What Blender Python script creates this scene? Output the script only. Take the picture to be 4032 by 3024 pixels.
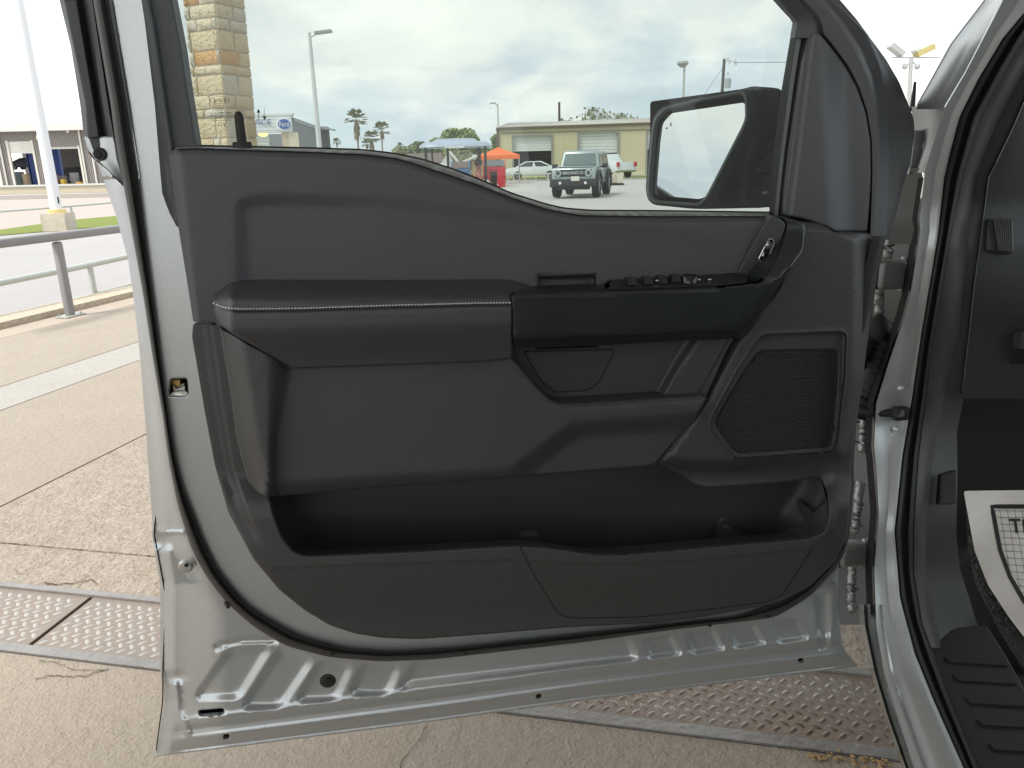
import bpy, bmesh, math, random
import numpy as np
from mathutils import Vector, Matrix
from mathutils.geometry import delaunay_2d_cdt
random.seed(7); rng = np.random.default_rng(7)
SC = bpy.context.scene
for o in list(bpy.data.objects): bpy.data.objects.remove(o)

# ------------------------------------------------------------------ camera
CAMZ, PITCH, ROLL, FPX = 1.42, math.radians(16.1), math.radians(1.4), 3029.0
cam_d = bpy.data.cameras.new("camera"); cam = bpy.data.objects.new("camera", cam_d)
SC.collection.objects.link(cam); SC.camera = cam
cam_d.sensor_width = 36.0; cam_d.lens = 36.0 * FPX / 4032.0
cam_d.clip_start = 0.02; cam_d.clip_end = 3000
CM = Matrix.Rotation(math.pi/2 - PITCH, 3, 'X') @ Matrix.Rotation(-ROLL, 3, 'Z')
cam.matrix_world = Matrix.Translation((0, 0, CAMZ)) @ CM.to_4x4()
cam_d.dof.use_dof = False
CMn = np.array(CM); C0 = np.array((0, 0, CAMZ))

# ------------------------------------------------------------------ world, sun, exposure
SUN_EL, SUN_AZ = math.radians(56), math.radians(-128)      # azimuth measured from +Y towards +X
SKY_GAIN = 0.59
world = bpy.data.worlds.new("World"); SC.world = world; world.use_nodes = True
wn, wl = world.node_tree.nodes, world.node_tree.links
wn.clear()
def _n(t, **k):
    n = wn.new(t)
    for a, v in k.items(): setattr(n, a, v)
    return n
w_out = _n('ShaderNodeOutputWorld'); w_bg = _n('ShaderNodeBackground')
w_sky = _n('ShaderNodeTexSky', sky_type='NISHITA', sun_disc=False, sun_elevation=SUN_EL, sun_rotation=SUN_AZ, air_density=1.3, dust_density=3.0)
w_tc = _n('ShaderNodeTexCoord'); w_sep = _n('ShaderNodeSeparateXYZ')
wl.new(w_tc.outputs['Generated'], w_sep.inputs[0])
w_add = _n('ShaderNodeMath', operation='ADD'); w_add.inputs[1].default_value = 0.34
w_max = _n('ShaderNodeMath', operation='MAXIMUM'); w_max.inputs[1].default_value = 0.0
wl.new(w_sep.outputs[2], w_max.inputs[0]); wl.new(w_max.outputs[0], w_add.inputs[0])
w_div = _n('ShaderNodeVectorMath', operation='DIVIDE'); w_cmb = _n('ShaderNodeCombineXYZ'); w_c2 = _n('ShaderNodeCombineXYZ')
wl.new(w_sep.outputs[0], w_cmb.inputs[0]); wl.new(w_sep.outputs[1], w_cmb.inputs[1]); w_cmb.inputs[2].default_value = 0.3
for i in range(3): wl.new(w_add.outputs[0], w_c2.inputs[i])
wl.new(w_cmb.outputs[0], w_div.inputs[0]); wl.new(w_c2.outputs[0], w_div.inputs[1])
def wnoise(scale, detail, rough, dist=0.0, off=(0, 0, 0)):
    m = _n('ShaderNodeVectorMath', operation='ADD'); m.inputs[1].default_value = off
    wl.new(w_div.outputs[0], m.inputs[0])
    n = _n('ShaderNodeTexNoise'); n.inputs['Scale'].default_value = scale; n.inputs['Detail'].default_value = detail
    n.inputs['Roughness'].default_value = rough; n.inputs['Distortion'].default_value = dist
    wl.new(m.outputs[0], n.inputs['Vector']); return n
n1 = wnoise(0.95, 10, 0.56, 0.25, (3.1, 1.7, 0)); n2 = wnoise(2.4, 9, 0.6, 0.5, (9.4, 4.2, 2)); n3 = wnoise(0.9, 6, 0.5, 0.1, (1.2, 8.3, 5))
def wramp(n, stops):
    r = _n('ShaderNodeValToRGB'); wl.new(n.outputs['Fac'], r.inputs[0]); e = r.color_ramp.elements
    e[0].position, e[0].color = stops[0][0], (*stops[0][1], 1); e[1].position, e[1].color = stops[-1][0], (*stops[-1][1], 1)
    for p, c in stops[1:-1]:
        x = e.new(p); x.color = (*c, 1)
    r.color_ramp.interpolation = 'EASE'; return r
# cloud radiance: blue grey bellies to cream tops
r1 = wramp(n1, [(0.40, (0.80, 0.91, 0.99)), (0.49, (0.94, 1.01, 1.06)), (0.56, (1.16, 1.17, 1.14)), (0.68, (1.32, 1.31, 1.25))])
r2 = wramp(n2, [(0.35, (0.90, 0.92, 0.94)), (0.62, (1.10, 1.09, 1.04))])
w_mul = _n('ShaderNodeMix', data_type='RGBA', blend_type='MULTIPLY'); w_mul.inputs[0].default_value = 1.0
wl.new(r1.outputs[0], w_mul.inputs[6]); wl.new(r2.outputs[0], w_mul.inputs[7])
w_sk = _n('ShaderNodeMix', data_type='RGBA', blend_type='MULTIPLY'); w_sk.inputs[0].default_value = 1.0
wl.new(w_sky.outputs[0], w_sk.inputs[6]); w_sk.inputs[7].default_value = (0.12, 0.12, 0.12, 1)
r3 = wramp(n3, [(0.50, (1, 1, 1)), (0.66, (0.72, 0.72, 0.72))])
w_mix = _n('ShaderNodeMix', data_type='RGBA'); wl.new(r3.outputs[0], w_mix.inputs[0])
wl.new(w_sk.outputs[2], w_mix.inputs[6]); wl.new(w_mul.outputs[2], w_mix.inputs[7])
wl.new(w_mix.outputs[2], w_bg.inputs[0]); w_bg.inputs[1].default_value = SKY_GAIN
wl.new(w_bg.outputs[0], w_out.inputs[0])
sun_d = bpy.data.lights.new("sun", 'SUN'); sun_d.energy = 1.5; sun_d.angle = math.radians(14); sun_d.color = (1, 0.95, 0.88)
sun = bpy.data.objects.new("sun", sun_d); SC.collection.objects.link(sun)
sd_ = Vector((math.sin(SUN_AZ)*math.cos(SUN_EL), math.cos(SUN_AZ)*math.cos(SUN_EL), math.sin(SUN_EL)))
sun.rotation_euler = sd_.to_track_quat('Z', 'Y').to_euler(); sun.location = (0, 0, 30)
vs = SC.view_settings; vs.view_transform = 'Standard'; vs.look = 'None'; vs.gamma = 1.0; vs.exposure = 1.42; vs.use_curve_mapping = False
SC.cycles.max_bounces = 8; SC.cycles.transparent_max_bounces = 12; SC.cycles.caustics_reflective = False; SC.cycles.caustics_refractive = False

# ------------------------------------------------------------------ photograph pixel -> place
def rays(P):
    P = np.atleast_2d(np.asarray(P, float))
    d = np.stack([(P[:, 0]-2016)/FPX, -(P[:, 1]-1512)/FPX, -np.ones(len(P))], 1)
    return d @ CMn.T
def on_plane(P, p0, n, off=0.0):
    d = rays(P); n = np.asarray(n); k = (np.dot(np.asarray(p0) - C0, n) + off) / (d @ n)
    return C0 + d * k[:, None]
def G(px, py, z=0.0): return Vector(on_plane((px, py), (0, 0, z), (0, 0, 1))[0])
def V(px, py, y): return Vector(on_plane((px, py), (0, y, 0), (0, 1, 0))[0])
_a, _b = G(607, 2980, .56), G(3378, 2622, .56)
DU = (_b - _a).normalized(); DN = Vector((DU.y, -DU.x, 0)); DP = _a.copy()
if DN.dot(Vector((0, 0, 0)) - DP) < 0: DN = -DN
def DD(P, o=0.0):                                        # on the door, o metres proud of its inner skin
    d = rays(P); n = np.array(DN); k = (np.dot(np.array(DP) - C0, n) + o) / (d @ n)
    return C0 + d * k[:, None]
def D(px, py, o=0.0): return Vector(DD((px, py), o)[0])
_s0, _s1 = G(3580, 3024, .55), G(3462, 2649, .55)
TF = (_s1 - _s0).normalized(); TR = Vector((TF.y, -TF.x, 0))       # truck forward, truck right

# ------------------------------------------------------------------ materials
MATS = {}
def mat(name, col, rough=.5, metal=0., var=None, bump=None, spec=.5, coat=0., extra=None):
    if name in MATS: return MATS[name]
    m = bpy.data.materials.new(name); m.use_nodes = True; nt = m.node_tree; b = nt.nodes['Principled BSDF']
    b.inputs['Base Color'].default_value = (*col, 1); b.inputs['Roughness'].default_value = rough
    b.inputs['Metallic'].default_value = metal; b.inputs['Specular IOR Level'].default_value = spec
    b.inputs['Coat Weight'].default_value = coat; b.inputs['Coat Roughness'].default_value = .08
    tc = nt.nodes.new('ShaderNodeTexCoord')
    def noise(scale, detail=4, rough_=.6, typ='ShaderNodeTexNoise'):
        n = nt.nodes.new(typ); n.inputs['Scale'].default_value = scale
        if typ == 'ShaderNodeTexNoise':
            n.inputs['Detail'].default_value = detail; n.inputs['Roughness'].default_value = rough_
        nt.links.new(tc.outputs['Object'], n.inputs['Vector']); return n
    last = None
    if var:
        for (sc, amt, tint) in var:
            n = noise(sc); r = nt.nodes.new('ShaderNodeMapRange'); r.inputs['From Min'].default_value = .3; r.inputs['From Max'].default_value = .7
            r.inputs['To Min'].default_value = 0; r.inputs['To Max'].default_value = amt
            nt.links.new(n.outputs['Fac'], r.inputs['Value'])
            x = nt.nodes.new('ShaderNodeMix'); x.data_type = 'RGBA'; nt.links.new(r.outputs[0], x.inputs[0])
            if last: nt.links.new(last.outputs[2], x.inputs[6])
            else: x.inputs[6].default_value = (*col, 1)
            x.inputs[7].default_value = (*tint, 1); last = x
        nt.links.new(last.outputs[2], b.inputs['Base Color'])
    if bump:
        prev = None
        for (sc, dist, typ) in bump:
            n = noise(sc, 3, .6, 'ShaderNodeTexVoronoi' if typ == 'v' else 'ShaderNodeTexNoise')
            bp = nt.nodes.new('ShaderNodeBump'); bp.inputs['Distance'].default_value = dist; bp.inputs['Strength'].default_value = 1
            nt.links.new(n.outputs['Distance' if typ == 'v' else 'Fac'], bp.inputs['Height'])
            if prev: nt.links.new(prev.outputs[0], bp.inputs['Normal'])
            prev = bp
        nt.links.new(prev.outputs[0], b.inputs['Normal'])
    if extra: extra(nt, b, tc)
    MATS[name] = m; return m
def emis(name, col, s=1.):
    m = mat(name, col); b = m.node_tree.nodes['Principled BSDF']
    b.inputs['Emission Color'].default_value = (*col, 1); b.inputs['Emission Strength'].default_value = s; return m
def weave(nt, b, tc, sc=1500, d=.00012, ang=0.35):
    mp = nt.nodes.new('ShaderNodeMapping'); mp.inputs['Rotation'].default_value = (0, ang, 0)
    nt.links.new(tc.outputs['Object'], mp.inputs[0]); hs = []
    for bd in ('X', 'Z'):
        w = nt.nodes.new('ShaderNodeTexWave'); w.bands_direction = bd; w.inputs['Scale'].default_value = sc/6.283; w.inputs['Distortion'].default_value = .6
        nt.links.new(mp.outputs[0], w.inputs['Vector']); hs.append(w)
    mx = nt.nodes.new('ShaderNodeMath'); mx.operation = 'MULTIPLY'
    nt.links.new(hs[0].outputs['Fac'], mx.inputs[0]); nt.links.new(hs[1].outputs['Fac'], mx.inputs[1])
    bp = nt.nodes.new('ShaderNodeBump'); bp.inputs['Distance'].default_value = d; bp.inputs['Strength'].default_value = 1
    nt.links.new(mx.outputs[0], bp.inputs['Height']); nt.links.new(bp.outputs[0], b.inputs['Normal'])
    r = nt.nodes.new('ShaderNodeMapRange'); r.inputs['To Min'].default_value = .75; r.inputs['To Max'].default_value = 1.35
    nt.links.new(mx.outputs[0], r.inputs['Value'])
    x = nt.nodes.new('ShaderNodeMix'); x.data_type = 'RGBA'; x.blend_type = 'MULTIPLY'; x.inputs[0].default_value = 1
    x.inputs[6].default_value = b.inputs['Base Color'].default_value; nt.links.new(r.outputs[0], x.inputs[7]); nt.links.new(x.outputs[2], b.inputs['Base Color'])

def flakes(nt, b, tc):
    n = nt.nodes.new('ShaderNodeTexVoronoi'); n.inputs['Scale'].default_value = 900
    nt.links.new(tc.outputs['Object'], n.inputs['Vector'])
    r = nt.nodes.new('ShaderNodeMapRange'); r.inputs['To Min'].default_value = .34; r.inputs['To Max'].default_value = .52
    s = nt.nodes.new('ShaderNodeSeparateColor'); nt.links.new(n.outputs['Color'], s.inputs[0]); nt.links.new(s.outputs[0], r.inputs['Value'])
    nt.links.new(r.outputs[0], b.inputs['Roughness'])
M_SIL = mat('silver_paint', (.50, .525, .545), .34, .66, var=[(260, .6, (.42, .445, .462)), (1.3, .4, (.54, .565, .58))], bump=[(900, .00006, 'n')], coat=.25)
M_SILD = mat('silver_paint_gloss', (.42, .44, .44), .25, .7, coat=.6, bump=[(60, .0004, 'n')])
M_PANEL = mat('charcoal_plastic', (.045, .045, .048), .48, var=[(420, .35, (.065, .065, .070)), (5, .4, (.053, .052, .053)), (40, .25, (.059, .059, .062))], bump=[(750, .00025, 'v')], spec=.45)
M_WEAVE = mat('charcoal_weave', (.080, .081, .090), .6, spec=.45, extra=lambda a, b, c: weave(a, b, c, 900, .00022, .3))
M_WEAVE2 = mat('charcoal_ribbed', (.060, .058, .059), .55, spec=.4, extra=lambda a, b, c: weave(a, b, c, 520, .0004, .15))
M_LEATH = mat('black_leather', (.042, .043, .048), .42, var=[(620, .35, (.060, .061, .068))], bump=[(620, .0003, 'v'), (60, .0002, 'n')], spec=.5)
M_SATIN = mat('satin_black', (.017, .020, .021), .36, var=[(3, .3, (.022, .024, .025))], spec=.4)
M_GLOSS = mat('gloss_black', (.012, .012, .013), .12)
M_RUB = mat('black_rubber', (.022, .022, .022), .6, bump=[(150, .0006, 'n')], spec=.35)
M_SEAL = mat('brown_black_seal', (.040, .037, .036), .55, bump=[(300, .0002, 'n')], spec=.45)
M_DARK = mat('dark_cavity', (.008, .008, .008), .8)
M_FRAME = mat('black_frame_paint', (.050, .053, .060), .5, var=[(300, .3, (.062, .064, .072))], spec=.45)
M_FRAMEL = mat('grey_frame_plastic', (.085, .088, .093), .5, spec=.45)
M_STEEL = mat('zinc_steel', (.55, .54, .52), .35, .9, bump=[(120, .0004, 'n')])
M_WHITE = mat('white_print', (.75, .76, .76), .6)
M_THREAD = mat('grey_thread', (.62, .62, .60), .8)

# ------------------------------------------------------------------ object helpers
COL = SC.collection
def wloc(o):
    v = Vector((0, 0, 0))
    while o: v += o.location; o = o.parent
    return v
def finish(o, parent=None, label=None, cat=None, group=None, kind=None):
    if parent is not None: o.parent = parent
    if label: o['label'] = label
    if cat: o['category'] = cat
    if group: o['group'] = group
    if kind: o['kind'] = kind
    return o
def mesh_obj(name, verts, faces, m, parent=None, smooth=None, mats=None, fmat=None, **tags):
    verts = np.asarray(verts, float)
    c = (verts.min(0) + verts.max(0)) / 2; c[2] = verts[:, 2].min()
    me = bpy.data.meshes.new(name); me.from_pydata([tuple(v) for v in (verts - c)], [], [tuple(f) for f in faces]); me.update()
    o = bpy.data.objects.new(name, me); COL.objects.link(o)
    for x in (mats or [m]): me.materials.append(x)
    if fmat is not None: me.polygons.foreach_set('material_index', fmat)
    if smooth is not None:
        me.polygons.foreach_set('use_smooth', [True]*len(me.polygons))
        if smooth < 180: me.set_sharp_from_angle(angle=math.radians(smooth))
    o.location = Vector(c) - (wloc(parent) if parent else Vector((0, 0, 0)))
    return finish(o, parent, **tags)
def empty(name, loc, parent=None, **tags):
    o = bpy.data.objects.new(name, None); COL.objects.link(o); o.empty_display_size = .1
    o.location = Vector(loc) - (wloc(parent) if parent else Vector((0, 0, 0))); return finish(o, parent, **tags)
class MB:
    def __init__(s): s.v = []; s.f = []; s.m = []
    def add(s, vs_, fs, mi=0):
        k = len(s.v); s.v += [tuple(v) for v in vs_]; s.f += [tuple(i + k for i in f) for f in fs]; s.m += [mi]*len(fs); return s
    def box(s, c, sz, R=None, mi=0, top=None):
        c = Vector(c); hx, hy, hz = sz[0]/2, sz[1]/2, sz[2]/2; tx, ty = (hx, hy) if top is None else (top[0]/2, top[1]/2)
        P = [(-hx, -hy, -hz), (hx, -hy, -hz), (hx, hy, -hz), (-hx, hy, -hz), (-tx, -ty, hz), (tx, -ty, hz), (tx, ty, hz), (-tx, ty, hz)]
        P = [c + (R @ Vector(p) if R else Vector(p)) for p in P]
        return s.add(P, [(0, 3, 2, 1), (4, 5, 6, 7), (0, 1, 5, 4), (1, 2, 6, 5), (2, 3, 7, 6), (3, 0, 4, 7)], mi)
    def tube(s, pts, r, n=8, mi=0, cap=True):
        pts = [Vector(p) for p in pts]; rs = r if hasattr(r, '__len__') else [r]*len(pts); rings = []
        for i, p in enumerate(pts):
            t = (pts[min(i+1, len(pts)-1)] - pts[max(i-1, 0)]).normalized()
            a = Vector((0, 0, 1)) if abs(t.z) < .9 else Vector((1, 0, 0)); x = t.cross(a).normalized(); y = t.cross(x)
            rings.append([p + (x*math.cos(q) + y*math.sin(q))*rs[i] for q in [2*math.pi*j/n for j in range(n)]])
        k = len(s.v); s.v += [tuple(v) for rg in rings for v in rg]
        for i in range(len(pts)-1):
            for j in range(n):
                s.f.append((k+i*n+j, k+i*n+(j+1) % n, k+(i+1)*n+(j+1) % n, k+(i+1)*n+j)); s.m.append(mi)
        if cap:
            s.f.append(tuple(k+j for j in range(n))[::-1]); s.f.append(tuple(k+(len(pts)-1)*n+j for j in range(n))); s.m += [mi, mi]
        return s
    def prism(s, poly, d, mi=0):                         # 3D polygon extruded by vector d
        poly = [Vector(p) for p in poly]; n = len(poly); d = Vector(d)
        return s.add(poly + [p + d for p in poly], [tuple(range(n))[::-1], tuple(range(n, 2*n))] + [(i, (i+1) % n, n+(i+1) % n, n+i) for i in range(n)], mi)
    def ball(s, c, r, nu=10, nv=6, mi=0, R=None):
        r = r if hasattr(r, '__len__') else (r, r, r); c = Vector(c); P = []
        for i in range(nv+1):
            th = math.pi*i/nv
            for j in range(nu):
                ph = 2*math.pi*j/nu; q = Vector((r[0]*math.sin(th)*math.cos(ph), r[1]*math.sin(th)*math.sin(ph), r[2]*math.cos(th)))
                P.append(c + (R @ q if R else q))
        F = [(i*nu+j, i*nu+(j+1) % nu, (i+1)*nu+(j+1) % nu, (i+1)*nu+j) for i in range(nv) for j in range(nu)]
        return s.add(P, [f[::-1] for f in F], mi)
    def build(s, name, m, parent=None, smooth=None, mats=None, **t):
        return mesh_obj(name, s.v, s.f, m, parent, smooth, mats, s.m if mats else None, **t)

# -------- relief patches traced in the plane of the door
def sd_poly(P, poly):
    P = np.asarray(P, float); A = np.asarray(poly, float); B = np.roll(A, -1, 0); out = np.empty(len(P))
    for s in range(0, len(P), 20000):
        p = P[s:s+20000, None, :]; e = B - A; w = p - A
        t = np.clip((w*e).sum(2)/np.maximum((e*e).sum(1), 1e-9), 0, 1); d = np.sqrt(((w - e*t[..., None])**2).sum(2)).min(1)
        c1 = (p[..., 1] >= A[:, 1]); c2 = (p[..., 1] < B[:, 1]); cr = e[:, 0]*w[..., 1] - e[:, 1]*w[..., 0]
        wn_ = ((c1 & c2 & (cr > 0)).sum(1) - ((~c1) & (~c2) & (cr < 0)).sum(1)); out[s:s+20000] = np.where(wn_ != 0, d, -d)
    return out
def d_line(P, line):
    P = np.asarray(P, float); A = np.asarray(line[:-1], float); B = np.asarray(line[1:], float); p = P[:, None, :]; e = B-A; w = p-A
    t = np.clip((w*e).sum(2)/np.maximum((e*e).sum(1), 1e-9), 0, 1); return np.sqrt(((w-e*t[..., None])**2).sum(2)).min(1)
def sst(x): x = np.clip(x, 0, 1); return x*x*(3-2*x)
def rnd(pts, r, n=4, closed=True):
    pts = [np.array(p, float) for p in pts]; out = []; N = len(pts)
    for i, p in enumerate(pts):
        if not closed and i in (0, N-1): out.append(p); continue
        a, b = pts[i-1], pts[(i+1) % N]; la, lb = np.linalg.norm(a-p), np.linalg.norm(b-p); q = min(r, la*.45, lb*.45)
        s, e = p+(a-p)/la*q, p+(b-p)/lb*q
        for k in range(n+1):
            t = k/n; out.append((1-t)**2*s + 2*t*(1-t)*p + t*t*e)
    return np.array(out)
def dens(pts, step, closed=True):
    out = []; N = len(pts)
    for i in range(N if closed else N-1):
        a, b = pts[i], pts[(i+1) % N]; n = max(1, int(np.linalg.norm(b-a)/step))
        for k in range(n): out.append(a+(b-a)*k/n)
    if not closed: out.append(pts[-1])
    return np.array(out)
def area(p): return .5*np.sum(p[:, 0]*np.roll(p[:, 1], -1)-np.roll(p[:, 0], -1)*p[:, 1])
TIMES = []
def patch(*a, **k):
    import time; t = time.time(); o = patch_(*a, **k); TIMES.append((round(time.time()-t, 2), a[0], len(o.data.vertices))); return o
def patch_(name, outline, o0, m, parent, h=None, grid=26, r=8, rd=.003, skirt=.02, fil=12, holes=(), lines=(), feat=(), place=DD, nrm=None, smooth=40, step=None, hskirt=None, **tags):
    """outline in photograph pixels; o0 + h(P) metres proud of the plane; edge rounded over r px by rd m; skirt m deep"""
    nrm = np.array(nrm if nrm is not None else DN); step = step or max(8, grid*.7)
    coarse = [rnd(outline, fil)] + [rnd(q, fil) for q in holes]; loops = [dens(q, step) for q in coarse]
    if area(loops[0]) < 0: loops[0] = loops[0][::-1]
    def sdf(P):
        d = sd_poly(P, coarse[0])
        for q in coarse[1:]: d = np.minimum(d, -sd_poly(P, q))
        return d
    pts = []; edges = []
    for lp in loops:
        k = len(pts); pts += list(lp); edges += [(k+i, k+(i+1) % len(lp)) for i in range(len(lp))]
    nb = len(pts); inner = []
    for ro in ([r*.25, r*.6, r*1.05, r*1.8] if r > 0 else []):
        for lp in loops:
            t = np.roll(lp, -1, 0)-np.roll(lp, 1, 0); nn = np.stack([-t[:, 1], t[:, 0]], 1); nn /= np.maximum(np.linalg.norm(nn, axis=1), 1e-9)[:, None]
            for s in (1, -1):
                c = lp+nn*ro*s; d = sdf(c); inner += list(c[np.abs(d-ro) < ro*.15])
    ext = []
    for ln in lines: ext += list(dens(np.array(ln[0], float), step*.8, False))
    for q, offs in feat:
        lp = dens(rnd(q, 20), step*.9); t = np.roll(lp, -1, 0)-np.roll(lp, 1, 0); nn = np.stack([-t[:, 1], t[:, 0]], 1); nn /= np.maximum(np.linalg.norm(nn, axis=1), 1e-9)[:, None]
        if area(lp) < 0: nn = -nn
        for d in offs: ext += list(lp+nn*d)
    if ext:
        ext = np.array(ext); ext = ext[sdf(ext) > max(r, 2)]; inner += list(ext)
    mn, mx = loops[0].min(0), loops[0].max(0); gx = np.arange(mn[0], mx[0], grid); gy = np.arange(mn[1], mx[1], grid*.9)
    X, Y = np.meshgrid(gx, gy); X = X + (np.arange(len(gy)) % 2)[:, None]*grid*.5; g = np.stack([X.ravel(), Y.ravel()], 1)
    g = g[sdf(g) > max(r*2.2, grid*.35)]
    if len(ext):
        cell = set(map(tuple, np.floor(ext/(grid*.55)).astype(int))); gc = np.floor(g/(grid*.55)).astype(int)
        g = g[np.array([tuple(c) not in cell for c in gc], bool)] if len(g) else g
    allp = np.array(pts+inner+list(g)); 
    # drop near duplicates among the inner points
    key = np.round(allp/3.0).astype(int); _, idx = np.unique(key[nb:], axis=0, return_index=True)
    allp = np.vstack([allp[:nb], allp[nb:][np.sort(idx)]])
    res = delaunay_2d_cdt([Vector(p) for p in allp], edges, [], 0, 1e-4)
    vco = np.array([tuple(v) for v in res[0]]); F = [f for f in res[2]]
    cen = np.array([vco[list(f)].mean(0) for f in F]); keep = sdf(cen) > 0; F = [f for f, k in zip(F, keep) if k]
    def height(P):
        o = np.full(len(P), float(o0))
        if h is not None: o += h(P)
        if r > 0:
            q = np.minimum(1-np.clip(sdf(P), 0, r)/r, .96); o -= rd*(1-np.sqrt(np.maximum(0, 1-q*q)))
        return o
    W = place(vco, height(vco)); VN = None
    if smooth is not None and (h is not None or r > 0):
        e = 1.5; ax = place(vco+(e, 0), height(vco+(e, 0)))-place(vco-(e, 0), height(vco-(e, 0))); ay = place(vco+(0, e), height(vco+(0, e)))-place(vco-(0, e), height(vco-(0, e)))
        VN = np.cross(ax, ay); VN /= np.maximum(np.linalg.norm(VN, axis=1), 1e-12)[:, None]; VN[VN @ nrm < 0] *= -1
    nfront = len(F)
    F = [f[::-1] for f in F]
    Fa = np.array([f[:3] for f in F]); n0 = np.cross(W[Fa[:, 1]]-W[Fa[:, 0]], W[Fa[:, 2]]-W[Fa[:, 0]]).sum(0)
    if np.dot(n0, nrm) < 0: F = [f[::-1] for f in F]
    if skirt > 0:
        ec = {}
        for f in F:
            for i in range(len(f)): ec.setdefault((f[i], f[(i+1) % len(f)]), 0)
        be = [e for e in ec if (e[1], e[0]) not in ec]; bv = sorted({i for e in be for i in e}); mp = {}
        W2 = W[bv]-nrm*skirt; k = len(W); mp = {v: k+i for i, v in enumerate(bv)}
        if hskirt is not None:
            for i, v in enumerate(bv):
                if len(loops[0]) <= v < nb: W2[i] = W[v]-nrm*hskirt
        W = np.vstack([W, W2])
        F = list(F)+[(b, a, mp[a], mp[b]) for a, b in be]
    ob = mesh_obj(name, W, F, m, parent, None if VN is not None else smooth, **tags)
    if VN is not None:
        me = ob.data; me.polygons.foreach_set('use_smooth', [True]*len(me.polygons)); li = np.empty(len(me.loops), int); me.loops.foreach_get('vertex_index', li)
        ls = np.empty(len(me.polygons), int); me.polygons.foreach_get('loop_start', ls); lt_ = np.empty(len(me.polygons), int); me.polygons.foreach_get('loop_total', lt_)
        fn = np.empty(len(me.polygons)*3); me.polygons.foreach_get('normal', fn); fn = fn.reshape(-1, 3); pf = np.repeat(np.arange(len(ls)), lt_)
        LN = np.where((pf < nfront)[:, None], VN[np.minimum(li, len(VN)-1)], fn[pf]); me.normals_split_custom_set([tuple(v) for v in LN])
    return ob
def place_at(p0, n):
    def f(P, o): 
        d = rays(P); nn = np.array(n); k = (np.dot(np.array(p0)-C0, nn)+o)/(d @ nn); return C0+d*k[:, None]
    return f
def loft(name, cols, offs, m, parent, y0, y1, dy=30, place=DD, smooth=50, flip=False, mats=None, cm=None, **tags):
    """cols: list of [(y,x)..]; offs: o per column (number or [(y,o)..]); one sheet across the columns"""
    ys = np.arange(y0, y1+dy*.5, dy); n = len(cols); W = []
    for c, o in zip(cols, offs):
        c = sorted(c); x = np.interp(ys, [q[0] for q in c], [q[1] for q in c])
        if c[0][0] > y0:                                  # extend linearly upwards
            s = (c[1][1]-c[0][1])/(c[1][0]-c[0][0]); k = ys < c[0][0]; x[k] = c[0][1]+(ys[k]-c[0][0])*s
        oo = np.interp(ys, [q[0] for q in o], [q[1] for q in o]) if hasattr(o, '__len__') else np.full(len(ys), o)
        W.append(place(np.stack([x, ys], 1), oo))
    W = np.array(W); R_ = len(ys); F = []; fm = []
    for i in range(n-1):
        for j in range(R_-1):
            f = (i*R_+j, i*R_+j+1, (i+1)*R_+j+1, (i+1)*R_+j); F.append(f[::-1] if flip else f); fm.append(cm[i] if cm else 0)
    return mesh_obj(name, W.reshape(-1, 3), F, m, parent, smooth, mats, fm if mats else None, **tags)
def text_obj(s, P, ux, uy, h, m, parent, name='lettering', ex=.0004, spacing=1.0, width=None, **tags):
    cu = bpy.data.curves.new('t', 'FONT'); cu.body = s; cu.size = 1; cu.align_x = 'CENTER'; cu.align_y = 'CENTER'; cu.space_character = spacing; cu.extrude = 0; cu.resolution_u = 3
    t = bpy.data.objects.new('t', cu); COL.objects.link(t); dg = bpy.context.evaluated_depsgraph_get(); me = bpy.data.meshes.new_from_object(t.evaluated_get(dg))
    v = np.array([tuple(q.co) for q in me.vertices]); F = [tuple(p.vertices) for p in me.polygons]
    bpy.data.objects.remove(t); bpy.data.curves.remove(cu)
    v[:, :2] -= (v[:, :2].min(0)+v[:, :2].max(0))/2; sc = h/max(1e-6, (v[:, 1].max()-v[:, 1].min())); sx = sc if width is None else width/(v[:, 0].max()-v[:, 0].min())
    ux = np.array(Vector(ux).normalized()); uy = np.array(Vector(uy).normalized()); nn = np.cross(ux, uy)
    W = np.array(P)+v[:, :1]*sx*ux+v[:, 1:2]*sc*uy+nn*ex
    return mesh_obj(name, W, F, m, parent, **tags)
# ================================================================== the truck and its open door
truck = empty('pickup_truck', G(3500, 2600, 0), label='silver pickup truck with its driver door swung wide open', cat='truck')
BOT = [(607, 2980), (1000, 2932), (1700, 2842), (2300, 2758), (2900, 2684), (3378, 2625)]
LEFT = [(366, 624), (389, 655), (414, 727), (458, 851), (504, 1021), (527, 1181), (550, 1387), (575, 1698), (595, 1995), (600, 2070), (597, 2090), (609, 2180), (630, 2290), (630, 2629), (636, 2681), (646, 2759), (628, 2880)]
SEALL = [(366, 0), (436, 412), (455, 560), (481, 700), (522, 929), (563, 1158), (600, 1400), (641, 1638), (664, 1812), (701, 1995), (753, 2160), (808, 2264), (886, 2368), (990, 2462), (1118, 2541), (1294, 2588), (1500, 2605), (1705, 2597), (2300, 2529), (2646, 2480), (3053, 2432), (3188, 2351), (3297, 2236), (3331, 2168)]
SEALR = [(428, 0), (500, 412), (522, 560), (545, 700), (577, 975), (600, 1158), (637, 1451), (669, 1684), (696, 1835), (724, 1936), (813, 2160), (860, 2254), (964, 2379), (1042, 2431), (1176, 2505), (1353, 2552), (1529, 2564), (1764, 2552), (2300, 2493), (2578, 2463), (2917, 2425), (3150, 2330), (3262, 2210), (3318, 2110)]
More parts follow.
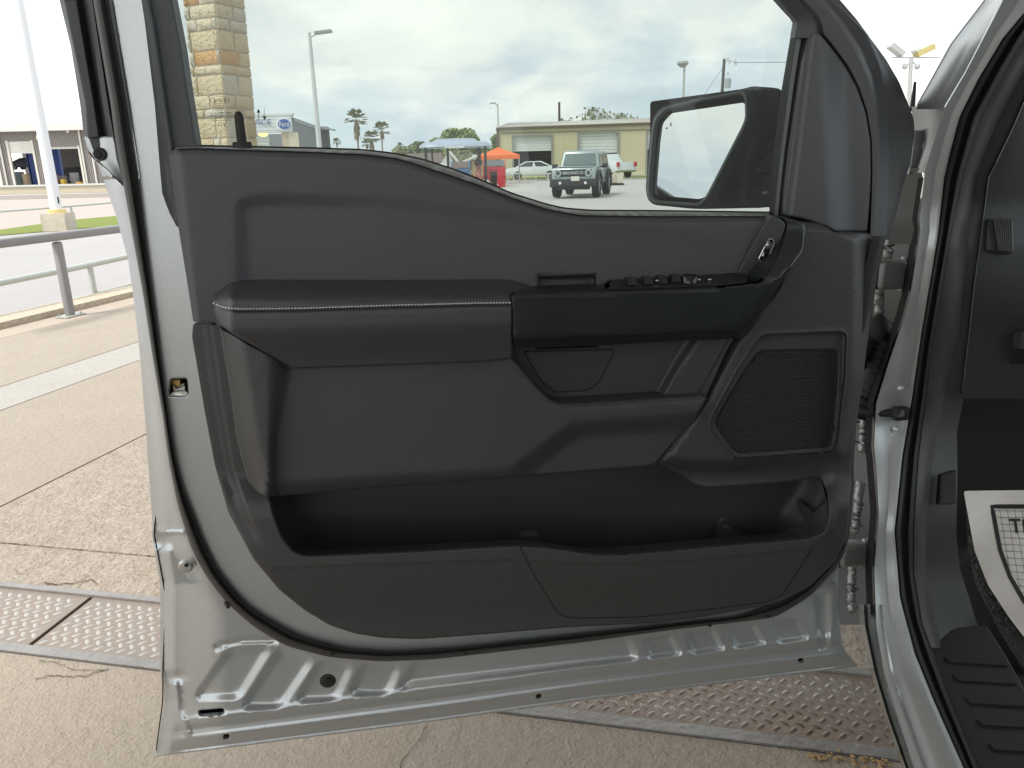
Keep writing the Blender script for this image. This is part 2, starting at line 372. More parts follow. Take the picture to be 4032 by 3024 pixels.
TRIM = [(760, 1272), (756, 1327), (779, 1460), (806, 1619), (846, 1831), (899, 2016), (998, 2202), (1098, 2321), (1197, 2401), (1297, 2461), (1396, 2494), (1500, 2511), (1646, 2517), (1882, 2500), (2239, 2470), (2578, 2453), (2748, 2432), (3053, 2378), (3188, 2310), (3290, 2208), (3337, 2107), (3354, 1903), (3351, 1827), (3376, 1642), (3400, 1480), (3420, 1300), (3430, 1150), (3432, 930)]
BELT = [(776, 576), (1243, 586), (1424, 592), (1544, 605), (1665, 630), (1785, 668), (1900, 714), (2012, 763), (2150, 806), (2218, 822), (2333, 831), (2608, 832), (3030, 838)]
sheet = LEFT + [(612, 2962)] + BOT + [(3345, 2585), (3317, 2547), (3297, 2378), (3302, 2230), (3335, 2100), (3350, 1900), (3360, 1642), (3390, 1460), (3415, 1263), (3425, 1071), (3420, 1000), (3300, 960), (800, 660), (700, 745), (665, 730), (664, 700), (645, 540), (632, 412), (592, 0), (550, -420), (404, -420), (440, 0), (508, 412), (548, 700), (500, 738), (470, 720), (436, 684), (400, 648)]
stamp = [([(905, 2558), (1058, 2552), (940, 2742), (772, 2748)], .011), ([(1108, 2556), (1226, 2600), (1100, 2784), (958, 2782)], .011), ([(1258, 2611), (1380, 2624), (1320, 2752), (1176, 2756)], .009),
         ([(1430, 2622), (1568, 2628), (1520, 2737), (1382, 2726)], .009), ([(1635, 2615), (2300, 2540), (2476, 2520), (2503, 2590), (2300, 2612), (1617, 2692), (1580, 2708)], .009),
         ([(2544, 2514), (2636, 2505), (2676, 2576), (2562, 2590)], .010), ([(2707, 2493), (2804, 2484), (2845, 2555), (2732, 2573)], .010), ([(2876, 2473), (2966, 2464), (3008, 2532), (2900, 2550)], .010), ([(3046, 2456), (3134, 2446), (3178, 2514), (3072, 2529)], .010)]
OUTB = LEFT + [(612, 2962)] + BOT
SL = np.array(SEALL); BL = np.array(BOT)
bot_lines = [([(x, float(np.interp(x, BL[:, 0], BL[:, 1]))-d) for x in range(640, 3370, 60)],) for d in (8, 16, 34, 46, 54, 66, 76, 86, 97, 106, 116, 126, 138, 152)]
left_lines = [([(x+d, y) for x, y in LEFT],) for d in (10, 26, 44, 64)]
seal_lines = [([(x-d, y) for x, y in SEALL[3:11]],) for d in (6, 22, 40, 60)]
insideseal = [(300, -440)] + SEALL + [(3331, 600), (800, 560), (800, -440)]
def h_sheet(P):
    h = np.zeros(len(P))
    s = sd_poly(P, insideseal)                      # negative outside the seal line: drops towards the hem
    h -= .030*sst((-s-2)/70)*(P[:, 1] < 2300)*(P[:, 1] > 700) + .030*sst((-s-2)/70)*sst(1-(P[:, 0]-800)/250)*(P[:, 1] >= 2300)*sst((900-P[:, 0])/250)
    dl = d_line(P, LEFT[:]+[(612, 2962)])
    h -= .022*sst(1-dl/62)
    for k_i, (poly, d) in enumerate(stamp):
        if k_i < 5: h -= d*.80*sst((sd_poly(P, rnd(poly, 30))+22)/42)
        else: h -= d*.78*sst((sd_poly(P, rnd(poly, 16))+14)/27)
    db = d_line(P, BL); below = np.interp(P[:, 0], BL[:, 0], BL[:, 1])-P[:, 1]
    x = np.clip(below, 0, 400)
    prof = np.interp(x, [0, 5, 12, 30, 50, 60, 70, 88, 114, 128, 150, 178], [-.0215, -.0195, -.0215, -.0150, -.0055, -.0035, -.0055, -.0070, .0032, .0046, .0010, 0])
    k = sst((P[:, 0]-640)/120)*sst((3330-P[:, 0])/60)
    h += prof*k + (1-k)*np.interp(x, [0, 60, 200, 300], [-.022, -.016, -.008, 0])
    # pressed relief lines of the flat corner
    h -= .004*sst(1-d_line(P, [(860, 2546), (950, 2526), (1080, 2520)])/20)
    h -= .006*sst((sd_poly(P, rnd([(3215, 2340), (3260, 2330), (3262, 2545), (3225, 2560)], 14))+10)/22)
    # folds at the lower corner and the nick of the hem
    h += .006*sst(1-d_line(P, [(690, 2700), (700, 2800), (740, 2880)])/26)
    h -= .012*sst(1-np.hypot((P[:, 0]-640)/60, (P[:, 1]-2130)/50))+0
    h += .008*sst(1-np.hypot((P[:, 0]-690)/70, (P[:, 1]-2095)/14))
    h -= .008*sst(1-np.hypot((P[:, 0]-690)/60, (P[:, 1]-2665)/34))
    return h
slot = [(782, 2800), (790, 2796), (872, 2788), (882, 2792), (884, 2806), (874, 2814), (794, 2820), (784, 2816)]
def sq(x, y, a=13, b=10): return [(x-a, y-b+2), (x+a, y-b-2), (x+a, y+b-2), (x-a, y+b+2)]
latchhole = [(672, 1492), (732, 1490), (737, 1498), (741, 1548), (734, 1560), (668, 1560), (664, 1552)]
inner_cut = [(900, 1350), (3300, 1350), (3290, 1950), (3180, 2250), (2700, 2390), (1900, 2440), (1450, 2440), (1200, 2330), (1010, 2100), (920, 1800)]
door = patch('front_door', sheet, 0, M_SIL, truck, h_sheet, grid=18, r=6, rd=.003, skirt=.006, fil=10, step=10, smooth=60,
             lines=bot_lines+left_lines+seal_lines, feat=[(p, (-22, -14, -6, 2, 10, 18)) for p, _ in stamp[:5]]+[(p, (-13, -8, -3, 3, 8, 12)) for p, _ in stamp[5:]]+[([(3215, 2340), (3260, 2330), (3262, 2545), (3225, 2560)], (-9, -4, 1, 6, 11))],
             holes=[slot, sq(891, 2900), sq(2122, 2741, 12, 9), sq(3154, 2602), latchhole, inner_cut], label=None)
# outer skin behind: gives the door its depth
outer_skin = patch('outer_skin', [(345, 590), (400, 655), (470, 851), (515, 1021), (560, 1387), (585, 1698), (606, 1995), (612, 2180), (636, 2290), (640, 2620), (650, 2759), (618, 2950), (1000, 2918), (1700, 2828), (2300, 2746), (2900, 2672), (3350, 2615), (3300, 2500), (3290, 2300), (3330, 1900), (3380, 1500), (3420, 1100), (3430, 900), (3000, 870), (2200, 850), (1900, 770), (1600, 660), (1300, 620), (700, 620)], -.075, M_SILD, door, grid=90, r=10, rd=.01, skirt=-.02)
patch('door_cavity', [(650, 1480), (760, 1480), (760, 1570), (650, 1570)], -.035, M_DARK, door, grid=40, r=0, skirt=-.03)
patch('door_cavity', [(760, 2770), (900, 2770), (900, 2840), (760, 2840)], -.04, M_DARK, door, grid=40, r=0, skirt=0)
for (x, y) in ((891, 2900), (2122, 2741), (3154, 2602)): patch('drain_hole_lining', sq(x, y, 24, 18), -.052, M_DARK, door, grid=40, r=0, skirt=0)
# hem seam: thin dark line put in for the shaded groove along the folded skin
HEM = [(352, 600), (426, 700), (508, 975), (538, 1144), (554, 1185), (582, 1451), (607, 1766), (618, 2018), (605, 2087), (618, 2160), (651, 2342), (648, 2480), (641, 2629), (641, 2759), (615, 2952)]
def door_tube(name, line, o, r, m, parent, n=6, **t):
    L = dens(rnd(line, 30, closed=False), 20, False); mb = MB(); mb.tube([Vector(p) for p in DD(L, o)], r, n); return mb.build(name, m, parent, 60, **t)
door_tube('hem_shade_line', HEM, -.0485, .0009, M_DARK, door)
# weather strip between its two edges: ridged rubber
_m = 90
a_ = dens(rnd([(300, -420)]+SEALL, 40, closed=False), 6, False); b_ = dens(rnd([(368, -420)]+SEALR, 40, closed=False), 6, False)
def resam(L, n):
    s = np.concatenate([[0], np.cumsum(np.linalg.norm(np.diff(L, axis=0), axis=1))]); t = np.linspace(0, s[-1], n); return np.stack([np.interp(t, s, L[:, 0]), np.interp(t, s, L[:, 1])], 1)
a_, b_ = resam(a_, _m*2), resam(b_, _m*2)
fr = [(0, .001), (.02, .006), (.15, .013), (.3, .017), (.45, .017), (.58, .013), (.66, .008), (.72, .008), (.82, .011), (.93, .009), (1, .001)]
Wv = []; 
for t, o in fr: Wv.append(DD(a_*(1-t)+b_*t, o))
Wv = np.array(Wv); nn_ = _m*2
mesh_obj('weather_strip', Wv.reshape(-1, 3), [(i*nn_+j, i*nn_+j+1, (i+1)*nn_+j+1, (i+1)*nn_+j) for i in range(len(fr)-1) for j in range(nn_-1)], M_SEAL, door, 70)
for (x, y) in ((1310, 2573), (1834, 2570), (2795, 2461), (3025, 2424)):
    c = D(x, y, .0165); MB().tube([c, c+DN*.0012], .0031, 10).build('strip_vent_hole', M_DARK, door)
c = D(888, 2374, .004); MB().tube([c, c+DN*.012+DU*.006], .003, 8).build('strip_clip', M_SEAL, door, 60)
# ---- left window frame (sash), seen edge on: seal, and silver paint darkened in bands for its shade
sash_cols = [
 [(0, 234), (183, 279), (412, 316), (536, 330), (577, 341), (655, 389), (760, 426)],
 [(0, 246), (412, 330), (540, 345), (577, 356), (655, 398), (760, 436)],
 [(0, 252), (412, 336), (540, 352), (600, 372), (700, 420), (760, 446)],
 [(0, 303), (412, 372), (540, 389), (600, 402), (700, 446), (760, 462)],
 [(0, 325), (412, 390), (540, 410), (700, 462), (760, 480)],
 [(0, 345), (412, 405), (540, 430), (700, 475), (760, 490)],
 [(0, 362), (412, 425), (540, 448), (700, 483), (760, 495)],
 [(0, 370), (412, 440), (540, 460), (700, 500), (760, 512)],
 [(0, 405), (412, 478), (540, 503), (700, 530), (760, 541)],
 [(0, 428), (412, 500), (540, 520), (700, 545), (760, 556)],
 [(0, 440), (412, 508), (540, 528), (700, 552), (760, 562)],
 [(0, 470), (412, 530), (540, 550), (700, 572), (760, 582)],
 [(0, 540), (412, 585), (540, 600), (700, 625), (760, 634)],
 [(0, 552), (412, 600), (540, 612), (700, 634), (760, 642)]]
sash_offs = [-.062, -.056, -.050, -.050, -.062, -.050, -.048, -.060, -.058, -.012, .000, .003, .000, -.014]
loft('window_frame', sash_cols[:11], sash_offs[:11], M_FRAME, door, -420, 770, 20, mats=[M_FRAME, M_SIL, M_FRAMEL], cm=[2, 0, 0, 0, 2, 2, 0, 0, 0, 0], smooth=35, flip=True)
patch('frame_foot', [(331, 536), (342, 577), (363, 620), (400, 650), (436, 686), (470, 722), (492, 745), (484, 700), (462, 620), (450, 536)], -.0485, M_SIL, door, lambda P: -.004*sst((420-P[:, 0])/60), grid=14, r=5, rd=.002, skirt=.008, fil=10)
# black inner frame left of the glass
patch('window_frame_garnish', [(540, -420), (600, -420), (678, 0), (714, 183), (737, 343), (774, 575), (782, 640), (700, 900), (660, 826), (634, 765), (626, 700), (612, 560), (600, 412), (552, 0), (470, -420)], .012, M_FRAME, door,
      lambda P: .010*sst(1-np.abs(d_line(P, [(480, -420), (600, 100), (668, 560), (690, 700)])-0)/26)-.014*sst((np.interp(P[:, 1], [0, 412, 600, 760, 830], [590, 640, 655, 668, 690])-P[:, 0])/40), grid=24, r=7, rd=.005, skirt=.03, fil=14, lines=[([(480+d, -420), (600+d, 100), (668+d, 560), (690+d, 700)],) for d in (-26, -16, -8, 0, 8, 16, 26)])
loft('glass_run', [[(-420, 592), (0, 676), (183, 712), (343, 735), (576, 772)], [(-420, 600), (0, 684), (183, 719), (343, 742), (576, 780)]], [-.004, -.03], M_RUB, door, -420, 570)
MB().add([D(333, 552, -.055), D(360, 552, -.055), D(364, 580, -.055), D(372, 610, -.055), D(396, 630, -.055), D(380, 636, -.055), D(352, 600, -.055), D(345, 580, -.055)], [tuple(range(8))]).build('frame_end_rubber', M_RUB, door)
bolt = MB(); c = D(397, 607, -.050); bolt.tube([c, c+DN*.006], [.0085, .0075], 12); bolt.tube([c+DN*.006-DU*.002, c+DN*.0075-DU*.002], .004, 8); bolt.build('frame_bolt', M_RUB, door, 40)
patch('frame_cover', [(252, 0), (303, 0), (372, 412), (391, 536), (386, 542), (345, 548), (336, 412), (190, -300), (240, -300)], -.046, M_FRAME, door, grid=30, r=6, rd=.002, skirt=.006)
# ---- right window frame, outer edge against the sky
fr_cols = [
 [(0, 3043), (60, 3097), (87, 3121), (92, 3122), (133, 3118)],
 [(0, 3150), (64, 3210), (105, 3224), (133, 3226)]]
loft('window_header', [[(-420, 2560), (-200, 2830), (0, 3043), (87, 3121), (140, 3112)], [(-420, 2600), (-200, 2860), (0, 3068), (87, 3140), (140, 3130)], [(-420, 2650), (-200, 2940), (0, 3135), (64, 3196), (105, 3212), (140, 3214)], [(-420, 2680), (-200, 2960), (0, 3152), (64, 3212), (105, 3226), (140, 3228)]], [-.02, .012, .022, .006], M_FRAME, door, -420, 150, 15, smooth=60, flip=True)
bandL = [(-420, 2690), (-200, 2970), (0, 3150), (64, 3210), (105, 3224), (133, 3226), (170, 3258), (257, 3327), (339, 3373), (440, 3409), (550, 3428), (687, 3432), (912, 3425), (1000, 3418)]
bandR = [(-420, 2800), (-200, 3060), (0, 3242), (92, 3320), (188, 3384), (302, 3430), (412, 3453), (550, 3462), (687, 3460), (820, 3452), (1000, 3440)]
def shift(c, d): return [(y, x+d) for y, x in c]
def mixc(a, b, t):
    ys = sorted({y for y, _ in a} | {y for y, _ in b}); a, b = sorted(a), sorted(b)
    f = lambda c, y: float(np.interp(y, [q[0] for q in c], [q[1] for q in c])); return [(y, f(a, y)*(1-t)+f(b, y)*t) for y in ys]
edge3 = [(-420, 2960), (-200, 3150), (0, 3308), (78, 3375), (142, 3421), (234, 3489), (321, 3540), (421, 3581), (467, 3597), (527, 3602), (641, 3585), (724, 3558), (819, 3535), (872, 3518), (945, 3498)]
line3 = [(-420, 2850), (-200, 3105), (0, 3270), (133, 3411), (257, 3462), (376, 3489), (632, 3498), (700, 3495), (945, 3484)]
loft('front_frame', [shift(bandL, -8), bandL, mixc(bandL, bandR, .15), mixc(bandL, bandR, .8), bandR, shift(bandR, 8), line3, shift(line3, 4), mixc(line3, edge3, .45), mixc(line3, edge3, .55), edge3, shift(edge3, -4)],
     [-.02, .003, .010, .012, .003, -.020, -.024, -.030, -.040, -.044, -.05, -.09], M_FRAME, door, -420, 945, 15, smooth=40, flip=True, mats=[M_FRAME, M_FRAMEL], cm=[0, 1, 1, 1, 0, 0, 0, 0, 0, 0, 0])
# black edge seal going down beside the trim
er = [(930, 3490), (1071, 3458), (1297, 3424), (1462, 3397), (1628, 3376), (1800, 3362), (1900, 3362), (2107, 3345), (2180, 3325)]
loft('edge_seal', [shift(er, -55), shift(er, -26), shift(er, -14), shift(er, -4), er], [.02, .022, .012, .004, -.05], M_RUB, door, 930, 2180, 20, smooth=60, flip=True)
# glass run beside the mirror sail
gl = [(92, 3121), (348, 3078), (591, 3046), (751, 3032), (848, 3028)]
gr = [(92, 3136), (320, 3101), (657, 3060), (848, 3040)]
gs = [(120, 3172), (252, 3148), (412, 3125), (595, 3098), (725, 3084), (848, 3072)]
loft('glass_run_front', [gl, mixc(gl, gr, .5), gr, mixc(gr, gs, .25), mixc(gr, gs, .7), gs, shift(gs, 8)], [-.034, -.020, -.012, .004, .012, .002, -.01], M_RUB, door, 92, 850, 20, smooth=50, flip=True, mats=[M_RUB, M_FRAMEL], cm=[0, 0, 0, 1, 1, 0])
sail = [(3224, 130), (3200, 131), (3176, 140), (3151, 252), (3128, 412), (3101, 595), (3082, 760), (3078, 850), (3153, 860), (3208, 877), (3250, 892), (3286, 913), (3414, 913), (3424, 800), (3430, 687), (3427, 550), (3408, 440), (3372, 339), (3326, 257), (3257, 170)]
patch('mirror_sail_cover', sail, .014, mat('sail_plastic', (.068, .070, .078), .45, var=[(600, .3, (.09, .09, .10))], bump=[(800, .0001, 'v')]), door,
      lambda P: .016*sst((P[:, 0]-np.interp(P[:, 1], [140, 850], [3172, 3080]))/40)-.018*sst((P[:, 0]-np.interp(P[:, 1], [300, 900], [3225, 3255]))/110), grid=20, r=9, rd=.005, skirt=.03, fil=14, lines=[([(3172+d, 160), (3080+d, 850)],) for d in (12, 24, 36, 48)])
patch('sail_backing', [(3150, 120), (3240, 100), (3300, 180), (3400, 320), (3450, 500), (3452, 900), (3430, 1010), (3075, 990), (3078, 846), (3135, 800)], -.022, M_DARK, door, grid=60, r=0, skirt=0)  # dark sheet added to cover bright slits round the sail cover
# ---- window glass with its printed marks
def glassx(nt, b, tc):
    o = [n for n in nt.nodes if n.type == 'OUTPUT_MATERIAL'][0]
    t = nt.nodes.new('ShaderNodeBsdfTransparent'); t.inputs[0].default_value = (.445, .487, .478, 1)
    g = nt.nodes.new('ShaderNodeBsdfGlossy'); g.inputs['Roughness'].default_value = 0.0; g.inputs[0].default_value = (1, 1, 1, 1)
    f = nt.nodes.new('ShaderNodeFresnel'); f.inputs[0].default_value = 1.45; mu = nt.nodes.new('ShaderNodeMath'); mu.operation = 'MULTIPLY'; mu.inputs[1].default_value = .8
    mx = nt.nodes.new('ShaderNodeMixShader'); nt.links.new(f.outputs[0], mu.inputs[0]); nt.links.new(mu.outputs[0], mx.inputs[0]); tr = nt.nodes.new('ShaderNodeBsdfTranslucent'); tr.inputs[0].default_value = (.9, .95, .93, 1); hz = nt.nodes.new('ShaderNodeMixShader'); hz.inputs[0].default_value = .055      # haze mixed in to lift and flatten the view through the pane
    nt.links.new(t.outputs[0], hz.inputs[1]); nt.links.new(tr.outputs[0], hz.inputs[2])
    nt.links.new(hz.outputs[0], mx.inputs[1]); nt.links.new(g.outputs[0], mx.inputs[2]); nt.links.new(mx.outputs[0], o.inputs[0])
M_GLASS = mat('tinted_glass', (.8, .85, .83), extra=glassx)
glo = [(600, -415), (676, 0), (712, 183), (735, 343), (770, 585)] + [(x, y+12) for x, y in BELT] + [(3034, 751), (3048, 591), (3080, 348), (3123, 92), (3045, 0), (2832, -200), (2562, -415)]
patch('window_glass', glo, -.036, M_GLASS, door, grid=400, r=0, skirt=0, fil=0, step=80)
M_INK = mat('black_ink', (.02, .02, .025), .6)
gp = lambda x, y, o=-.0345: D(x, y, o)
ux = -DU; uz = Vector((0, 0, 1))
def px2m(x, y): return (D(x+10, y, -.035)-D(x-10, y, -.035)).length/20
k_ = px2m(860, 400)
ring = []
for a in range(40):
    q = 2*math.pi*a/40; ring.append((math.cos(q), math.sin(q)))
mb = MB(); c = gp(865, 394)
for a in range(40):
    x0, y0 = ring[a]; x1, y1 = ring[(a+1) % 40]
    P4 = [c+DU*x*39*s*k_+uz*y*14*s*k_ for (x, y, s) in ((x0, y0, 1), (x1, y1, 1), (x1, y1, .94), (x0, y0, .94))]; mb.add(P4, [(0, 1, 2, 3)])
mb.build('glass_marking', M_INK, door)
def gt(s, x, y, h, w=None): text_obj(s, gp(x, y), ux, uz, h*k_, M_INK, door, 'glass_marking', width=None if w is None else w*k_)
gt('Ford', 865, 394, 17, 46); gt('VITRO', 868, 416, 6.5); gt('SOLAR', 868, 426, 6.5); gt('TEMPERED', 868, 435, 6.5); gt('43R-000263', 879, 445, 7.5, 66); gt('DOT 904  M505  AS2 27-1', 872, 456, 6, 94); gt('TRANSP. 70% MIN.', 876, 465, 6, 66); gt('ML3B-P21411-AB', 878, 474, 6, 64); gt('• • 26', 886, 487, 6); gt('• • •', 872, 495, 5); gt('E11', 938, 445, 12); gt('FordConnected.com', 1031, 484, 5, 68)
mb = MB(); c = gp(938, 446)
for a in range(40):
    x0, y0 = ring[a]; x1, y1 = ring[(a+1) % 40]; mb.add([c+DU*x*12*s*k_+uz*y*12*s*k_ for (x, y, s) in ((x0, y0, 1), (x1, y1, 1), (x1, y1, .88), (x0, y0, .88))], [(0, 1, 2, 3)])
mb.build('glass_marking', M_INK, door)
for (x, yt, yb, up) in ((1018, 428, 474, 1), (1040, 428, 474, 0)):
    mb = MB(); q = 8
    if up: mb.add([gp(x-q, yt+16), gp(x+q, yt+16), gp(x, yt)], [(0, 1, 2)]); y = yt+17; segs = [(y, y+10), (y+12, y+15), (y+17, y+20), (y+22, y+25), (y+27, y+30)]
    else: mb.add([gp(x-q+2, yb-16), gp(x+q+2, yb-16), gp(x+2, yb)], [(0, 1, 2)]); y = yb-17; segs = [(y, y-8), (y-10, y-13), (y-15, y-18), (y-20, y-23), (y-25, y-29)]
    for a, b in segs: mb.add([gp(x-1.6, a), gp(x+1.6, a), gp(x+1.6, b), gp(x-1.6, b)], [(0, 1, 2, 3)])
    mb.build('glass_arrow', M_INK, door)

# ---- upper trim panel with its textured cover
crest = [(664, 606), (684, 588), (776, 584), (1243, 600), (1424, 608), (1544, 622), (1600, 634), (1737, 680), (1875, 726), (2012, 778), (2150, 824), (2287, 849), (2608, 853), (3030, 852)]
up = crest + [(3030, 862), (2990, 911), (2909, 1062), (2895, 1150), (2020, 1170), (860, 1290), (851, 1271), (761, 1267), (748, 1180), (700, 880)]
def h_up(P):
    x, y = P[:, 0], P[:, 1]; yc = np.interp(x, [q[0] for q in crest[1:]], [q[1] for q in crest[1:]])
    h = -.012*sst(1-(y-yc)/30)                       # rolls over at the crest
    xl = np.interp(y, [600, 1270], [715, 790]); h += -.020*sst((xl-x)/60)
    rec = sd_poly(P, rnd([(945, 800), (1030, 785), (1500, 790), (2880, 960), (2880, 1400), (960, 1400)], 70))
    h -= .010*sst((rec+34)/70)*np.interp(x, [900, 1100, 1500, 2200], [1, .9, .35, .15])
    h += .010*sst((y-900)/250)*0
    h -= .016*sst((sd_poly(P, [(2125, 1095), (2340, 1086), (2352, 1180), (2110, 1180)])+8)/14)
    return h
patch('upper_trim', up, .050, M_WEAVE, door, h_up, grid=20, r=6, rd=.003, skirt=.05, fil=8, feat=[([(945, 800), (1030, 785), (1500, 790), (2880, 960), (2880, 1400), (960, 1400)], (-30, -15, 0, 15, 30)), ([(2125, 1095), (2340, 1086), (2352, 1180), (2110, 1180)], (-8, -4, 0, 5))], lines=[([(x, y+d) for x, y in crest[1:]],) for d in (10, 20, 30)]+[([(700+d, 600), (778+d, 1270)],) for d in (-40, -22, -6, 12)])
# ledge from the crest back to the glass
yl = [(x, y) for x, y in crest[2:]]
def yint(L, x): return np.interp(x, [q[0] for q in L], [q[1] for q in L])
xs = np.arange(690, 3036, 18); W = []
for t, o in ((0, .036), (.12, .041), (.3, .040), (.55, .030), (.8, .010), (1, -.024)):
    yy = yint(crest[1:], xs)*(1-t)+(yint([(690, 578)]+BELT, xs))*t; W.append(DD(np.stack([xs, yy], 1), np.full(len(xs), o)))
W = np.array(W); n = len(xs)
mesh_obj('belt_ledge', W.reshape(-1, 3), [(i*n+j, i*n+j+1, (i+1)*n+j+1, (i+1)*n+j) for i in range(5) for j in range(n-1)], mat('ledge_weave', (.22, .22, .215), .5, spec=.6, extra=lambda a, b, c: weave(a, b, c, 110, .0010, .1)), door, 60)
door_tube('glass_wiper', [(x, y+2) for x, y in [(776, 576)]+BELT[1:]], -.026, .003, M_RUB, door)
pin = MB(); c = D(956, 592, .008); pin.tube([c, c+uz*.010], [.013, .011], 14); pin.tube([c+uz*.008, c+uz*.018, c+uz*.040, c+uz*.044, c+uz*.046], [.0062, .0058, .0056, .004, .001], 12); pin.build('lock_pin', M_RUB, door, 50)

# ---- main carrier panel with the map pocket
pocket = [(1058, 1940), (1078, 2030), (1111, 2116), (1151, 2169), (1191, 2186), (1230, 2189), (1600, 2172), (2000, 2149), (2049, 2147), (2137, 2151), (2225, 2164), (2334, 2181), (2442, 2183), (2578, 2171), (2900, 2142), (3188, 2117), (3242, 2093), (3263, 2039), (3256, 1971), (3231, 1878), (3120, 1897), (2950, 1911), (2781, 1920), (2734, 1910), (2700, 1883), (2632, 1846), (2578, 1820), (1900, 1850)]
creaseB = [(930, 2060), (998, 2200), (1071, 2240), (1500, 2222), (2000, 2206), (2300, 2215), (2700, 2205), (3200, 2160), (3300, 2080)]
pk_zone = [(880, 1950), (940, 2100), (1000, 2200), (1071, 2238), (1500, 2222), (2000, 2206), (2300, 2222), (2700, 2212), (3200, 2160), (3290, 2080), (3320, 1900), (3320, 1700), (900, 1700)]
def h_car(P):
    x, y = P[:, 0], P[:, 1]; s = sd_poly(P, pk_zone)
    h = .030*sst(1+s/230)*(s < 0) + .030*(s >= 0)*1.0
    h *= sst((y-1850)/160)*1.0
    h += .004*sst((s+4)/10)*sst((y-1990)/60)
    # left flank crease of the upright border
    xl = np.interp(y, [1272, 1600, 1850, 2020, 2200], [835, 880, 925, 985, 1080]); h += -.012*sst((xl-x)/34)*sst((2170-y)/150)
    # wing at the right that carries the loudspeaker
    w = sd_poly(P, rnd([(3000, 850), (3300, 880), (3400, 930), (3390, 1500), (3330, 1800), (2860, 1850), (2700, 1838), (2585, 1820), (2770, 1560), (2890, 1330), (3060, 1100)], 30))
    h += .022*sst((w+20)/60)*sst((1990-y)/100)
    h -= .018*sst((y-1800)/120)*sst((2040-y)/140)*sst((x-2560)/120)*sst((3300-x)/80)
    h -= .014*sst((w-60)/150)*(x > 3290)*0
    sp = sd_poly(P, rnd(spk_out, 20)); h -= .0085*sst((sp+4)/9)
    h += .0025*sst(1-np.abs(sp+4)/7)
    h -= .010*sst(1-(3440-x)/90)*(y < 1850)
    return h
spk_out = [(3034, 1317), (3311, 1306), (3330, 1317), (3324, 1480), (3305, 1642), (3294, 1751), (3273, 1778), (2893, 1805), (2871, 1789), (2801, 1686), (2801, 1648), (2904, 1458), (2980, 1344), (3007, 1320)]
car = TRIM + [(3415, 915), (3286, 917), (3240, 884), (3200, 874), (3100, 868), (3060, 860), (3030, 1000), (2900, 1200), (2600, 1300), (2100, 1290), (1200, 1300), (863, 1272)]
grl = [(2980, 1393), (3001, 1382), (3297, 1379), (3294, 1534), (3273, 1740), (3262, 1759), (2904, 1784), (2888, 1773), (2820, 1680), (2820, 1648), (2926, 1469)]
patch('lower_trim', car, .022, M_PANEL, door, h_car, grid=20, r=9, rd=.006, skirt=.035, hskirt=.003, fil=16, step=13, holes=[pocket, grl], smooth=60, feat=[(spk_out, (-11, -5, 0, 5)), (pk_zone, (-3, 3, 8, -14))], lines=[([(x+d, y) for x, y in ((835, 1272), (880, 1600), (925, 1850), (985, 2020), (1080, 2200))],) for d in (-30, -18, -6, 4)])
def h_lin(P):
    x, y = P[:, 0], P[:, 1]; h = .020*sst((1990-y)/120)*0
    h += .040*sst((sd_poly(P, rnd([(3225, 1870), (3190, 1960), (3110, 2060), (3150, 2160), (3400, 2220), (3400, 1800)], 60))+70)/140)
    h += .022*sst((sd_poly(P, rnd([(2838, 2060), (2870, 2062), (2990, 2170), (2990, 2260), (2838, 2260)], 20))+20)/36)
    h += .012*sst((sd_poly(P, rnd([(2050, 2100), (2110, 2100), (2120, 2250), (2050, 2250)], 20))+14)/26)
    h += .010*sst((x-1200)/500)*sst((2800-x)/500)*sst((2080-y)/160)
    h += .036*sst((1190-x)/130) - .030*sst((y-2020)/200)
    return h
patch('map_pocket_liner', [(1000, 1820), (3330, 1790), (3300, 2240), (2600, 2290), (1100, 2290)], -.050, mat('pocket_plastic', (.036, .035, .034), .6, bump=[(500, .0003, 'v')]), door, h_lin, grid=15, r=0, skirt=0, fil=20)  # darker than the panel, to put the pocket's shade into the colour
mb = MB(); Lp = rnd([(1100, 2190)]+[(x, y) for x, y in pocket[4:19]], 20, closed=False); A0 = DD(Lp, .050); 
for i in range(len(A0)-1):
    a, b = Vector(A0[i]), Vector(A0[i+1]); dz = Vector((0, 0, .035))+DN*.032; mb.add([a, b, b-dz, a-dz], [(0, 1, 2, 3)]); mb.add([a-dz, b-dz, b-dz-DN*.055, a-dz-DN*.055], [(0, 1, 2, 3)])
mb.build('map_pocket_wall', M_PANEL, door, 60)
# ribbed insert of the pocket front
ins = [(2049, 2152), (2103, 2263), (2158, 2351), (2191, 2405), (2219, 2425), (2259, 2433), (2510, 2430), (2760, 2402), (3012, 2371), (3080, 2341), (3141, 2249), (3195, 2161), (3198, 2122), (2900, 2146), (2578, 2175), (2442, 2187), (2334, 2185), (2225, 2168), (2137, 2155)]
patch('pocket_insert', ins, .0235, M_WEAVE2, door, h_car, grid=18, r=4, rd=.0025, skirt=.006, fil=6, step=10, smooth=60, feat=[(pk_zone, (-24, -12, -3, 3, 8, 14))])
_sm = dens(rnd([(x, y) for x, y in ins[:12]], 14, closed=False), 14, False); MB().tube([Vector(p) for p in DD(_sm, .0225+h_car(_sm))], .0011, 5).build('insert_seam', M_DARK, door, 60)
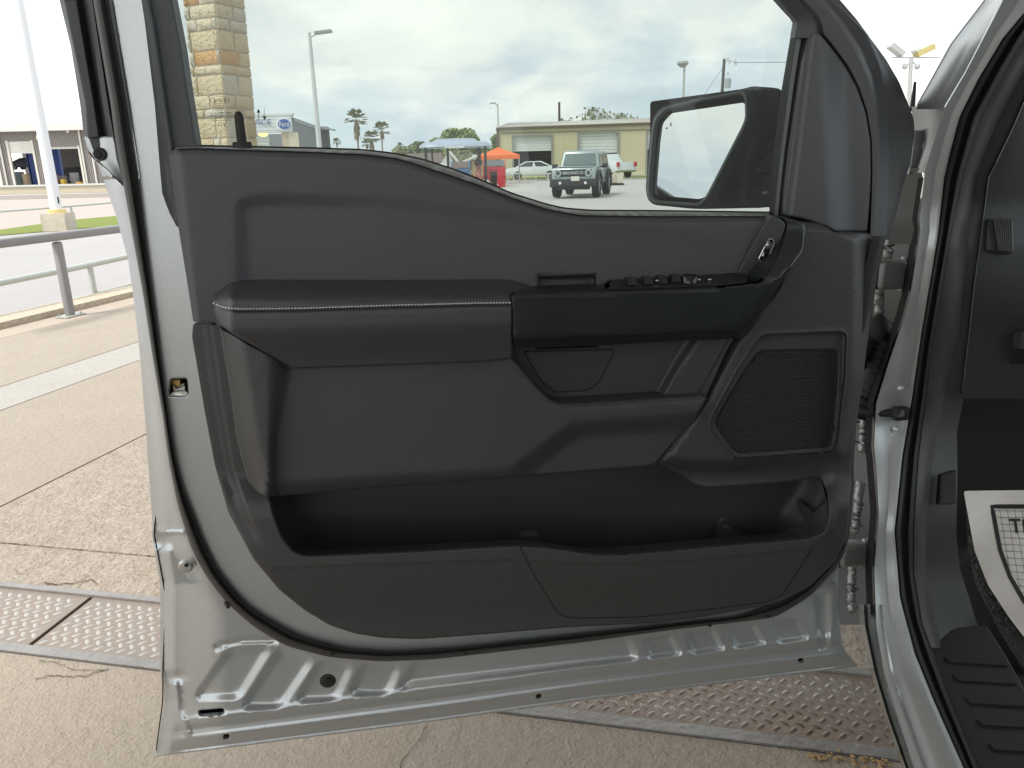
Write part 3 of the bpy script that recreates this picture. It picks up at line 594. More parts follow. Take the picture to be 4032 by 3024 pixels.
# ---- padded bolster under the armrest
bol = [(863, 1285), (930, 1325), (1002, 1365), (1152, 1440), (2018, 1405), (2030, 1420), (2060, 1455), (2101, 1508), (2156, 1566), (2192, 1582), (2234, 1586), (2500, 1570), (2764, 1553), (2785, 1565), (2740, 1646), (2693, 1700), (2578, 1832), (2510, 1840), (2200, 1864), (1900, 1890), (1500, 1920), (1051, 1957), (1018, 1940), (978, 1897), (958, 1830), (932, 1731), (905, 1533), (882, 1400)]
bolt_line = [(1071, 1877), (1500, 1855), (2000, 1829), (2056, 1788), (2171, 1700), (2240, 1650), (2560, 1640), (2785, 1565)]
zone_low = [(1040, 1885), (1500, 1857), (2000, 1829), (2056, 1788), (2171, 1700), (2250, 1645), (2900, 1600), (2900, 2100), (1000, 2100)]
def h_bol(P):
    x, y = P[:, 0], P[:, 1]
    l1 = np.interp(y, [1380, 1453, 1600, 1877, 1990], [1048, 1062, 1066, 1068, 1068]); l2 = np.interp(y, [1380, 1453, 1798, 1877, 1990], [1175, 1157, 1086, 1072, 1072])
    t = np.clip((x-l1+12)/np.maximum(l2-l1+12, 40), 0, 1); h = .026*(1-sst(t))
    lx = np.interp(y, [1280, 1400, 1730, 1900], [870, 882, 934, 980]); h -= .024*sst(1-(x-lx)/95)
    h -= .030*sst((sd_poly(P, zone_low)-4)/88)
    rim = sd_poly(P, [(2030, 1400), (2060, 1455), (2156, 1566), (2234, 1586), (2764, 1553), (2900, 1540), (2900, 1300), (2030, 1300)]); h -= .006*sst(1+rim/30)
    h += .012*sst((1700-y)/400)*(x > 1180)*0
    return h
patch('bolster', bol, .066, mat('grained_vinyl', (.047, .047, .050), .46, var=[(450, .3, (.067, .067, .072)), (4, .4, (.055, .054, .055)), (40, .2, (.062, .062, .065))], bump=[(550, .0005, 'v')], spec=.45), door, h_bol, grid=20, r=9, rd=.007, skirt=.055, fil=14, step=13, smooth=60, feat=[(zone_low, (4, 24, 46, 70, 92))], lines=[([(1048+d, 1380), (1066+d, 1600), (1068+d, 1880)],) for d in (0, 24)]+[([(1130, 1453), (1080, 1798)],), ([(1157, 1453), (1086, 1798), (1072, 1900)],), ([(1100, 1453), (1074, 1798)],)])
# recess behind the pull handle, with its small flap
patch('handle_recess', [(2000, 1340), (2900, 1320), (2870, 1360), (2775, 1570), (2200, 1600), (2000, 1400)], .026, M_PANEL, door,
      lambda P: .020*sst((P[:, 0]-(2700-(P[:, 1]-1351)*.62))/46), grid=18, r=0, skirt=0)
patch('recess_flap', [(2060, 1384), (2363, 1377), (2408, 1376), (2419, 1384), (2416, 1396), (2362, 1500), (2336, 1528), (2300, 1540), (2186, 1546), (2130, 1500)], .0295, mat('flap_plastic', (.036, .036, .038), .5, bump=[(750, .0002, 'v')]), door, grid=24, r=4, rd=.002, skirt=.004, fil=8)
patch('flap_pull', [(2110, 1380), (2352, 1369), (2353, 1362), (2110, 1372)], .032, M_SATIN, door, grid=30, r=3, rd=.002, skirt=.01, fil=2)
door_tube('recess_seam', [(2867, 1340), (2810, 1440), (2749, 1552)], .046, .0008, M_DARK, door, 5)
# ---- armrest
arm = [(848, 1128), (863, 1109), (899, 1102), (1300, 1099), (1900, 1094), (1999, 1094), (2059, 1108), (2101, 1124), (2070, 1150), (2016, 1160), (2018, 1300), (2020, 1412), (1900, 1425), (1500, 1440), (1152, 1452), (1002, 1364), (923, 1319), (863, 1276), (846, 1242), (838, 1193)]
topl = [(840, 1105), (899, 1102), (1999, 1094), (2110, 1122)]
seam = [(839, 1193), (881, 1211), (941, 1217), (1183, 1214), (1544, 1202), (1900, 1193), (2016, 1192)]
def h_arm(P):
    x, y = P[:, 0], P[:, 1]; dy = y-yint(topl, x); ys = yint(seam, x)
    h = .066*sst((dy+6)/92) + .006*sst((y-ys+30)/60)
    h -= .030*sst((y-ys-70)/170)
    h -= .040*sst(1-(x-838)/80)*1.0
    h -= .0035*np.exp(-((y-ys-7)/5)**2) - .0012*np.exp(-((y-ys+10)/9)**2)
    return h
patch('armrest', arm, .046, M_LEATH, door, h_arm, grid=18, r=10, rd=.008, skirt=.06, fil=14, step=10, smooth=70, lines=[([(x, y+d) for x, y in seam[1:]],) for d in (-5, 0, 4, 7, 10, 14, 20)])
st = MB(); Ls = dens(rnd(seam, 30, closed=False), 1.0, False); i = 0; Ls = resam(Ls, 95*2+1)
for k in range(95):
    A, B = Ls[2*k], Ls[2*k+1]; q = A+(B-A)*1.25; P2 = np.array([A+(0, .8), (A+q)/2, q-(0, .8)]); o = .046+h_arm(P2)+np.array([.0002, .0011, .0002]); st.tube([Vector(p) for p in DD(P2, o)], [.0006, .0010, .0006], 5)
st.build('seam_stitching', M_THREAD, door, 60, kind='stuff')
# ---- pull handle: a deep satin beam that turns up along the switch bezel
hand = [(2011, 1150), (2100, 1147), (2222, 1143), (2523, 1134), (2825, 1123), (2935, 1114), (2985, 1104), (3020, 1082), (3066, 989), (3093, 900), (3095, 880), (3084, 868), (3040, 852), (3070, 848), (3120, 862), (3160, 874), (3172, 890), (3163, 984), (3077, 1110), (3012, 1215), (2969, 1287), (2947, 1316), (2925, 1330), (2904, 1335), (2704, 1341), (2403, 1358), (2023, 1370), (2018, 1300)]
def h_hand(P):
    x, y = P[:, 0], P[:, 1]; yt = yint([(2011, 1150), (2523, 1134), (2825, 1123), (2985, 1104), (3100, 1080)], x)
    h = -.020*sst(1-(y-yt)/16)*sst((y-1062)/30)*sst((3010-x)/30)
    yb = yint([(2023, 1370), (2403, 1358), (2904, 1335), (3012, 1215), (3100, 1100)], x); h -= .028*sst(1-(yb-y)/52)
    h -= .060*sst((1120-y)/240)
    h += .004*sst((2300-x)/300)
    return h
patch('pull_handle', hand, .112, M_SATIN, door, h_hand, grid=18, r=9, rd=.006, skirt=.045, fil=12, step=10, smooth=65)
def h_sw(P):
    x, y = P[:, 0], P[:, 1]; yt = yint([(2370, 1131), (2403, 1101), (2830, 1080), (2909, 1075), (2985, 1104)], x); yb = yint([(2300, 1143), (2523, 1136), (2825, 1125), (2985, 1104)], x)
    return .048*np.clip((y-yt)/np.maximum(yb-yt, 6), 0, 1)
patch('window_switch_panel', [(2352, 1142), (2370, 1122), (2392, 1104), (2420, 1100), (2600, 1092), (2830, 1079), (2905, 1070), (2950, 1080), (2990, 1108), (2825, 1127), (2523, 1138)], .050, M_SATIN, door, h_sw, grid=12, r=4, rd=.002, skirt=.02, fil=8, step=8, smooth=70)
for i, (x, y, w) in enumerate(((2480, 1117, 26), (2545, 1113, 26), (2602, 1110, 26), (2655, 1106, 26))):
    b = MB(); c = D(x, y, .050+float(h_sw(np.array([[x, y]]))[0])); b.box(c+uz*.004, (.012, .022, .008), R=Matrix((DU, -DN, uz)).transposed(), top=(.010, .012)); b.build('window_switch', M_SATIN, door, 40)
kn = MB(); c = D(2712, 1106, .072); kn.tube([c-uz*.002, c+uz*.006, c+uz*.009], [.013, .012, .008], 18); kn.build('mirror_knob', M_GLOSS, door, 50)
for (x, y) in ((2470, 1112), (2494, 1121), (2582, 1107), (2606, 1117), (2664, 1104), (2696, 1117), (2716, 1101), (2745, 1103), (2788, 1103)):
    c = D(x, y, .078); MB().add([c, c+DU*.0046, c+DU*.0044+uz*.0016, c-DU*.0002+uz*.0016], [(0, 1, 2, 3)]).build('switch_symbol', M_WHITE, door)
# bezel strip with the lock rocker
bez = [(3034, 846), (3072, 862), (3092, 880), (3090, 898), (3064, 990), (3018, 1080), (2996, 1100), (2980, 1104), (2903, 1076), (2990, 911), (3028, 860)]
patch('switch_bezel', bez, .060, mat('bezel_plastic', (.050, .052, .054), .5, bump=[(800, .0001, 'v')]), door, lambda P: -.004*np.ones(len(P)), grid=18, r=5, rd=.003, skirt=.02, fil=10)
patch('lock_switch', [(2987, 1010), (2993, 1028), (3004, 1033), (3018, 1030), (3044, 962), (3047, 950), (3040, 940), (3026, 942)], .0590, M_GLOSS, door, lambda P: .002*sst(1-np.abs(P[:, 1]-987)/40), grid=12, r=4, rd=.002, skirt=.006, fil=6)
door_tube('lock_switch_ring', [(2988, 1018), (2994, 1030), (3004, 1034), (3019, 1031), (3046, 962), (3048, 950), (3040, 940), (3026, 941), (2988, 1018)], .0605, .0010, M_STEEL, door, 5)
for (x, y, op) in ((3003, 1003, 0), (3021, 963, 1)):
    gm = MB(); c = D(x, y, .0635); e = DU*.9; gm.add([c-e*.002-uz*.0018, c+e*.002-uz*.0018, c+e*.002+uz*.0012, c-e*.002+uz*.0012], [(0, 1, 2, 3)])
    c2 = c+uz*.0012+(e*.0018 if op else e*0); gm.tube([c2-e*.0013, c2-e*.0013+uz*.0018, c2+uz*.0028, c2+e*.0013+uz*.0018]+([] if op else [c2+e*.0013]), .00045, 5); gm.build('lock_symbol', M_WHITE, door)
# ---- loudspeaker grille: hexagonal net over a dark plate
P_ = 11.0; net = MB(); gl_ = np.array(rnd(grl, 10)); cs = []
for j in range(int(420/(P_*.866))):
    for i in range(int(500/P_)): cs.append((2812+i*P_+(j % 2)*P_/2, 1374+j*P_*.866))
cs = np.array(cs); cs = cs[sd_poly(cs, gl_) > 1.0]
h0 = np.array([(math.sin(math.pi/3*a), math.cos(math.pi/3*a)) for a in range(6)])
for (x, y) in cs:
    R1, R2 = P_*.58, P_*.36; q = np.vstack([h0*R1+(x, y), h0*R2+(x, y)]); w = DD(q, np.concatenate([np.full(6, .034), np.full(6, .0335)])); net.add(w, [(a, (a+1) % 6, 6+(a+1) % 6, 6+a) for a in range(6)])
net.build('speaker_grille', mat('grille_plastic', (.022, .023, .024), .38), door, kind='stuff')
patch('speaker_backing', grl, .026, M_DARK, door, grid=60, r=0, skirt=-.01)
# ---- small hardware on the inner panel
b = MB(); c = D(734, 2225, -.004); b.tube([c, c+DN*.004, c+DN*.0075, c+DN*.008], [.0105, .0105, .0085, .0045], 18); b.build('panel_screw', M_STEEL, door, 40)
c = D(734, 2225, .0042); MB().tube([c, c+DN*.0008], .0032, 6).build('screw_socket', M_DARK, door)
b = MB(); c = D(1291, 2676, -.010); b.tube([c, c+DN*.003, c+DN*.005], [.0130, .0125, .0085], 22); b.build('rubber_plug', M_RUB, door, 40)
b = MB(); c = D(1291, 2676, -.005); b.tube([c, c+DN*.0025], [.0045, .004], 12); b.build('plug_centre', M_DARK, door, 40)
b = MB(); c = D(700, 1515, -.022); Rm = Matrix((DU, -DN, uz)).transposed()
b.box(c, (.010, .012, .016), Rm); b.build('latch_claw', mat('brass_plated', (.55, .36, .14), .35, .8), door)
b = MB(); b.box(D(712, 1530, -.020), (.014, .014, .010), Rm); b.tube([D(688, 1512, -.018), D(694, 1528, -.012), D(712, 1522, -.01), D(724, 1512, -.012)], .0016, 6); b.build('latch_lever', M_STEEL, door, 40)
patch('latch_plate', [(676, 1545), (736, 1541), (738, 1558), (670, 1560)], -.006, M_STEEL, door, grid=30, r=0, skirt=.004)

# ---- door mirror outside the glass
MP = D(2780, 560, -.20); fwd = (MP - Vector((0, 0, CAMZ))).normalized()
mn_ = (-DU*.62 + DN*.80 + Vector((0, 0, .05))).normalized()       # mirror looks back along the truck and a little inwards
def MPL(P, o=0.0): return place_at(np.array(MP), np.array(mn_))(P, o)
def mpatch(name, outl, o, m, **k): return patch(name, outl, o, m, door, place=MPL, nrm=np.array(mn_), **k)
hou = [(2604, 418), (2742, 384), (2928, 349), (2962, 339), (3090, 348), (3110, 500), (3100, 800), (3012, 818), (2742, 824), (2574, 807), (2550, 786), (2542, 742), (2557, 556), (2570, 465)]
rim = [(2612, 422), (2742, 390), (2925, 356), (2942, 372), (2948, 465), (2936, 500), (2790, 780), (2756, 812), (2574, 800), (2552, 782), (2547, 742), (2562, 556), (2574, 470)]
opn = [(2622, 436), (2742, 403), (2915, 370), (2932, 385), (2934, 465), (2921, 497), (2778, 775), (2750, 800), (2580, 788), (2563, 770), (2560, 735), (2574, 556), (2584, 478)]
gls = [(2631, 448), (2933, 403), (2938, 465), (2924, 497), (2783, 772), (2756, 784), (2580, 769), (2565, 749), (2564, 732), (2574, 640), (2606, 479), (2615, 458)]
tri = [(3040, 590), (3005, 630), (2972, 678), (3030, 681), (3060, 684), (3070, 585)]
M_MIRP = mat('mirror_housing_plastic', (.050, .055, .060), .5, bump=[(500, .0003, 'v')], spec=.45)
mpatch('mirror_housing', hou, 0, M_MIRP, h=lambda P: -.004-.030*sst((sd_poly(P, rnd([(2946, 330), (3200, 330), (3200, 830), (2790, 830), (2790, 790), (2948, 480)], 10)))/120)+.006*sst(1-d_line(P, [(2985, 555), (2950, 640), (2936, 780)])/26), grid=16, r=14, rd=.012, skirt=.055, fil=44, holes=[opn, tri], lines=[([(2985+d, 555), (2950+d, 640), (2936+d, 780)],) for d in (-24, -12, 0, 12, 24)])
mpatch('mirror_bezel', rim, .004, mat('mirror_rim_plastic', (.30, .32, .32), .45), grid=30, r=5, rd=.004, skirt=.012, holes=[opn], fil=16, step=8)
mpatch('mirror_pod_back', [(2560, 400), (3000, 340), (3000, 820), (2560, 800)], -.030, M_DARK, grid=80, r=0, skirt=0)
M_MIR = mat('mirror_silver', (.93, .94, .95), .01, 1.0)
patch('fender_glimpse', tri, -.13, M_SIL, door, grid=60, r=0, skirt=0)  # silver patch added behind the mirror opening for the fender seen through it
mpatch('mirror_glass', gls, -.016, M_MIR, grid=300, r=0, skirt=.004, fil=14)
MB().add([MPL([(x, y)], -.0155)[0] for x, y in ((2639, 484), (2643, 483), (2643, 496), (2639, 497))], [(0, 1, 2, 3)]).add([MPL([(x, y)], -.0155)[0] for x, y in ((2622, 502), (2628, 501), (2628, 508), (2622, 508))], [(0, 1, 2, 3)]).build('mirror_icon', M_INK, door)
patch('mirror_lamp', [(3010, 754), (3028, 752), (3028, 764), (3006, 764)], -.045, mat('lamp_lens', (.8, .8, .75), .2), door, grid=30, r=0, skirt=.004)
# ================================================================== truck body around the door opening
cL = [(0, 3874), (174, 3741), (339, 3650), (421, 3600), (470, 3597), (568, 3618), (683, 3602), (700, 3631), (866, 3604), (905, 3611), (1151, 3571), (1250, 3545), (1442, 3478), (1588, 3432), (1761, 3422), (1800, 3436), (2021, 3447), (2243, 3425), (2464, 3432), (2649, 3462), (2818, 3513), (3024, 3580)]
jl = [(700, 3631), (866, 3604), (905, 3611), (1151, 3571), (1250, 3545), (1442, 3478), (1588, 3432), (1761, 3424), (1800, 3430), (2021, 3447), (2243, 3427), (2464, 3434), (2649, 3462), (2818, 3513), (3024, 3580), (3300, 3690)]
# depth at each row of the picture, taken from the upright plane of the sill running forward
_bn = np.array(TR); _bp = np.array(_s0)
def bdepth(y):
    x = np.interp(y, [q[0] for q in jl], [q[1] for q in jl]); d = rays(np.stack([x, y], 1)); k = (np.dot(_bp-C0, _bn))/(d @ _bn); return k
yy = np.arange(-500, 3320, 20.0); bd = bdepth(np.clip(yy, 860, 3300))
top = yy < 860; bd[top] = bdepth(np.array([860.]))[0] - (860-yy[top])*.00030
ker = np.ones(9)/9; bd = np.convolve(np.pad(bd, 4, 'edge'), ker, 'valid')
def DEP(P, o=0.0):                                     # o: metres farther away than the opening's edge
    P = np.atleast_2d(P); return C0 + rays(P)*(np.interp(P[:, 1], yy, bd)+o)[:, None]
l1 = [(0, 3943), (128, 3879), (284, 3799), (435, 3709), (568, 3668), (678, 3634), (700, 3636)]+shift(jl[1:], 10)
l2 = [(0, 4068), (50, 4032), (151, 3947), (312, 3851), (458, 3778), (596, 3741), (700, 3717), (932, 3691), (1330, 3624), (1562, 3591), (1800, 3552), (2095, 3521), (2354, 3543), (2575, 3602), (2759, 3676), (3024, 3794), (3300, 3920)]
ph = [(-450, 4250)]; l1e = [(-450, 4190)]+l1; l2e = [(-450, 4330)]+l2; cLe = [(-450, 4210), (0, 3874)]
mid = mixc(l1e, l2e, .5)
def lt(name, cols, offs, m, y0, y1, parent=truck, **k): return loft(name, cols, offs, m, parent, y0, y1, 20, place=DEP, flip=True, **k)
lt('door_jamb', [l1e, mixc(l1e, l2e, .06), mixc(l1e, l2e, .45), mixc(l1e, l2e, .55), mixc(l1e, l2e, .9), l2e, shift(l2e, 6)], [.06, .0, .004, .008, .004, -.012, .01], mat('jamb_silver', (.62, .65, .67), .38, .35, var=[(260, .5, (.55, .58, .60))], coat=.3), -450, 3300, smooth=40)
# outer A pillar and cowl towards the windscreen
pe = [(-450, 4150), (0, 3874), (174, 3741), (339, 3650), (421, 3603), (470, 3600), (568, 3618), (700, 3610)]
lt('a_pillar', [pe, shift(pe, 8), mixc(pe, l1e, .55), mixc(pe, l1e, .7), l1e], [.10, .05, .03, .02, .005], M_FRAME, -450, 430, mats=[M_FRAME, M_SIL], cm=[0, 1, 1, 1], smooth=60)
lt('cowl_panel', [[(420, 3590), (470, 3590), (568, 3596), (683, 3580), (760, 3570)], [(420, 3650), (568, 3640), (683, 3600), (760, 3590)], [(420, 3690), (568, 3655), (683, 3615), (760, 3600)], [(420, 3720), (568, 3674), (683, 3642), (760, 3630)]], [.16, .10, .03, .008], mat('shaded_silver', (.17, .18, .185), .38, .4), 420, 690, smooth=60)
lt('cowl_side_gap', [[(660, 3560), (900, 3500)], [(660, 3625), (700, 3635), (866, 3608), (920, 3612)]], [.12, .03], M_RUB, 662, 960)  # black sheet put in for the shade of the gap
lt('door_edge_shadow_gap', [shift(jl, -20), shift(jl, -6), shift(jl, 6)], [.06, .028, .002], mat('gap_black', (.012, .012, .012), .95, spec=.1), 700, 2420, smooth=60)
# sill flank below the opening (rocker) with its crease lines
sf = [(2300, 3370), (2464, 3385), (2649, 3430), (2818, 3480), (3024, 3555), (3300, 3650)]
lt('rocker_panel', [sf, mixc(sf, l1e, .35), mixc(sf, l1e, .5), mixc(sf, l1e, .75), l1e, mixc(l1e, l2e, .3)], [.11, .035, .045, .012, .018, -.004], M_SILD, 2380, 3300, smooth=45)
# double lip door seal
def band(name, a, b, offs, m, y0, y1, **k):
    n = len(offs); return lt(name, [mixc(a, b, i/(n-1)) for i in range(n)], offs, m, y0, y1, smooth=50, **k)
l3 = [(-450, 4420), (0, 4150), (105, 4060), (229, 3985), (458, 3860), (700, 3790), (932, 3745), (1363, 3672), (1800, 3618), (2058, 3600), (2243, 3598), (2449, 3630), (2700, 3720), (3024, 3850), (3300, 3975)]
band('opening_seal', l2e, l3, [.0, -.016, -.020, -.006, -.004, -.016, -.012, .01], M_RUB, -450, 3300)
l4 = [(-450, 4500), (0, 4230), (229, 4060), (458, 3935), (700, 3836), (900, 3815), (1297, 3777), (1542, 3722), (1800, 3676), (2058, 3646), (2243, 3646), (2449, 3683), (2560, 3715)]
M_PILTR = mat('brown_grey_trim', (.045, .042, .042), .5, var=[(9, .4, (.055, .05, .05))])
band('pillar_trim', l3, l4, [.0, .004, .03, .05], M_PILTR, -450, 2560)
l5 = [(-450, 4560), (300, 4075), (500, 3990), (700, 3893), (1111, 3838), (1542, 3790)]
band('dash_end_panel', l4, l5, [.05, .05, .055], mat('dash_plastic', (.034, .037, .040), .5, bump=[(600, .0003, 'v')]), -450, 1550)
M_DASH = MATS['dash_plastic']
right_ = [(-450, 4560), (200, 4200), (400, 4130), (3300, 4130)]
lt('dashboard_side', [l5, shift(l5, 3), mixc(l5, right_, .35), right_], [.058, .050, .06, .10], M_DASH, -450, 1580, smooth=50)
band('dash_seam', shift(l5, -2), shift(l5, 2), [.048, .046, .048], mat('pale_seam', (.22, .23, .24), .5), 640, 1548)
lt('kick_panel', [l4, [(1540, 3800), (1700, 3768), (1863, 3770), (1990, 3768), (2100, 3765), (2243, 3780), (2400, 3830), (2560, 3880)]], [.05, .10], mat('kick_plastic', (.026, .027, .029), .5, bump=[(600, .0003, 'v')]), 1540, 2560)
def bpatch(name, outl, o, m, parent=truck, **k): return patch(name, outl, o, m, parent, place=lambda P, oo: DEP(P, -oo), nrm=-np.array(CM @ Vector((0, 0, -1))), **k)
bpatch('fuse_cover', [(3703, 1870), (3768, 1850), (3768, 1985), (3695, 1988)], -.045, MATS['kick_plastic'], grid=40, r=5, rd=.003, skirt=.01, fil=6)
# defrost vent with its fins
bpatch('side_vent', [(3886, 880), (3898, 860), (3985, 862), (3992, 990), (3975, 1002), (3890, 990), (3880, 985)], -.046, M_DASH, grid=30, r=6, rd=.004, skirt=.008, fil=8)
bpatch('vent_opening', [(3912, 862), (3984, 864), (3988, 992), (3932, 985)], -.043, M_DARK, grid=40, r=0, skirt=0)
fb = MB()
for i in range(8):
    t = i/7; a, b = DEP([(3914+t*68, 864)], .040)[0], DEP([(3934+t*52, 984+t*8)], .040)[0]; fb.tube([a, b], .0012, 5)
fb.build('vent_fin', M_FRAMEL, truck, kind='stuff')
# footwell, carpet and sill plate
lt('footwell_liner', [[(1540, 3700), (3300, 3700)], [(1540, 4600), (3300, 4600)]], [.70, .70], mat('black_carpet', (.012, .012, .013), .95, bump=[(200, .003, 'n')]), 1500, 2300)
FZ = DEP([(3900, 2600)], .02)[0][2]
def FP(P, o=0.0):
    d = rays(P); o = np.asarray(o)*np.ones(len(d)); return C0+d*((FZ+o-CAMZ)/d[:, 2])[:, None]
def fpatch(name, outl, o, m, parent=truck, **k): return patch(name, outl, o, m, parent, place=FP, nrm=np.array((0, 0, 1)), **k)
M_CARP = MATS['black_carpet']
fpatch('carpet', [(3640, 2150), (4700, 2150), (4900, 3400), (3900, 3400)], -.03, M_CARP, grid=90, r=0, skirt=0, h=lambda P: .006*np.sin(P[:, 0]*.05)*np.sin(P[:, 1]*.043))
sill = [(3609, 2494), (3700, 2478), (3884, 2462), (3960, 2580), (4060, 2760), (4230, 3050), (4350, 3300), (3965, 3300), (3838, 3024), (3720, 2760)]
fpatch('sill_plate', sill, 0, mat('sill_plastic', (.022, .024, .026), .5, bump=[(700, .0003, 'v')]), grid=30, r=8, rd=.005, skirt=.04, fil=14)
for i, (x, y) in enumerate(((3715, 2580), (3750, 2652), (3800, 2742), (3845, 2828), (3893, 2925), (3945, 3030))):
    fpatch('sill_tread', [(x, y), (x+14, y+2), (x+26, y+14), (x+250, y+32), (x+252, y+40), (x+22, y+26)], .004, MATS['sill_plastic'], grid=40, r=2, rd=.001, skirt=.005, fil=3)
# plastic film rumpled round the paper
def h_film(P): return .006*np.abs(np.sin(P[:, 0]*.11+np.sin(P[:, 1]*.06)*2))*np.abs(np.sin(P[:, 1]*.05+P[:, 0]*.03))+.004
def filmx(nt, b, tc):
    o = [n for n in nt.nodes if n.type == 'OUTPUT_MATERIAL'][0]; t = nt.nodes.new('ShaderNodeBsdfTransparent'); t.inputs[0].default_value = (.93, .93, .93, 1)
    mx = nt.nodes.new('ShaderNodeMixShader'); mx.inputs[0].default_value = .10; b.inputs['Roughness'].default_value = .12; b.inputs['Base Color'].default_value = (.5, .5, .5, 1)
    nt.links.new(t.outputs[0], mx.inputs[1]); nt.links.new(b.outputs[0], mx.inputs[2]); nt.links.new(mx.outputs[0], o.inputs[0])
film = patch('plastic_film', [(3800, 1960), (3810, 2150), (3840, 2300), (3930, 2480), (4020, 2620), (4100, 2700), (4500, 2700), (4500, 2000)], -.012, mat('clear_film', (.5, .5, .5), .12, extra=filmx), None, place=FP, nrm=np.array((0, 0, 1)), h=h_film, grid=9, r=0, skirt=0, smooth=15,
             label='crumpled clear plastic film on the truck footwell carpet', cat='plastic film')
# paper floor mat
pap = [(3794, 1933), (4032, 1930), (4400, 1925), (4500, 2300), (4450, 2760), (4200, 2650), (4032, 2508), (3971, 2427), (3890, 2302), (3838, 2169), (3812, 2030)]
mat_paper = mat('white_paper', (.78, .76, .74), .75, var=[(9, .35, (.70, .68, .67))], bump=[(14, .006, 'n')])
h_pap = lambda P: .003*np.sin(P[:, 0]*.021+P[:, 1]*.013)+.003
paper = patch('paper_floor_mat', pap, 0, mat_paper, None, place=FP, nrm=np.array((0, 0, 1)), h=h_pap, grid=24, r=0, skirt=.0004, smooth=80, label='white paper floor mat with a thick black border and faint grid lines', cat='floor mat')
def pline(a, b, w, name, o=.0012, n=12):
    a, b = np.array(a, float), np.array(b, float); t = (b-a)/np.linalg.norm(b-a); q = np.array((-t[1], t[0]))*w/2; mb = MB(); L = [a+(b-a)*i/n for i in range(n+1)]
    return [(p+q, p-q) for p in L]
def pstrip(polyl, w, name, m=M_INK, o=.0012):
    mb = MB(); L = dens(np.array(polyl, float), 20, False); t = np.gradient(L, axis=0); t /= np.linalg.norm(t, axis=1)[:, None]; q = np.stack([-t[:, 1], t[:, 0]], 1)*w/2
    A = FP(L+q, h_pap(L+q)+o); B = FP(L-q, h_pap(L-q)+o)
    for i in range(len(L)-1): mb.add([A[i], A[i+1], B[i+1], B[i]], [(0, 1, 2, 3)])
    return mb
fr_ = [(4420, 1992), (4040, 1994), (3906, 1994), (3918, 2060), (3938, 2165), (3976, 2270), (4032, 2366), (4100, 2450)]
pstrip(fr_, 17, '').build('printed_border', M_INK, paper)
gmb = MB(); inn = rnd([(3912, 1998), (4420, 1998), (4420, 2450), (4100, 2445), (4036, 2360), (3982, 2268), (3944, 2162), (3924, 2060)], 4)
for i in range(20):
    for (a, b) in (((3905+i*29, 1990), (3940+i*29+40, 2460)), ((3900, 2010+i*26), (4440, 2016+i*30))):
        L = np.array([np.array(a)+(np.array(b)-np.array(a))*k/60 for k in range(61)]); s = sd_poly(L, inn)
        for k in range(60):
            if s[k] > 3 and s[k+1] > 3:
                t = L[k+1]-L[k]; q = np.array((-t[1], t[0]))/np.linalg.norm(t)*.9; A = FP(np.array([L[k]+q, L[k+1]+q, L[k+1]-q, L[k]-q]), h_pap(L[k:k+1])[0]+.0010); gmb.add(A, [(0, 1, 2, 3)])
gmb.build('printed_grid', mat('grey_ink', (.16, .16, .17), .7), paper, kind='stuff')
tb = pstrip([(3973, 2047), (4017, 2047)], 9, '', o=.0016); t2 = pstrip([(3996, 2047), (4003, 2099)], 10, '', o=.0018); t3 = pstrip([(4028, 2045), (4035, 2099)], 9, '', o=.0016); t4 = pstrip([(4066, 2045), (4073, 2099)], 9, '', o=.0016); t5 = pstrip([(4030, 2072), (4072, 2072)], 8, '', o=.0018)
for q in (t2, t3, t4, t5): tb.add(q.v, q.f)
tb.build('printed_letters', M_INK, paper)
# handle of the bonnet release at the picture's edge
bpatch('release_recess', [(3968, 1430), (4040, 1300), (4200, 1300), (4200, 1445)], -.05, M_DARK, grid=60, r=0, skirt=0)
bpatch('bonnet_release', [(4012, 1370), (4022, 1306), (4090, 1300), (4090, 1376)], -.035, M_FRAMEL, grid=30, r=5, rd=.004, skirt=.02, fil=10)
# ---- the rest of the cab beside and behind the camera
_hz = Vector((0, 0, 1)); Bp0 = Vector((_s0.x, _s0.y, 0))
def tk(f, r, z): return Bp0 + TF*f + TR*r + _hz*z
cabm = MB(); cabm.prism([tk(-1.15, .02, .5), tk(-3.0, .02, .5), tk(-3.0, .02, 1.35), tk(-2.98, .05, 1.38), tk(-1.17, .05, 1.38), tk(-1.15, .02, 1.35)], TR*.10); cabm.build('rear_door', M_SIL, truck, 40)
MB().prism([tk(-3.0, .15, 1.90), tk(-1.25, .15, 1.90), tk(-1.15, .25, 1.88), tk(-1.15, 1.6, 1.88), tk(-1.25, 1.75, 1.90), tk(-3.0, 1.75, 1.90)], (0, 0, .07)).build('roof', M_SIL, truck, 40)
MB().prism([tk(-3.0, .1, .5), tk(-3.0, 1.8, .5), tk(-3.0, 1.8, 1.25), tk(-3.0, .15, 1.25)], -TF*.08).build('cab_rear', M_SIL, truck, 40)
MB().prism([tk(-3.0, 1.85, .5), tk(.9, 1.85, .5), tk(.9, 1.85, 1.3), tk(-3.0, 1.85, 1.3)], TR*.1).build('far_side', M_SIL, truck, 40)
MB().prism([tk(1.5, .1, .45), tk(1.5, 1.9, .45), tk(1.5, 1.9, 1.15), tk(1.5, .1, 1.15)], TF*1.2).build('engine_bay', M_SILD, truck, 40)
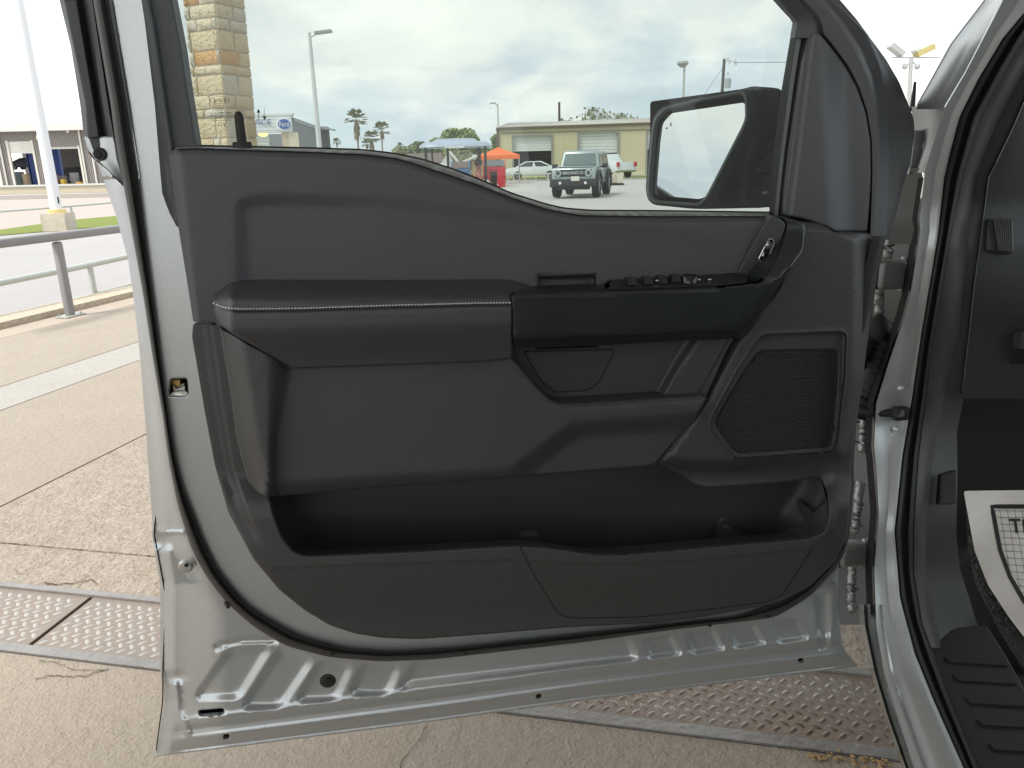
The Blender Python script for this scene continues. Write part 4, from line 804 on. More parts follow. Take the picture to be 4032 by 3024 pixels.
for r0 in (.28, 1.1):
    sc_ = rbox_ = None
    P_s = tk(-.62, r0+.27, .98); q = MB(); q.prism([tk(-.55, r0, .82), tk(-1.05, r0, .80), tk(-1.05, r0, .98), tk(-.55, r0, 1.0)], TR*.54); q.prism([tk(-1.02, r0, .95), tk(-1.32, r0, 1.62), tk(-1.18, r0, 1.66), tk(-.90, r0, 1.0)], TR*.54); q.build('front_seat', M_LEATH, truck, 40)
MB().prism([tk(-3.0, .12, .50), tk(.3, .12, .50), tk(.3, 1.85, .50), tk(-3.0, 1.85, .50)], (0, 0, .03)).build('cab_floor', M_RUB, truck)
# ---- fender inner, hinges, check strap, wiring boot in the gap
M_INNER = mat('primer_grey', (.045, .048, .050), .55, .2, bump=[(8, .004, 'n')])
fy = np.arange(760, 2480, 40.)
lt('fender_inner', [[(760, 3440), (1400, 3330), (1800, 3300), (2500, 3230)], [(760, 3640), (900, 3640), (1250, 3570), (1588, 3470), (2200, 3470), (2500, 3480)]], [.30, .12], M_INNER, 780, 2460)
for y in (970, 1090, 1300, 1368, 1660, 1738, 1905, 1985, 2068, 2318, 2390): 
    a, b = DEP([(3360, y)], .20)[0], DEP([(3500, y+6)], .14)[0]; MB().tube([a, b], .0022, 5).build('fender_joint', M_DARK, truck)
foam = [[(3528, 830), (3512, 900), (3505, 960), (3494, 1018)], [(3462, 1140), (3465, 1210), (3462, 1262)], [(3410, 1580), (3404, 1650), (3400, 1700), (3396, 1780)], [(3386, 1900), (3380, 1980), (3374, 2040), (3366, 2090)], [(3355, 2220), (3354, 2300), (3352, 2370), (3358, 2410)]]
for L in foam:
    L = dens(np.array(L, float), 7, False); P3 = DEP(L, .125)+rng.normal(0, .0010, (len(L), 3)); MB().tube([Vector(p) for p in P3], list(.0065+rng.random(len(L))*.003), 8).build('foam_sealer', mat('foil_sealer', (.30, .30, .30), .4, .4, bump=[(90, .004, 'n')]), truck, 60)
def rbox(name, P0, ux_, uy_, un, sx, sy, sz, m, parent):
    bm = bmesh.new(); bmesh.ops.create_cube(bm, size=1); bmesh.ops.scale(bm, vec=(sx, sy, sz), verts=bm.verts); bmesh.ops.bevel(bm, geom=bm.edges[:], offset=min(sx, sy, sz)*.3, segments=4, profile=.5, affect='EDGES')
    R = Matrix((ux_, uy_, un)).transposed(); V_ = [Vector(P0)+R @ v.co for v in bm.verts]; bm.verts.index_update(); F = [tuple(v.index for v in f.verts) for f in bm.faces]; bm.free()
    return mesh_obj(name, V_, F, m, parent, 50)
for (x, y, w, h) in ((3500, 1080, .052, .055), (3352, 2178, .056, .052)):
    c = Vector(DEP([(x, y)], .07)[0]); hg = rbox('door_hinge', c, DU, -DN, uz, w, .03, h*.95, mat('hinge_paint', (.30, .31, .31), .38, .4), truck)
    cc = c - DU*.028; MB().tube([cc-uz*.024, cc+uz*.036], .009, 12).build('hinge_pin', M_RUB, hg, 50)
    rbox('hinge_leaf', c+DU*.034+DN*.004, DU, -DN, uz, .03, .012, .06, MATS['hinge_paint'], hg)
bt = MB(); L = rnd([(3350, 1430), (3400, 1330), (3450, 1290), (3492, 1330), (3470, 1420), (3420, 1540), (3380, 1640)], 30, closed=False); L = dens(L, 7, False)
P3 = DEP(L, .09); rr = [.026+.004*math.sin(i*1.5) for i in range(len(L))]; rr[0] = .012; bt.tube([Vector(p) for p in P3], rr, 12); bt.build('wiring_boot', M_RUB, truck, 60)
ck = MB(); a, b = Vector(DEP([(3340, 1622)], .03)[0]), Vector(DEP([(3545, 1628)], -.008)[0]); ck.tube([a, a*.6+b*.4, b], [.008, .008, .008], 8); ck.build('check_strap', M_RUB, truck, 50)
ckb = rbox('strap_bracket', b+TF*0-Vector(rays([(3545, 1628)])[0])*.004, DU, -DN, uz, .030, .02, .026, M_RUB, truck)
bb = MB(); d_ = -Vector(rays([(3545, 1628)])[0]).normalized(); c = b+d_*.012; bb.tube([c, c+d_*.006], .008, 6); bb.build('strap_bolt', M_FRAMEL, ckb)
for (x, y) in ((3546, 1527), (3530, 1690)):
    c = Vector(DEP([(x, y)], -.001)[0]); MB().tube([c, c+d_*.0015], [.0062, .004], 14).build('jamb_plug', M_SIL, truck, 40)
an = MB(); a, b = Vector(DEP([(3592, 432)], .55)[0]), Vector(DEP([(3603, 325)], .62)[0]); an.tube([a, b], [.006, .003], 6); an.build('radio_antenna', M_RUB, truck, 60)
c = Vector(DEP([(3604, 600)], .10)[0]); rbox('cowl_bracket', c, DU, -DN, uz, .02, .01, .07, M_SILD, truck)
# ================================================================== setting
def speck(nt, b, tc): pass
M_CONC = mat('tan_concrete', (.365, .305, .25), .8, var=[(1.4, .8, (.43, .365, .305)), (.7, .5, (.31, .26, .21)), (3.5, .35, (.27, .22, .17)), (8, .4, (.31, .26, .21)), (60, .3, (.46, .41, .355)), (45, .2, (.24, .195, .155))], bump=[(30, .008, 'n'), (110, .004, 'n')])
M_CONCR = mat('rough_concrete', (.39, .335, .28), .9, var=[(2.5, .8, (.32, .26, .20)), (16, .6, (.52, .47, .42)), (55, .65, (.24, .19, .15))], bump=[(14, .02, 'n'), (60, .010, 'n')])
M_CONCL = mat('light_concrete', (.40, .375, .35), .9, var=[(3, .6, (.46, .435, .41)), (40, .5, (.31, .285, .26))], bump=[(60, .006, 'n')])
M_ASPH = mat('grey_asphalt', (.48, .46, .42), .9, var=[(.15, .6, (.54, .52, .48)), (3, .3, (.44, .42, .39)), (60, .3, (.56, .54, .51))], bump=[(40, .006, 'n')])
M_ROADL = mat('pale_road', (.33, .31, .31), .9, var=[(.6, .5, (.38, .36, .355)), (30, .3, (.29, .275, .275))], bump=[(60, .005, 'n')])
M_ROADP = mat('pinkish_concrete', (.36, .30, .27), .9, var=[(.3, .5, (.40, .34, .31))])
M_GRASS = mat('lawn_green', (.19, .24, .04), .95, var=[(3, .7, (.27, .28, .07)), (60, .5, (.13, .19, .03))], bump=[(50, .04, 'n')])
M_JOINT = mat('dark_joint', (.10, .075, .055), .95, bump=[(60, .004, 'n')])
def quad(name, P, m, **k): return MB().add(P, [tuple(range(len(P)))]).build(name, m, **k)
def sheetxy(name, pts, z, m, **k): return quad(name, [(x, y, z) for x, y in pts], m, **k)
sheetxy('ground', [(-900, -300), (900, -300), (900, 1500), (-900, 1500)], -.02, M_ASPH, kind='structure')
# lines on the ground, from the photograph, as world lines
class L2:
    def __init__(s, a, b): s.p = G(*a, 0).xy; s.d = (G(*b, 0).xy-s.p).normalized()
    def at(s, t): return s.p+s.d*t
    def x(s, X): return s.at((X-s.p.x)/s.d.x)
    def y(s, Y): return s.at((Y-s.p.y)/s.d.y)
def xing(A, B):
    m = Matrix(((A.d.x, -B.d.x), (A.d.y, -B.d.y))); t = m.inverted() @ (B.p-A.p); return A.at(t[0])
T0 = L2((0, 2296), (628, 2345)); T1 = L2((0, 2308), (628, 2368)); T2 = L2((0, 2531), (3100, 2903)); T3 = L2((0, 2564), (3100, 2938)); T1.d = T2.d; T0.d = T2.d; T3.d = T2.d
tn = Vector((-T2.d.y, T2.d.x)); tn = tn if tn.y > 0 else -tn; td = T2.d if T2.d.x > 0 else -T2.d
def Tq(a, b, x0, x1):        # strip between two parallel lines
    return [tuple(a.x(x0)), tuple(a.x(x1)), tuple(b.x(x1)), tuple(b.x(x0))]
JA = L2((0, 1998), (575, 1707)); JB1 = L2((0, 1520), (389, 1400)); JB0 = L2((0, 1618), (552, 1416)); JK = L2((0, 1330), (522, 1201)); KB = L2((0, 1300), (524, 1167)); KT = L2((0, 1276), (522, 1148)); JC = L2((0, 2137), (625, 2194)); JC.d = T2.d.copy()
LD = Vector((.236, .9717)).normalized()
for L_, b in ((JA, (575, 1707)), (JB1, (389, 1400)), (JB0, (552, 1416)), (JK, (522, 1201)), (KB, (524, 1167)), (KT, (522, 1148))):
    L_.p = (L_.p+G(*b, 0).xy)/2; L_.d = LD.copy()
# slabs: each its own piece with a recessed gap between
pav = empty('concrete_pavement', (0, 2, 0), kind='structure')
sheetxy('joint_bed', [(-30, -8), (20, -8), (20, 14), (-30, 14)], -.012, M_JOINT, parent=pav)
def off(L, d):
    q = L2.__new__(L2); n = Vector((-L.d.y, L.d.x)); n = n if n.y > 0 else -n; q.p = L.p+n*d; q.d = L.d; return q
def slab(pts, m, z=0, th=.011): 
    c = sum((Vector(p) for p in pts), Vector((0, 0)))/len(pts); mb = MB().prism([(p[0], p[1], z-th) for p in pts], (0, 0, th)); return mb.build('slab', m, pav)
X0, X1 = -9.0, 7.0
g = .006; YN, YF = -4.0, 15.0
def off_(L, d): return off(L, d)
def right(L, d):                                          # moved towards the truck side
    q = L2.__new__(L2); n = Vector((L.d.y, -L.d.x)); q.p = L.p+n*d; q.d = L.d; return q
def strip(A, B, m, lo=None):                              # between two lines along the lane; lo: cross line at its near end
    a0 = xing(A, lo) if lo else A.y(YN); b0 = xing(B, lo) if lo else B.y(YN); return slab([tuple(a0), tuple(b0), tuple(B.y(YF)), tuple(A.y(YF))], m)
M_WARM = mat('warm_concrete', (.40, .33, .27), .85, var=[(3, .6, (.46, .39, .33))], bump=[(50, .005, 'n')])
near = off(T3, -.004); NL = right(KB, 0); RE = L2.__new__(L2); RE.p = Vector((5.5, 0)); RE.d = LD
slab([tuple(xing(near, NL)), tuple(xing(near, RE)), tuple(RE.y(-5)), tuple(NL.y(-5))][::-1], M_CONC)
slab([tuple(xing(off(T0, .004), NL)), tuple(xing(off(T0, .004), RE)), tuple(xing(off(JC, -g), RE)), tuple(xing(off(JC, -g), NL))], M_CONCR)
lo = off(JC, g)
strip(right(JA, g), RE, M_CONCR, lo); strip(right(JB0, g), right(JA, -g), M_CONC, lo); strip(right(JB1, g), right(JB0, -g), M_CONCL, lo); strip(right(JK, g*.6), right(JB1, -g), M_CONC, lo); strip(right(KB, 0), right(JK, -g*.6), M_WARM, lo)
kb = MB(); a, b, c, d = right(KB, 0).y(YN), right(KB, 0).y(YF), right(KT, -.10).y(YF), right(KT, -.10).y(YN)
kb.prism([(a.x, a.y, -.012), (b.x, b.y, -.012), (c.x, c.y, -.012), (d.x, d.y, -.012)], (0, 0, .075)); kb.build('kerb', mat('kerb_concrete', (.55, .49, .40), .9, var=[(5, .7, (.62, .57, .50)), (26, .6, (.36, .24, .13))], bump=[(30, .02, 'n')]), kind='structure')
KR = right(KT, -.11)
sheetxy('service_road', [tuple(KR.y(-6)), tuple(KR.y(26)), (-70, 26), (-70, -6)], -.008, M_ROADL, kind='structure')
# canopy of the service lane, out of view; its size was set for the light under it
cy = empty('lane_canopy', (0, 2, 0), label='flat white canopy over the service lane above the truck', cat='canopy')
MB().box((2.3, 2.0, 5.4), (10.3, 19.0, .5), Matrix.Rotation(-math.radians(13.7), 3, 'Z')).build('canopy_slab', mat('canopy_soffit', (.60, .59, .57), .8), cy)
fz = .004
lawn_pts = [G(-900, 1010, 0).xy, G(0, 927, 0).xy, G(500, 885, 0).xy, G(500, 846, 0).xy, G(250, 869, 0).xy, G(0, 905, 0).xy, G(-900, 975, 0).xy]
sheetxy('lawn', [tuple(p) for p in lawn_pts], .004, M_GRASS, kind='structure')
sheetxy('far_road', [tuple(p) for p in (G(-900, 975, 0).xy, G(0, 905, 0).xy, G(250, 869, 0).xy, G(620, 838, 0).xy, G(620, 770, 0).xy, G(-900, 800, 0).xy)], .002, M_ROADP, kind='structure')
# cracks and patches
def ribbon(name, px, w, z, m, **k):
    L = dens(np.array(px, float), 16, False); L = L+rng.normal(0, 2.2, L.shape); P = [G(x, y, z) for x, y in L]; mb = MB()
    for i in range(len(P)-1):
        t = (P[i+1]-P[i]).normalized(); q = Vector((-t.y, t.x, 0)); wa, wb = w*(.25+.5*rng.random()), w*(.25+.5*rng.random()); mb.add([P[i]-q*wa, P[i+1]-q*wb, P[i+1]+q*wb, P[i]+q*wa], [(0, 1, 2, 3)])
    return mb.build(name, m, pav, **k)
ribbon('crack', [(1680, 2850), (1650, 2918), (1610, 2960), (1575, 3010), (1580, 3060)], .0025, .0045, M_JOINT)
ribbon('crack', [(135, 2672), (200, 2660), (330, 2662), (390, 2640), (430, 2632)], .0035, .0045, M_JOINT)
ribbon('crack', [(150, 2600), (230, 2610), (300, 2640), (420, 2634)], .002, .0045, M_JOINT)
ribbon('crack', [(170, 2293), (250, 2300), (310, 2292), (360, 2285), (380, 2300)], .006, .0045, M_JOINT)
# trench with steel frame and tread plates
M_FRM = mat('galvanised_frame', (.36, .345, .335), .45, .5, var=[(3, .8, (.20, .18, .17)), (60, .4, (.45, .43, .41))], bump=[(40, .003, 'n')])
frm = empty('trench_frame', (T2.x(0).x, T2.x(0).y, 0), label='long galvanised steel frame edging the floor trench', cat='trench frame')
for A, B in ((T1, T0), (T3, T2)):
    p = Tq(off(A, -.004), off(B, .004), -12, 2.2) if A is T1 else Tq(A, B, -12, 2.2); MB().prism([(x, y, -.02) for x, y in p], (0, 0, .026)).build('frame_rail', M_FRM, frm)
def tread(name, xa, xb, m, lugm, label, slant=0.):
    A, B = off(T2, .006), off(T1, -.006); pa, pb = A.x(xa), A.x(xb); w = (B.p-A.p).dot(tn); wd = abs(w)
    c = [pa, pb, pb+tn*wd+td*slant, pa+tn*wd+td*slant]; e = empty(name, (pa.x, pa.y, 0), label=label, cat='tread plate', group='steel tread plates over the trench')
    MB().prism([(p.x, p.y, -.014) for p in c], (0, 0, .012)).build('plate', m, e)
    mb = MB(); pitch = .040; n = int((pb-pa).length/pitch)+2; rows = int(wd/(pitch*.62))
    for j in range(1, rows):
        for i in range(-1, n+1):
            u = (i+(j % 2)*.5)*pitch; v = j*pitch*.62; 
            uu = u - slant*v/wd if slant else u
            if uu < .02-0*v or uu > (pb-pa).length-.02: continue
            q = pa+td*u+tn*v; s = 1 if j % 2 else -1; ang = math.atan2(td.y, td.x)+s*math.radians(48) + .05; dx = Vector((math.cos(ang), math.sin(ang), 0)); dy = Vector((-dx.y, dx.x, 0)); z = Vector((0, 0, 1)); c0 = Vector((q.x, q.y, -.0022))
            a_, b2 = .0170, .0066; V8 = [c0-dx*a_, c0-dx*a_*.5+dy*b2, c0+dx*a_*.5+dy*b2, c0+dx*a_, c0+dx*a_*.5-dy*b2, c0-dx*a_*.5-dy*b2, c0-dx*a_*.5+z*.0032, c0+dx*a_*.5+z*.0032]
            mb.add(V8, [(0, 6, 1), (1, 6, 7, 2), (2, 7, 3), (3, 7, 4), (4, 7, 6, 5), (5, 6, 0)])
    mb.build('tread_lug', lugm, e, 80, kind='stuff'); return e
M_PLT = mat('worn_plate', (.31, .265, .23), .5, .4, var=[(5, .7, (.37, .29, .235)), (30, .5, (.25, .205, .175))], bump=[(90, .001, 'n')])
M_PLTR = mat('rusty_plate', (.34, .30, .27), .45, .35, var=[(3, .7, (.33, .22, .15)), (24, .5, (.22, .185, .16))], bump=[(70, .002, 'n')])
M_LUG = mat('polished_lug', (.48, .45, .42), .4, .35); M_LUGR = mat('rubbed_lug', (.50, .47, .45), .32, .6, var=[(2.5, 1.0, (.12, .085, .065))])
ga, gb = G(112, 2543, 0).xy, G(372, 2342, 0).xy; A = off(T2, .006); xg = ga.x; sl_ = (gb-ga).dot(td)
tread('tread_plate', -7.0, xg-.008, M_PLT, M_LUG, 'worn pinkish steel tread plate left of the slanted gap', sl_)
tread('tread_plate', xg+.008, -.35, M_PLT, M_LUG, 'worn pinkish steel tread plate between the slanted gap and the door', sl_)
tread('tread_plate', -.34, 1.7, M_PLTR, M_LUGR, 'rusty brown steel tread plate under the door hinge')
rubble = MB()
for i in range(70):
    x = random.uniform(3180, 3520); y = 2975+ (x-3180)*.08+random.gauss(0, 14); p = G(x, y, .006); r = random.uniform(.002, .007); rubble.ball(p, (r, r*.8, r*.5), 6, 4)
rubble.build('concrete_crumbs', mat('ochre_crumbs', (.42, .28, .13), .9, var=[(60, .6, (.2, .12, .06))]), label='ochre concrete crumbs along the trench frame', cat='debris', kind='stuff')

# ---- near handrail (thick grey tube) and the lower galvanised pipe rail behind it
def vplane(px, py, p0, d):         # point where the pixel's ray meets the upright plane through p0 along d
    n = np.array((-d[1], d[0], 0.)); return Vector(on_plane((px, py), np.array(p0), n)[0])
kd = (KB.d.x, KB.d.y); P0 = G(277, 1243, .006)
M_RAIL = mat('grey_rail_paint', (.26, .25, .255), .5, .1, var=[(9, .4, (.31, .30, .30))])
M_GALV = mat('galvanised_pipe', (.50, .53, .50), .5, .35, var=[(12, .7, (.58, .59, .56)), (50, .4, (.38, .38, .34))], bump=[(60, .002, 'n')])
rail = empty('handrail', P0, label='thick grey handrail with a bolted post beside the kerb', cat='handrail')
a, b = vplane(-200, 982, P0, kd), vplane(620, 883, P0, kd); rd_ = (b-a).normalized()
def bar(name, a, b, w, h, m, parent):
    t = (b-a).normalized(); s = Vector((-t.y, t.x, 0)).normalized() if abs(t.z) < .99 else Vector((-kd[1], kd[0], 0)).normalized(); u = t.cross(s); R = Matrix((t, s, u)).transposed(); return rbox(name, (a+b)/2, t, s, u, (b-a).length, w, h, m, parent)
bar('top_rail', a, b, .10, .085, M_RAIL, rail)
tp = vplane(237, 950, P0, kd); bar('post', P0, Vector((P0.x, P0.y, tp.z)), .075, .085, M_RAIL, rail)
R0 = Matrix(((kd[0], -kd[1], 0), (kd[1], kd[0], 0), (0, 0, 1)))
MB().box(P0+Vector((0, 0, .004)), (.24, .16, .010), R0).build('base_plate', M_GALV, rail)
for sx, sy in ((-.09, -.05), (.09, -.05), (.09, .05), (-.09, .05)):
    q = P0+R0 @ Vector((sx, sy, .008)); MB().tube([q, q+Vector((0, 0, .022))], .009, 6).build('anchor_bolt', M_STEEL, rail, 40)
off2 = right(KT, -.16); P1 = Vector((off2.p.x, off2.p.y, 0))
pr = empty('pipe_rail', G(365, 1170, 0), label='lower galvanised pipe rail behind the thick grey handrail', cat='pipe rail')
def pipe(name, pxs, r, m, parent, p0, d): return MB().tube([vplane(x, y, p0, d) for x, y in pxs], r, 12).build(name, m, parent, 60)
pipe('rail', [(-200, 1157), (0, 1114), (261, 1062), (499, 1011), (620, 986)], .034, M_GALV, pr, P1, kd)
pipe('rail', [(-200, 1312), (0, 1261), (284, 1185), (517, 1122), (620, 1094)], .032, M_GALV, pr, P1, kd)
pipe('rail_post', [(352, 1042), (372, 1160)], .034, M_GALV, pr, P1, kd)
# thin rail across the lawn
P2 = G(296, 900, 0); d2 = (G(441, 797+60, 0)-G(0, 832+60, 0)).normalized(); d2 = (d2.x, d2.y)
tr = empty('thin_rail', P2, label='thin galvanised rail in front of the light pole base', cat='railing')
pipe('rail', [(-200, 850), (0, 832), (200, 818), (441, 797), (560, 787)], .028, M_GALV, tr, P2, d2)
for (x0, y0, x1, y1) in ((278, 812, 296, 900), (-60, 838, -30, 930)): pipe('rail_post', [(x0, y0), (x1, y1)], .03, M_GALV, tr, P2, d2)

# ---- light pole with its block
M_POLEW = mat('white_pole_paint', (.66, .66, .68), .5)
Bp = G(202, 912, 0); Y = Bp.y
lp = empty('light_pole', (V(192, 900, Y).x, Y, 0), label='white light pole on a concrete block behind the railings', cat='light pole')
q0, q1 = V(152, 842, Y), V(253, 842, Y); bl = MB(); cx = (q0.x+q1.x)/2; wd = q1.x-q0.x; cb = Vector((cx+.0, Y+wd*.4, q0.z/2)); bl.box(cb, (wd*.95, wd*.8, q0.z)); bl.build('concrete_block', mat('stained_block', (.50, .45, .36), .9, var=[(3, .8, (.34, .29, .22)), (14, .5, (.58, .54, .46))], bump=[(12, .01, 'n')]), lp)
zt = V(190, 827, Y).z; MB().tube([(cx, Y+wd*.4, q0.z-.02), (cx, Y+wd*.4, zt)], wd*.33, 20).build('yellow_collar', mat('yellow_collar_paint', (.68, .52, .24), .7), lp, 50)
pt = V(46, 0, Y+.2); hgt = pt.z+2.2; MB().tube([(cx, Y+wd*.4, zt), (cx, Y+wd*.4, hgt)], [.135*1.02, .10], 20).build('pole', M_POLEW, lp, 50)
MB().box((cx+.11, Y+wd*.4-.06, V(197, 790, Y).z), (.05, .03, .16)).build('hand_hole', M_DARK, lp)
MB().box((cx+.5, Y+wd*.4, hgt), (1.0, .35, .10)).build('lamp_head', M_GALV, lp)

# ---- low walls in front of the workshop
def wallseg(name, pa, pb, zt0, m, th=.3, **k):
    d = (pb-pa); t = d.normalized(); s = Vector((-t.y, t.x, 0)); s = s if s.y > 0 else -s; return MB().prism([pa, pb, pb+s*th, pa+s*th], (0, 0, zt0)).build(name, m, **k)
w0, w1 = G(-500, 800, 0), G(620, 772, 0); top = V(200, 762, (w0.y+w1.y)/2).z
wallseg('low_wall', w0, w1, V(200, 765, G(200, 782, 0).y).z, M_CONCL, .4, label='low grey concrete wall along the road before the workshop', cat='wall')
v0, v1 = G(-500, 778, 0)*1.0, G(620, 752, 0)*1.0
ww = wallseg('retaining_wall', v0, v1, V(200, 734, G(200, 763, 0).y).z, mat('cream_wall', (.46, .40, .31), .85, var=[(.5, .5, (.40, .36, .29))]), .4, label='long cream retaining wall with a pale coping below the bays', cat='wall')
zc = V(200, 734, G(200, 763, 0).y).z; t_ = (v1-v0).normalized()
MB().prism([v0+Vector((0, -.1, zc)), v1+Vector((0, -.1, zc)), v1+Vector((0, .6, zc)), v0+Vector((0, .6, zc))], (0, 0, .12)).build('coping', M_GALV, ww)

# ---- workshop at the left
WY = 92.0
def wv(x, y, yy=WY): return V(x, y, yy)
zg = 0.0
M_TAUPE = mat('taupe_sheeting', (.20, .18, .172), .6); M_CREAMT = mat('cream_trim', (.58, .55, .51), .6); M_INT = mat('bay_interior', (.16, .15, .15), .9)
ws = empty('workshop', wv(150, 734), label='taupe metal workshop with open service bays at the far left', cat='workshop')
bays = [(-150, -6, 580), (44, 142, 604), (194, 322, 590)]
xl_, xr_ = wv(-320, 640).x, wv(392, 640).x; ze = wv(150, 512).z
def Xs(x, y=650): return wv(x, y).x
edges_ = [xl_]
for a, b, t in bays: edges_ += [Xs(a, 640), Xs(b, 640)]
edges_.append(xr_)
dz0 = [wv(100, 556).z, wv(100, 556).z, wv(250, 578).z]
mb = MB()
for i in range(0, len(edges_), 2): mb.box(((edges_[i]+edges_[i+1])/2, WY+.15, ze/2), (edges_[i+1]-edges_[i], .3, ze))
for k, (a, b, t) in enumerate(bays):
    xa, xb = edges_[1+2*k], edges_[2+2*k]; mb.box(((xa+xb)/2, WY+.15, (ze+dz0[k])/2), (xb-xa, .3, ze-dz0[k]))
mb.build('wall', M_TAUPE, ws)
rb = MB(); n = 110
for i in range(n):
    x = xl_+(xr_-xl_)*i/n
    inb = [k for k in range(3) if edges_[1+2*k]-.1 < x < edges_[2+2*k]+.1]; z0 = dz0[inb[0]] if inb else 0
    rb.box((x, WY-.03, (z0+ze)/2), (.10, .07, ze-z0))
rb.build('sheeting_rib', mat('taupe_rib', (.26, .235, .225), .6), ws, kind='stuff')
MB().box(((xl_+xr_)/2, WY-.5, ze+.12), (xr_-xl_+1, 1.4, .5)).build('gutter', M_CREAMT, ws)
zr = wv(150, 492).z
MB().prism([(xl_-.5, WY-1, ze+.4), (xl_-.5, WY+14, zr+1.6), (xl_-.5, WY+28, ze+.4)], (xr_-xl_+1, 0, 0)).build('roof', M_CREAMT, ws)
MB().box(((xl_+xr_)/2, WY+26, ze/2), (.3, .3, ze)).build('rear_post', M_TAUPE, ws)
MB().box(((xl_+edges_[4])/2-.5, WY+20, ze/2), (edges_[4]-xl_-1, .3, ze)).build('rear_wall', M_INT, ws)
MB().box(((xl_+xr_)/2, WY+10, -.0), (xr_-xl_, 20, .02)).build('bay_floor', M_INT, ws)
for k, (a, b, t) in enumerate(bays):
    xa, xb = edges_[1+2*k], edges_[2+2*k]; zb = wv(100, t).z; h = dz0[k]-zb
    sh = MB(); ns = 5
    for i in range(ns): sh.box(((xa+xb)/2, WY+.05+.02*(i % 2), zb+h*(i+.5)/ns), (xb-xa, .06, h/ns*.96))
    sh.build('roller_shutter', M_CREAMT, ws)
    for xx in (xa, xb): MB().box((xx, WY-.08, dz0[k]/2), (.22, .16, dz0[k]+.2)).build('door_frame', M_CREAMT, ws)
for x in (16, 334, 372, -190): MB().tube([(Xs(x, 640), WY-.2, .2), (Xs(x, 640), WY-.2, ze)], .11, 8).build('downpipe', M_CREAMT, ws, 60)
c = wv(281, 505); MB().tube([(c.x, WY-.9, c.z+.5), (c.x, WY-.9, c.z-.5)], .14, 8).build('gutter_outlet', M_CREAMT, ws, 60)
c = wv(165, 542); bx = MB(); bx.box((c.x, WY-.25, c.z), (.75, .4, .45)); bx.build('flood_light', mat('cream_lamp', (.85, .75, .5), .4), ws)
M_BLUE = mat('lift_blue', (.03, .07, .30), .45)
for i, (x, w) in enumerate(((128, 20), (228, 26), (334, 16), (118, 8))):
    cx_ = wv(x, 650, WY+5).x; lf = empty('car_lift_post', (cx_, WY+5, 0), label=['blue car lift post deep in the middle bay', 'thick blue car lift post in the open right bay', 'blue car lift post at the right edge of the open bay', 'slim blue car lift post left of the white light pole'][i], cat='car lift', group='blue car lifts in the workshop')
    wm = w*(WY+5)/FPX; MB().box((cx_, WY+5, 2.2), (wm, .5, 4.4)).build('column', M_BLUE, lf); MB().box((cx_+.5, WY+4.9, .6), (1.3, .16, .18)).build('swing_arm', M_BLUE, lf)
# green rise seen through the open bay
hl = MB(); 
hx0, hx1 = V(185, 650, 132).x, V(352, 650, 132).x
for i in range(12):
    x = hx0+(hx1-hx0)*i/11; hl.ball((x-0, 132+random.random()*6, .6+random.random()*2.5), (4.2, 3, 3.2+random.random()*1.5), 8, 5)
hl.build('hedge_bank', mat('bright_hedge', (.20, .27, .06), .95, var=[(.8, .8, (.10, .16, .03)), (4, .5, (.3, .36, .12))], bump=[(3, .3, 'n')]), label='bright green hedge bank seen through the open bay', cat='hedge', kind='stuff')
# ================================================================== the lot beyond the window
def xf(mb, M):
    mb.v = [tuple(M @ Vector(v)) for v in mb.v]; return mb
def frame(loc, ang): return Matrix.Translation(loc) @ Matrix.Rotation(ang, 4, 'Z')
class LM(MB):                                            # mesh builder in a thing's own frame
    def __init__(s, M): super().__init__(); s.M = M
    def build(s, name, m, parent=None, smooth=None, mats=None, **t): s.v = [tuple(s.M @ Vector(v)) for v in s.v]; return super().build(name, m, parent, smooth, mats, **t)
def bevbox(lm, c, sz, b, top=None, seg=2):
    bm = bmesh.new(); bmesh.ops.create_cube(bm, size=1)
    for v in bm.verts:
        tx = top[0]/sz[0] if top and v.co.z > 0 else 1; ty = top[1]/sz[1] if top and v.co.z > 0 else 1
        v.co = Vector((v.co.x*sz[0]*tx+(top[2] if top and len(top) > 2 and v.co.z > 0 else 0), v.co.y*sz[1]*ty, v.co.z*sz[2]))+Vector(c)
    bmesh.ops.bevel(bm, geom=bm.edges[:], offset=b, segments=seg, profile=.5, affect='EDGES'); bm.verts.index_update()
    lm.add([v.co.copy() for v in bm.verts], [tuple(v.index for v in f.verts) for f in bm.faces]); bm.free(); return lm
def sideprism(lm, prof, w0, w1, zt=None, b=.05):
    """side profile (x, z) as a rounded solid; half width w0 below, narrowing to w1 at the top"""
    zs = [p[1] for p in prof]; z0, z1 = min(zs), max(zs); n = len(prof); hw = lambda z: w0+(w1-w0)*max(0, (z-(zt or z0)))/max(1e-6, z1-(zt or z0))
    bm = bmesh.new(); A = [bm.verts.new((x, -hw(z), z)) for x, z in prof]; B = [bm.verts.new((x, hw(z), z)) for x, z in prof]
    bm.faces.new(A[::-1]); bm.faces.new(B)
    for i in range(n): bm.faces.new((A[i], A[(i+1) % n], B[(i+1) % n], B[i]))
    bmesh.ops.recalc_face_normals(bm, faces=bm.faces)
    es = [e for e in bm.edges if (e.verts[0].co.y > 0) == (e.verts[1].co.y > 0)]
    bmesh.ops.bevel(bm, geom=es, offset=b, segments=2, profile=.5, affect='EDGES'); bm.verts.index_update()
    lm.add([v.co.copy() for v in bm.verts], [tuple(v.index for v in f.verts) for f in bm.faces]); bm.free(); return lm
M_TYRE = mat('tyre_rubber', (.03, .03, .03), .8, bump=[(40, .01, 'n')]); M_RIM = mat('wheel_rim', (.45, .45, .46), .35, .7); M_WIN = mat('car_window', (.03, .045, .045), .08, spec=.7)
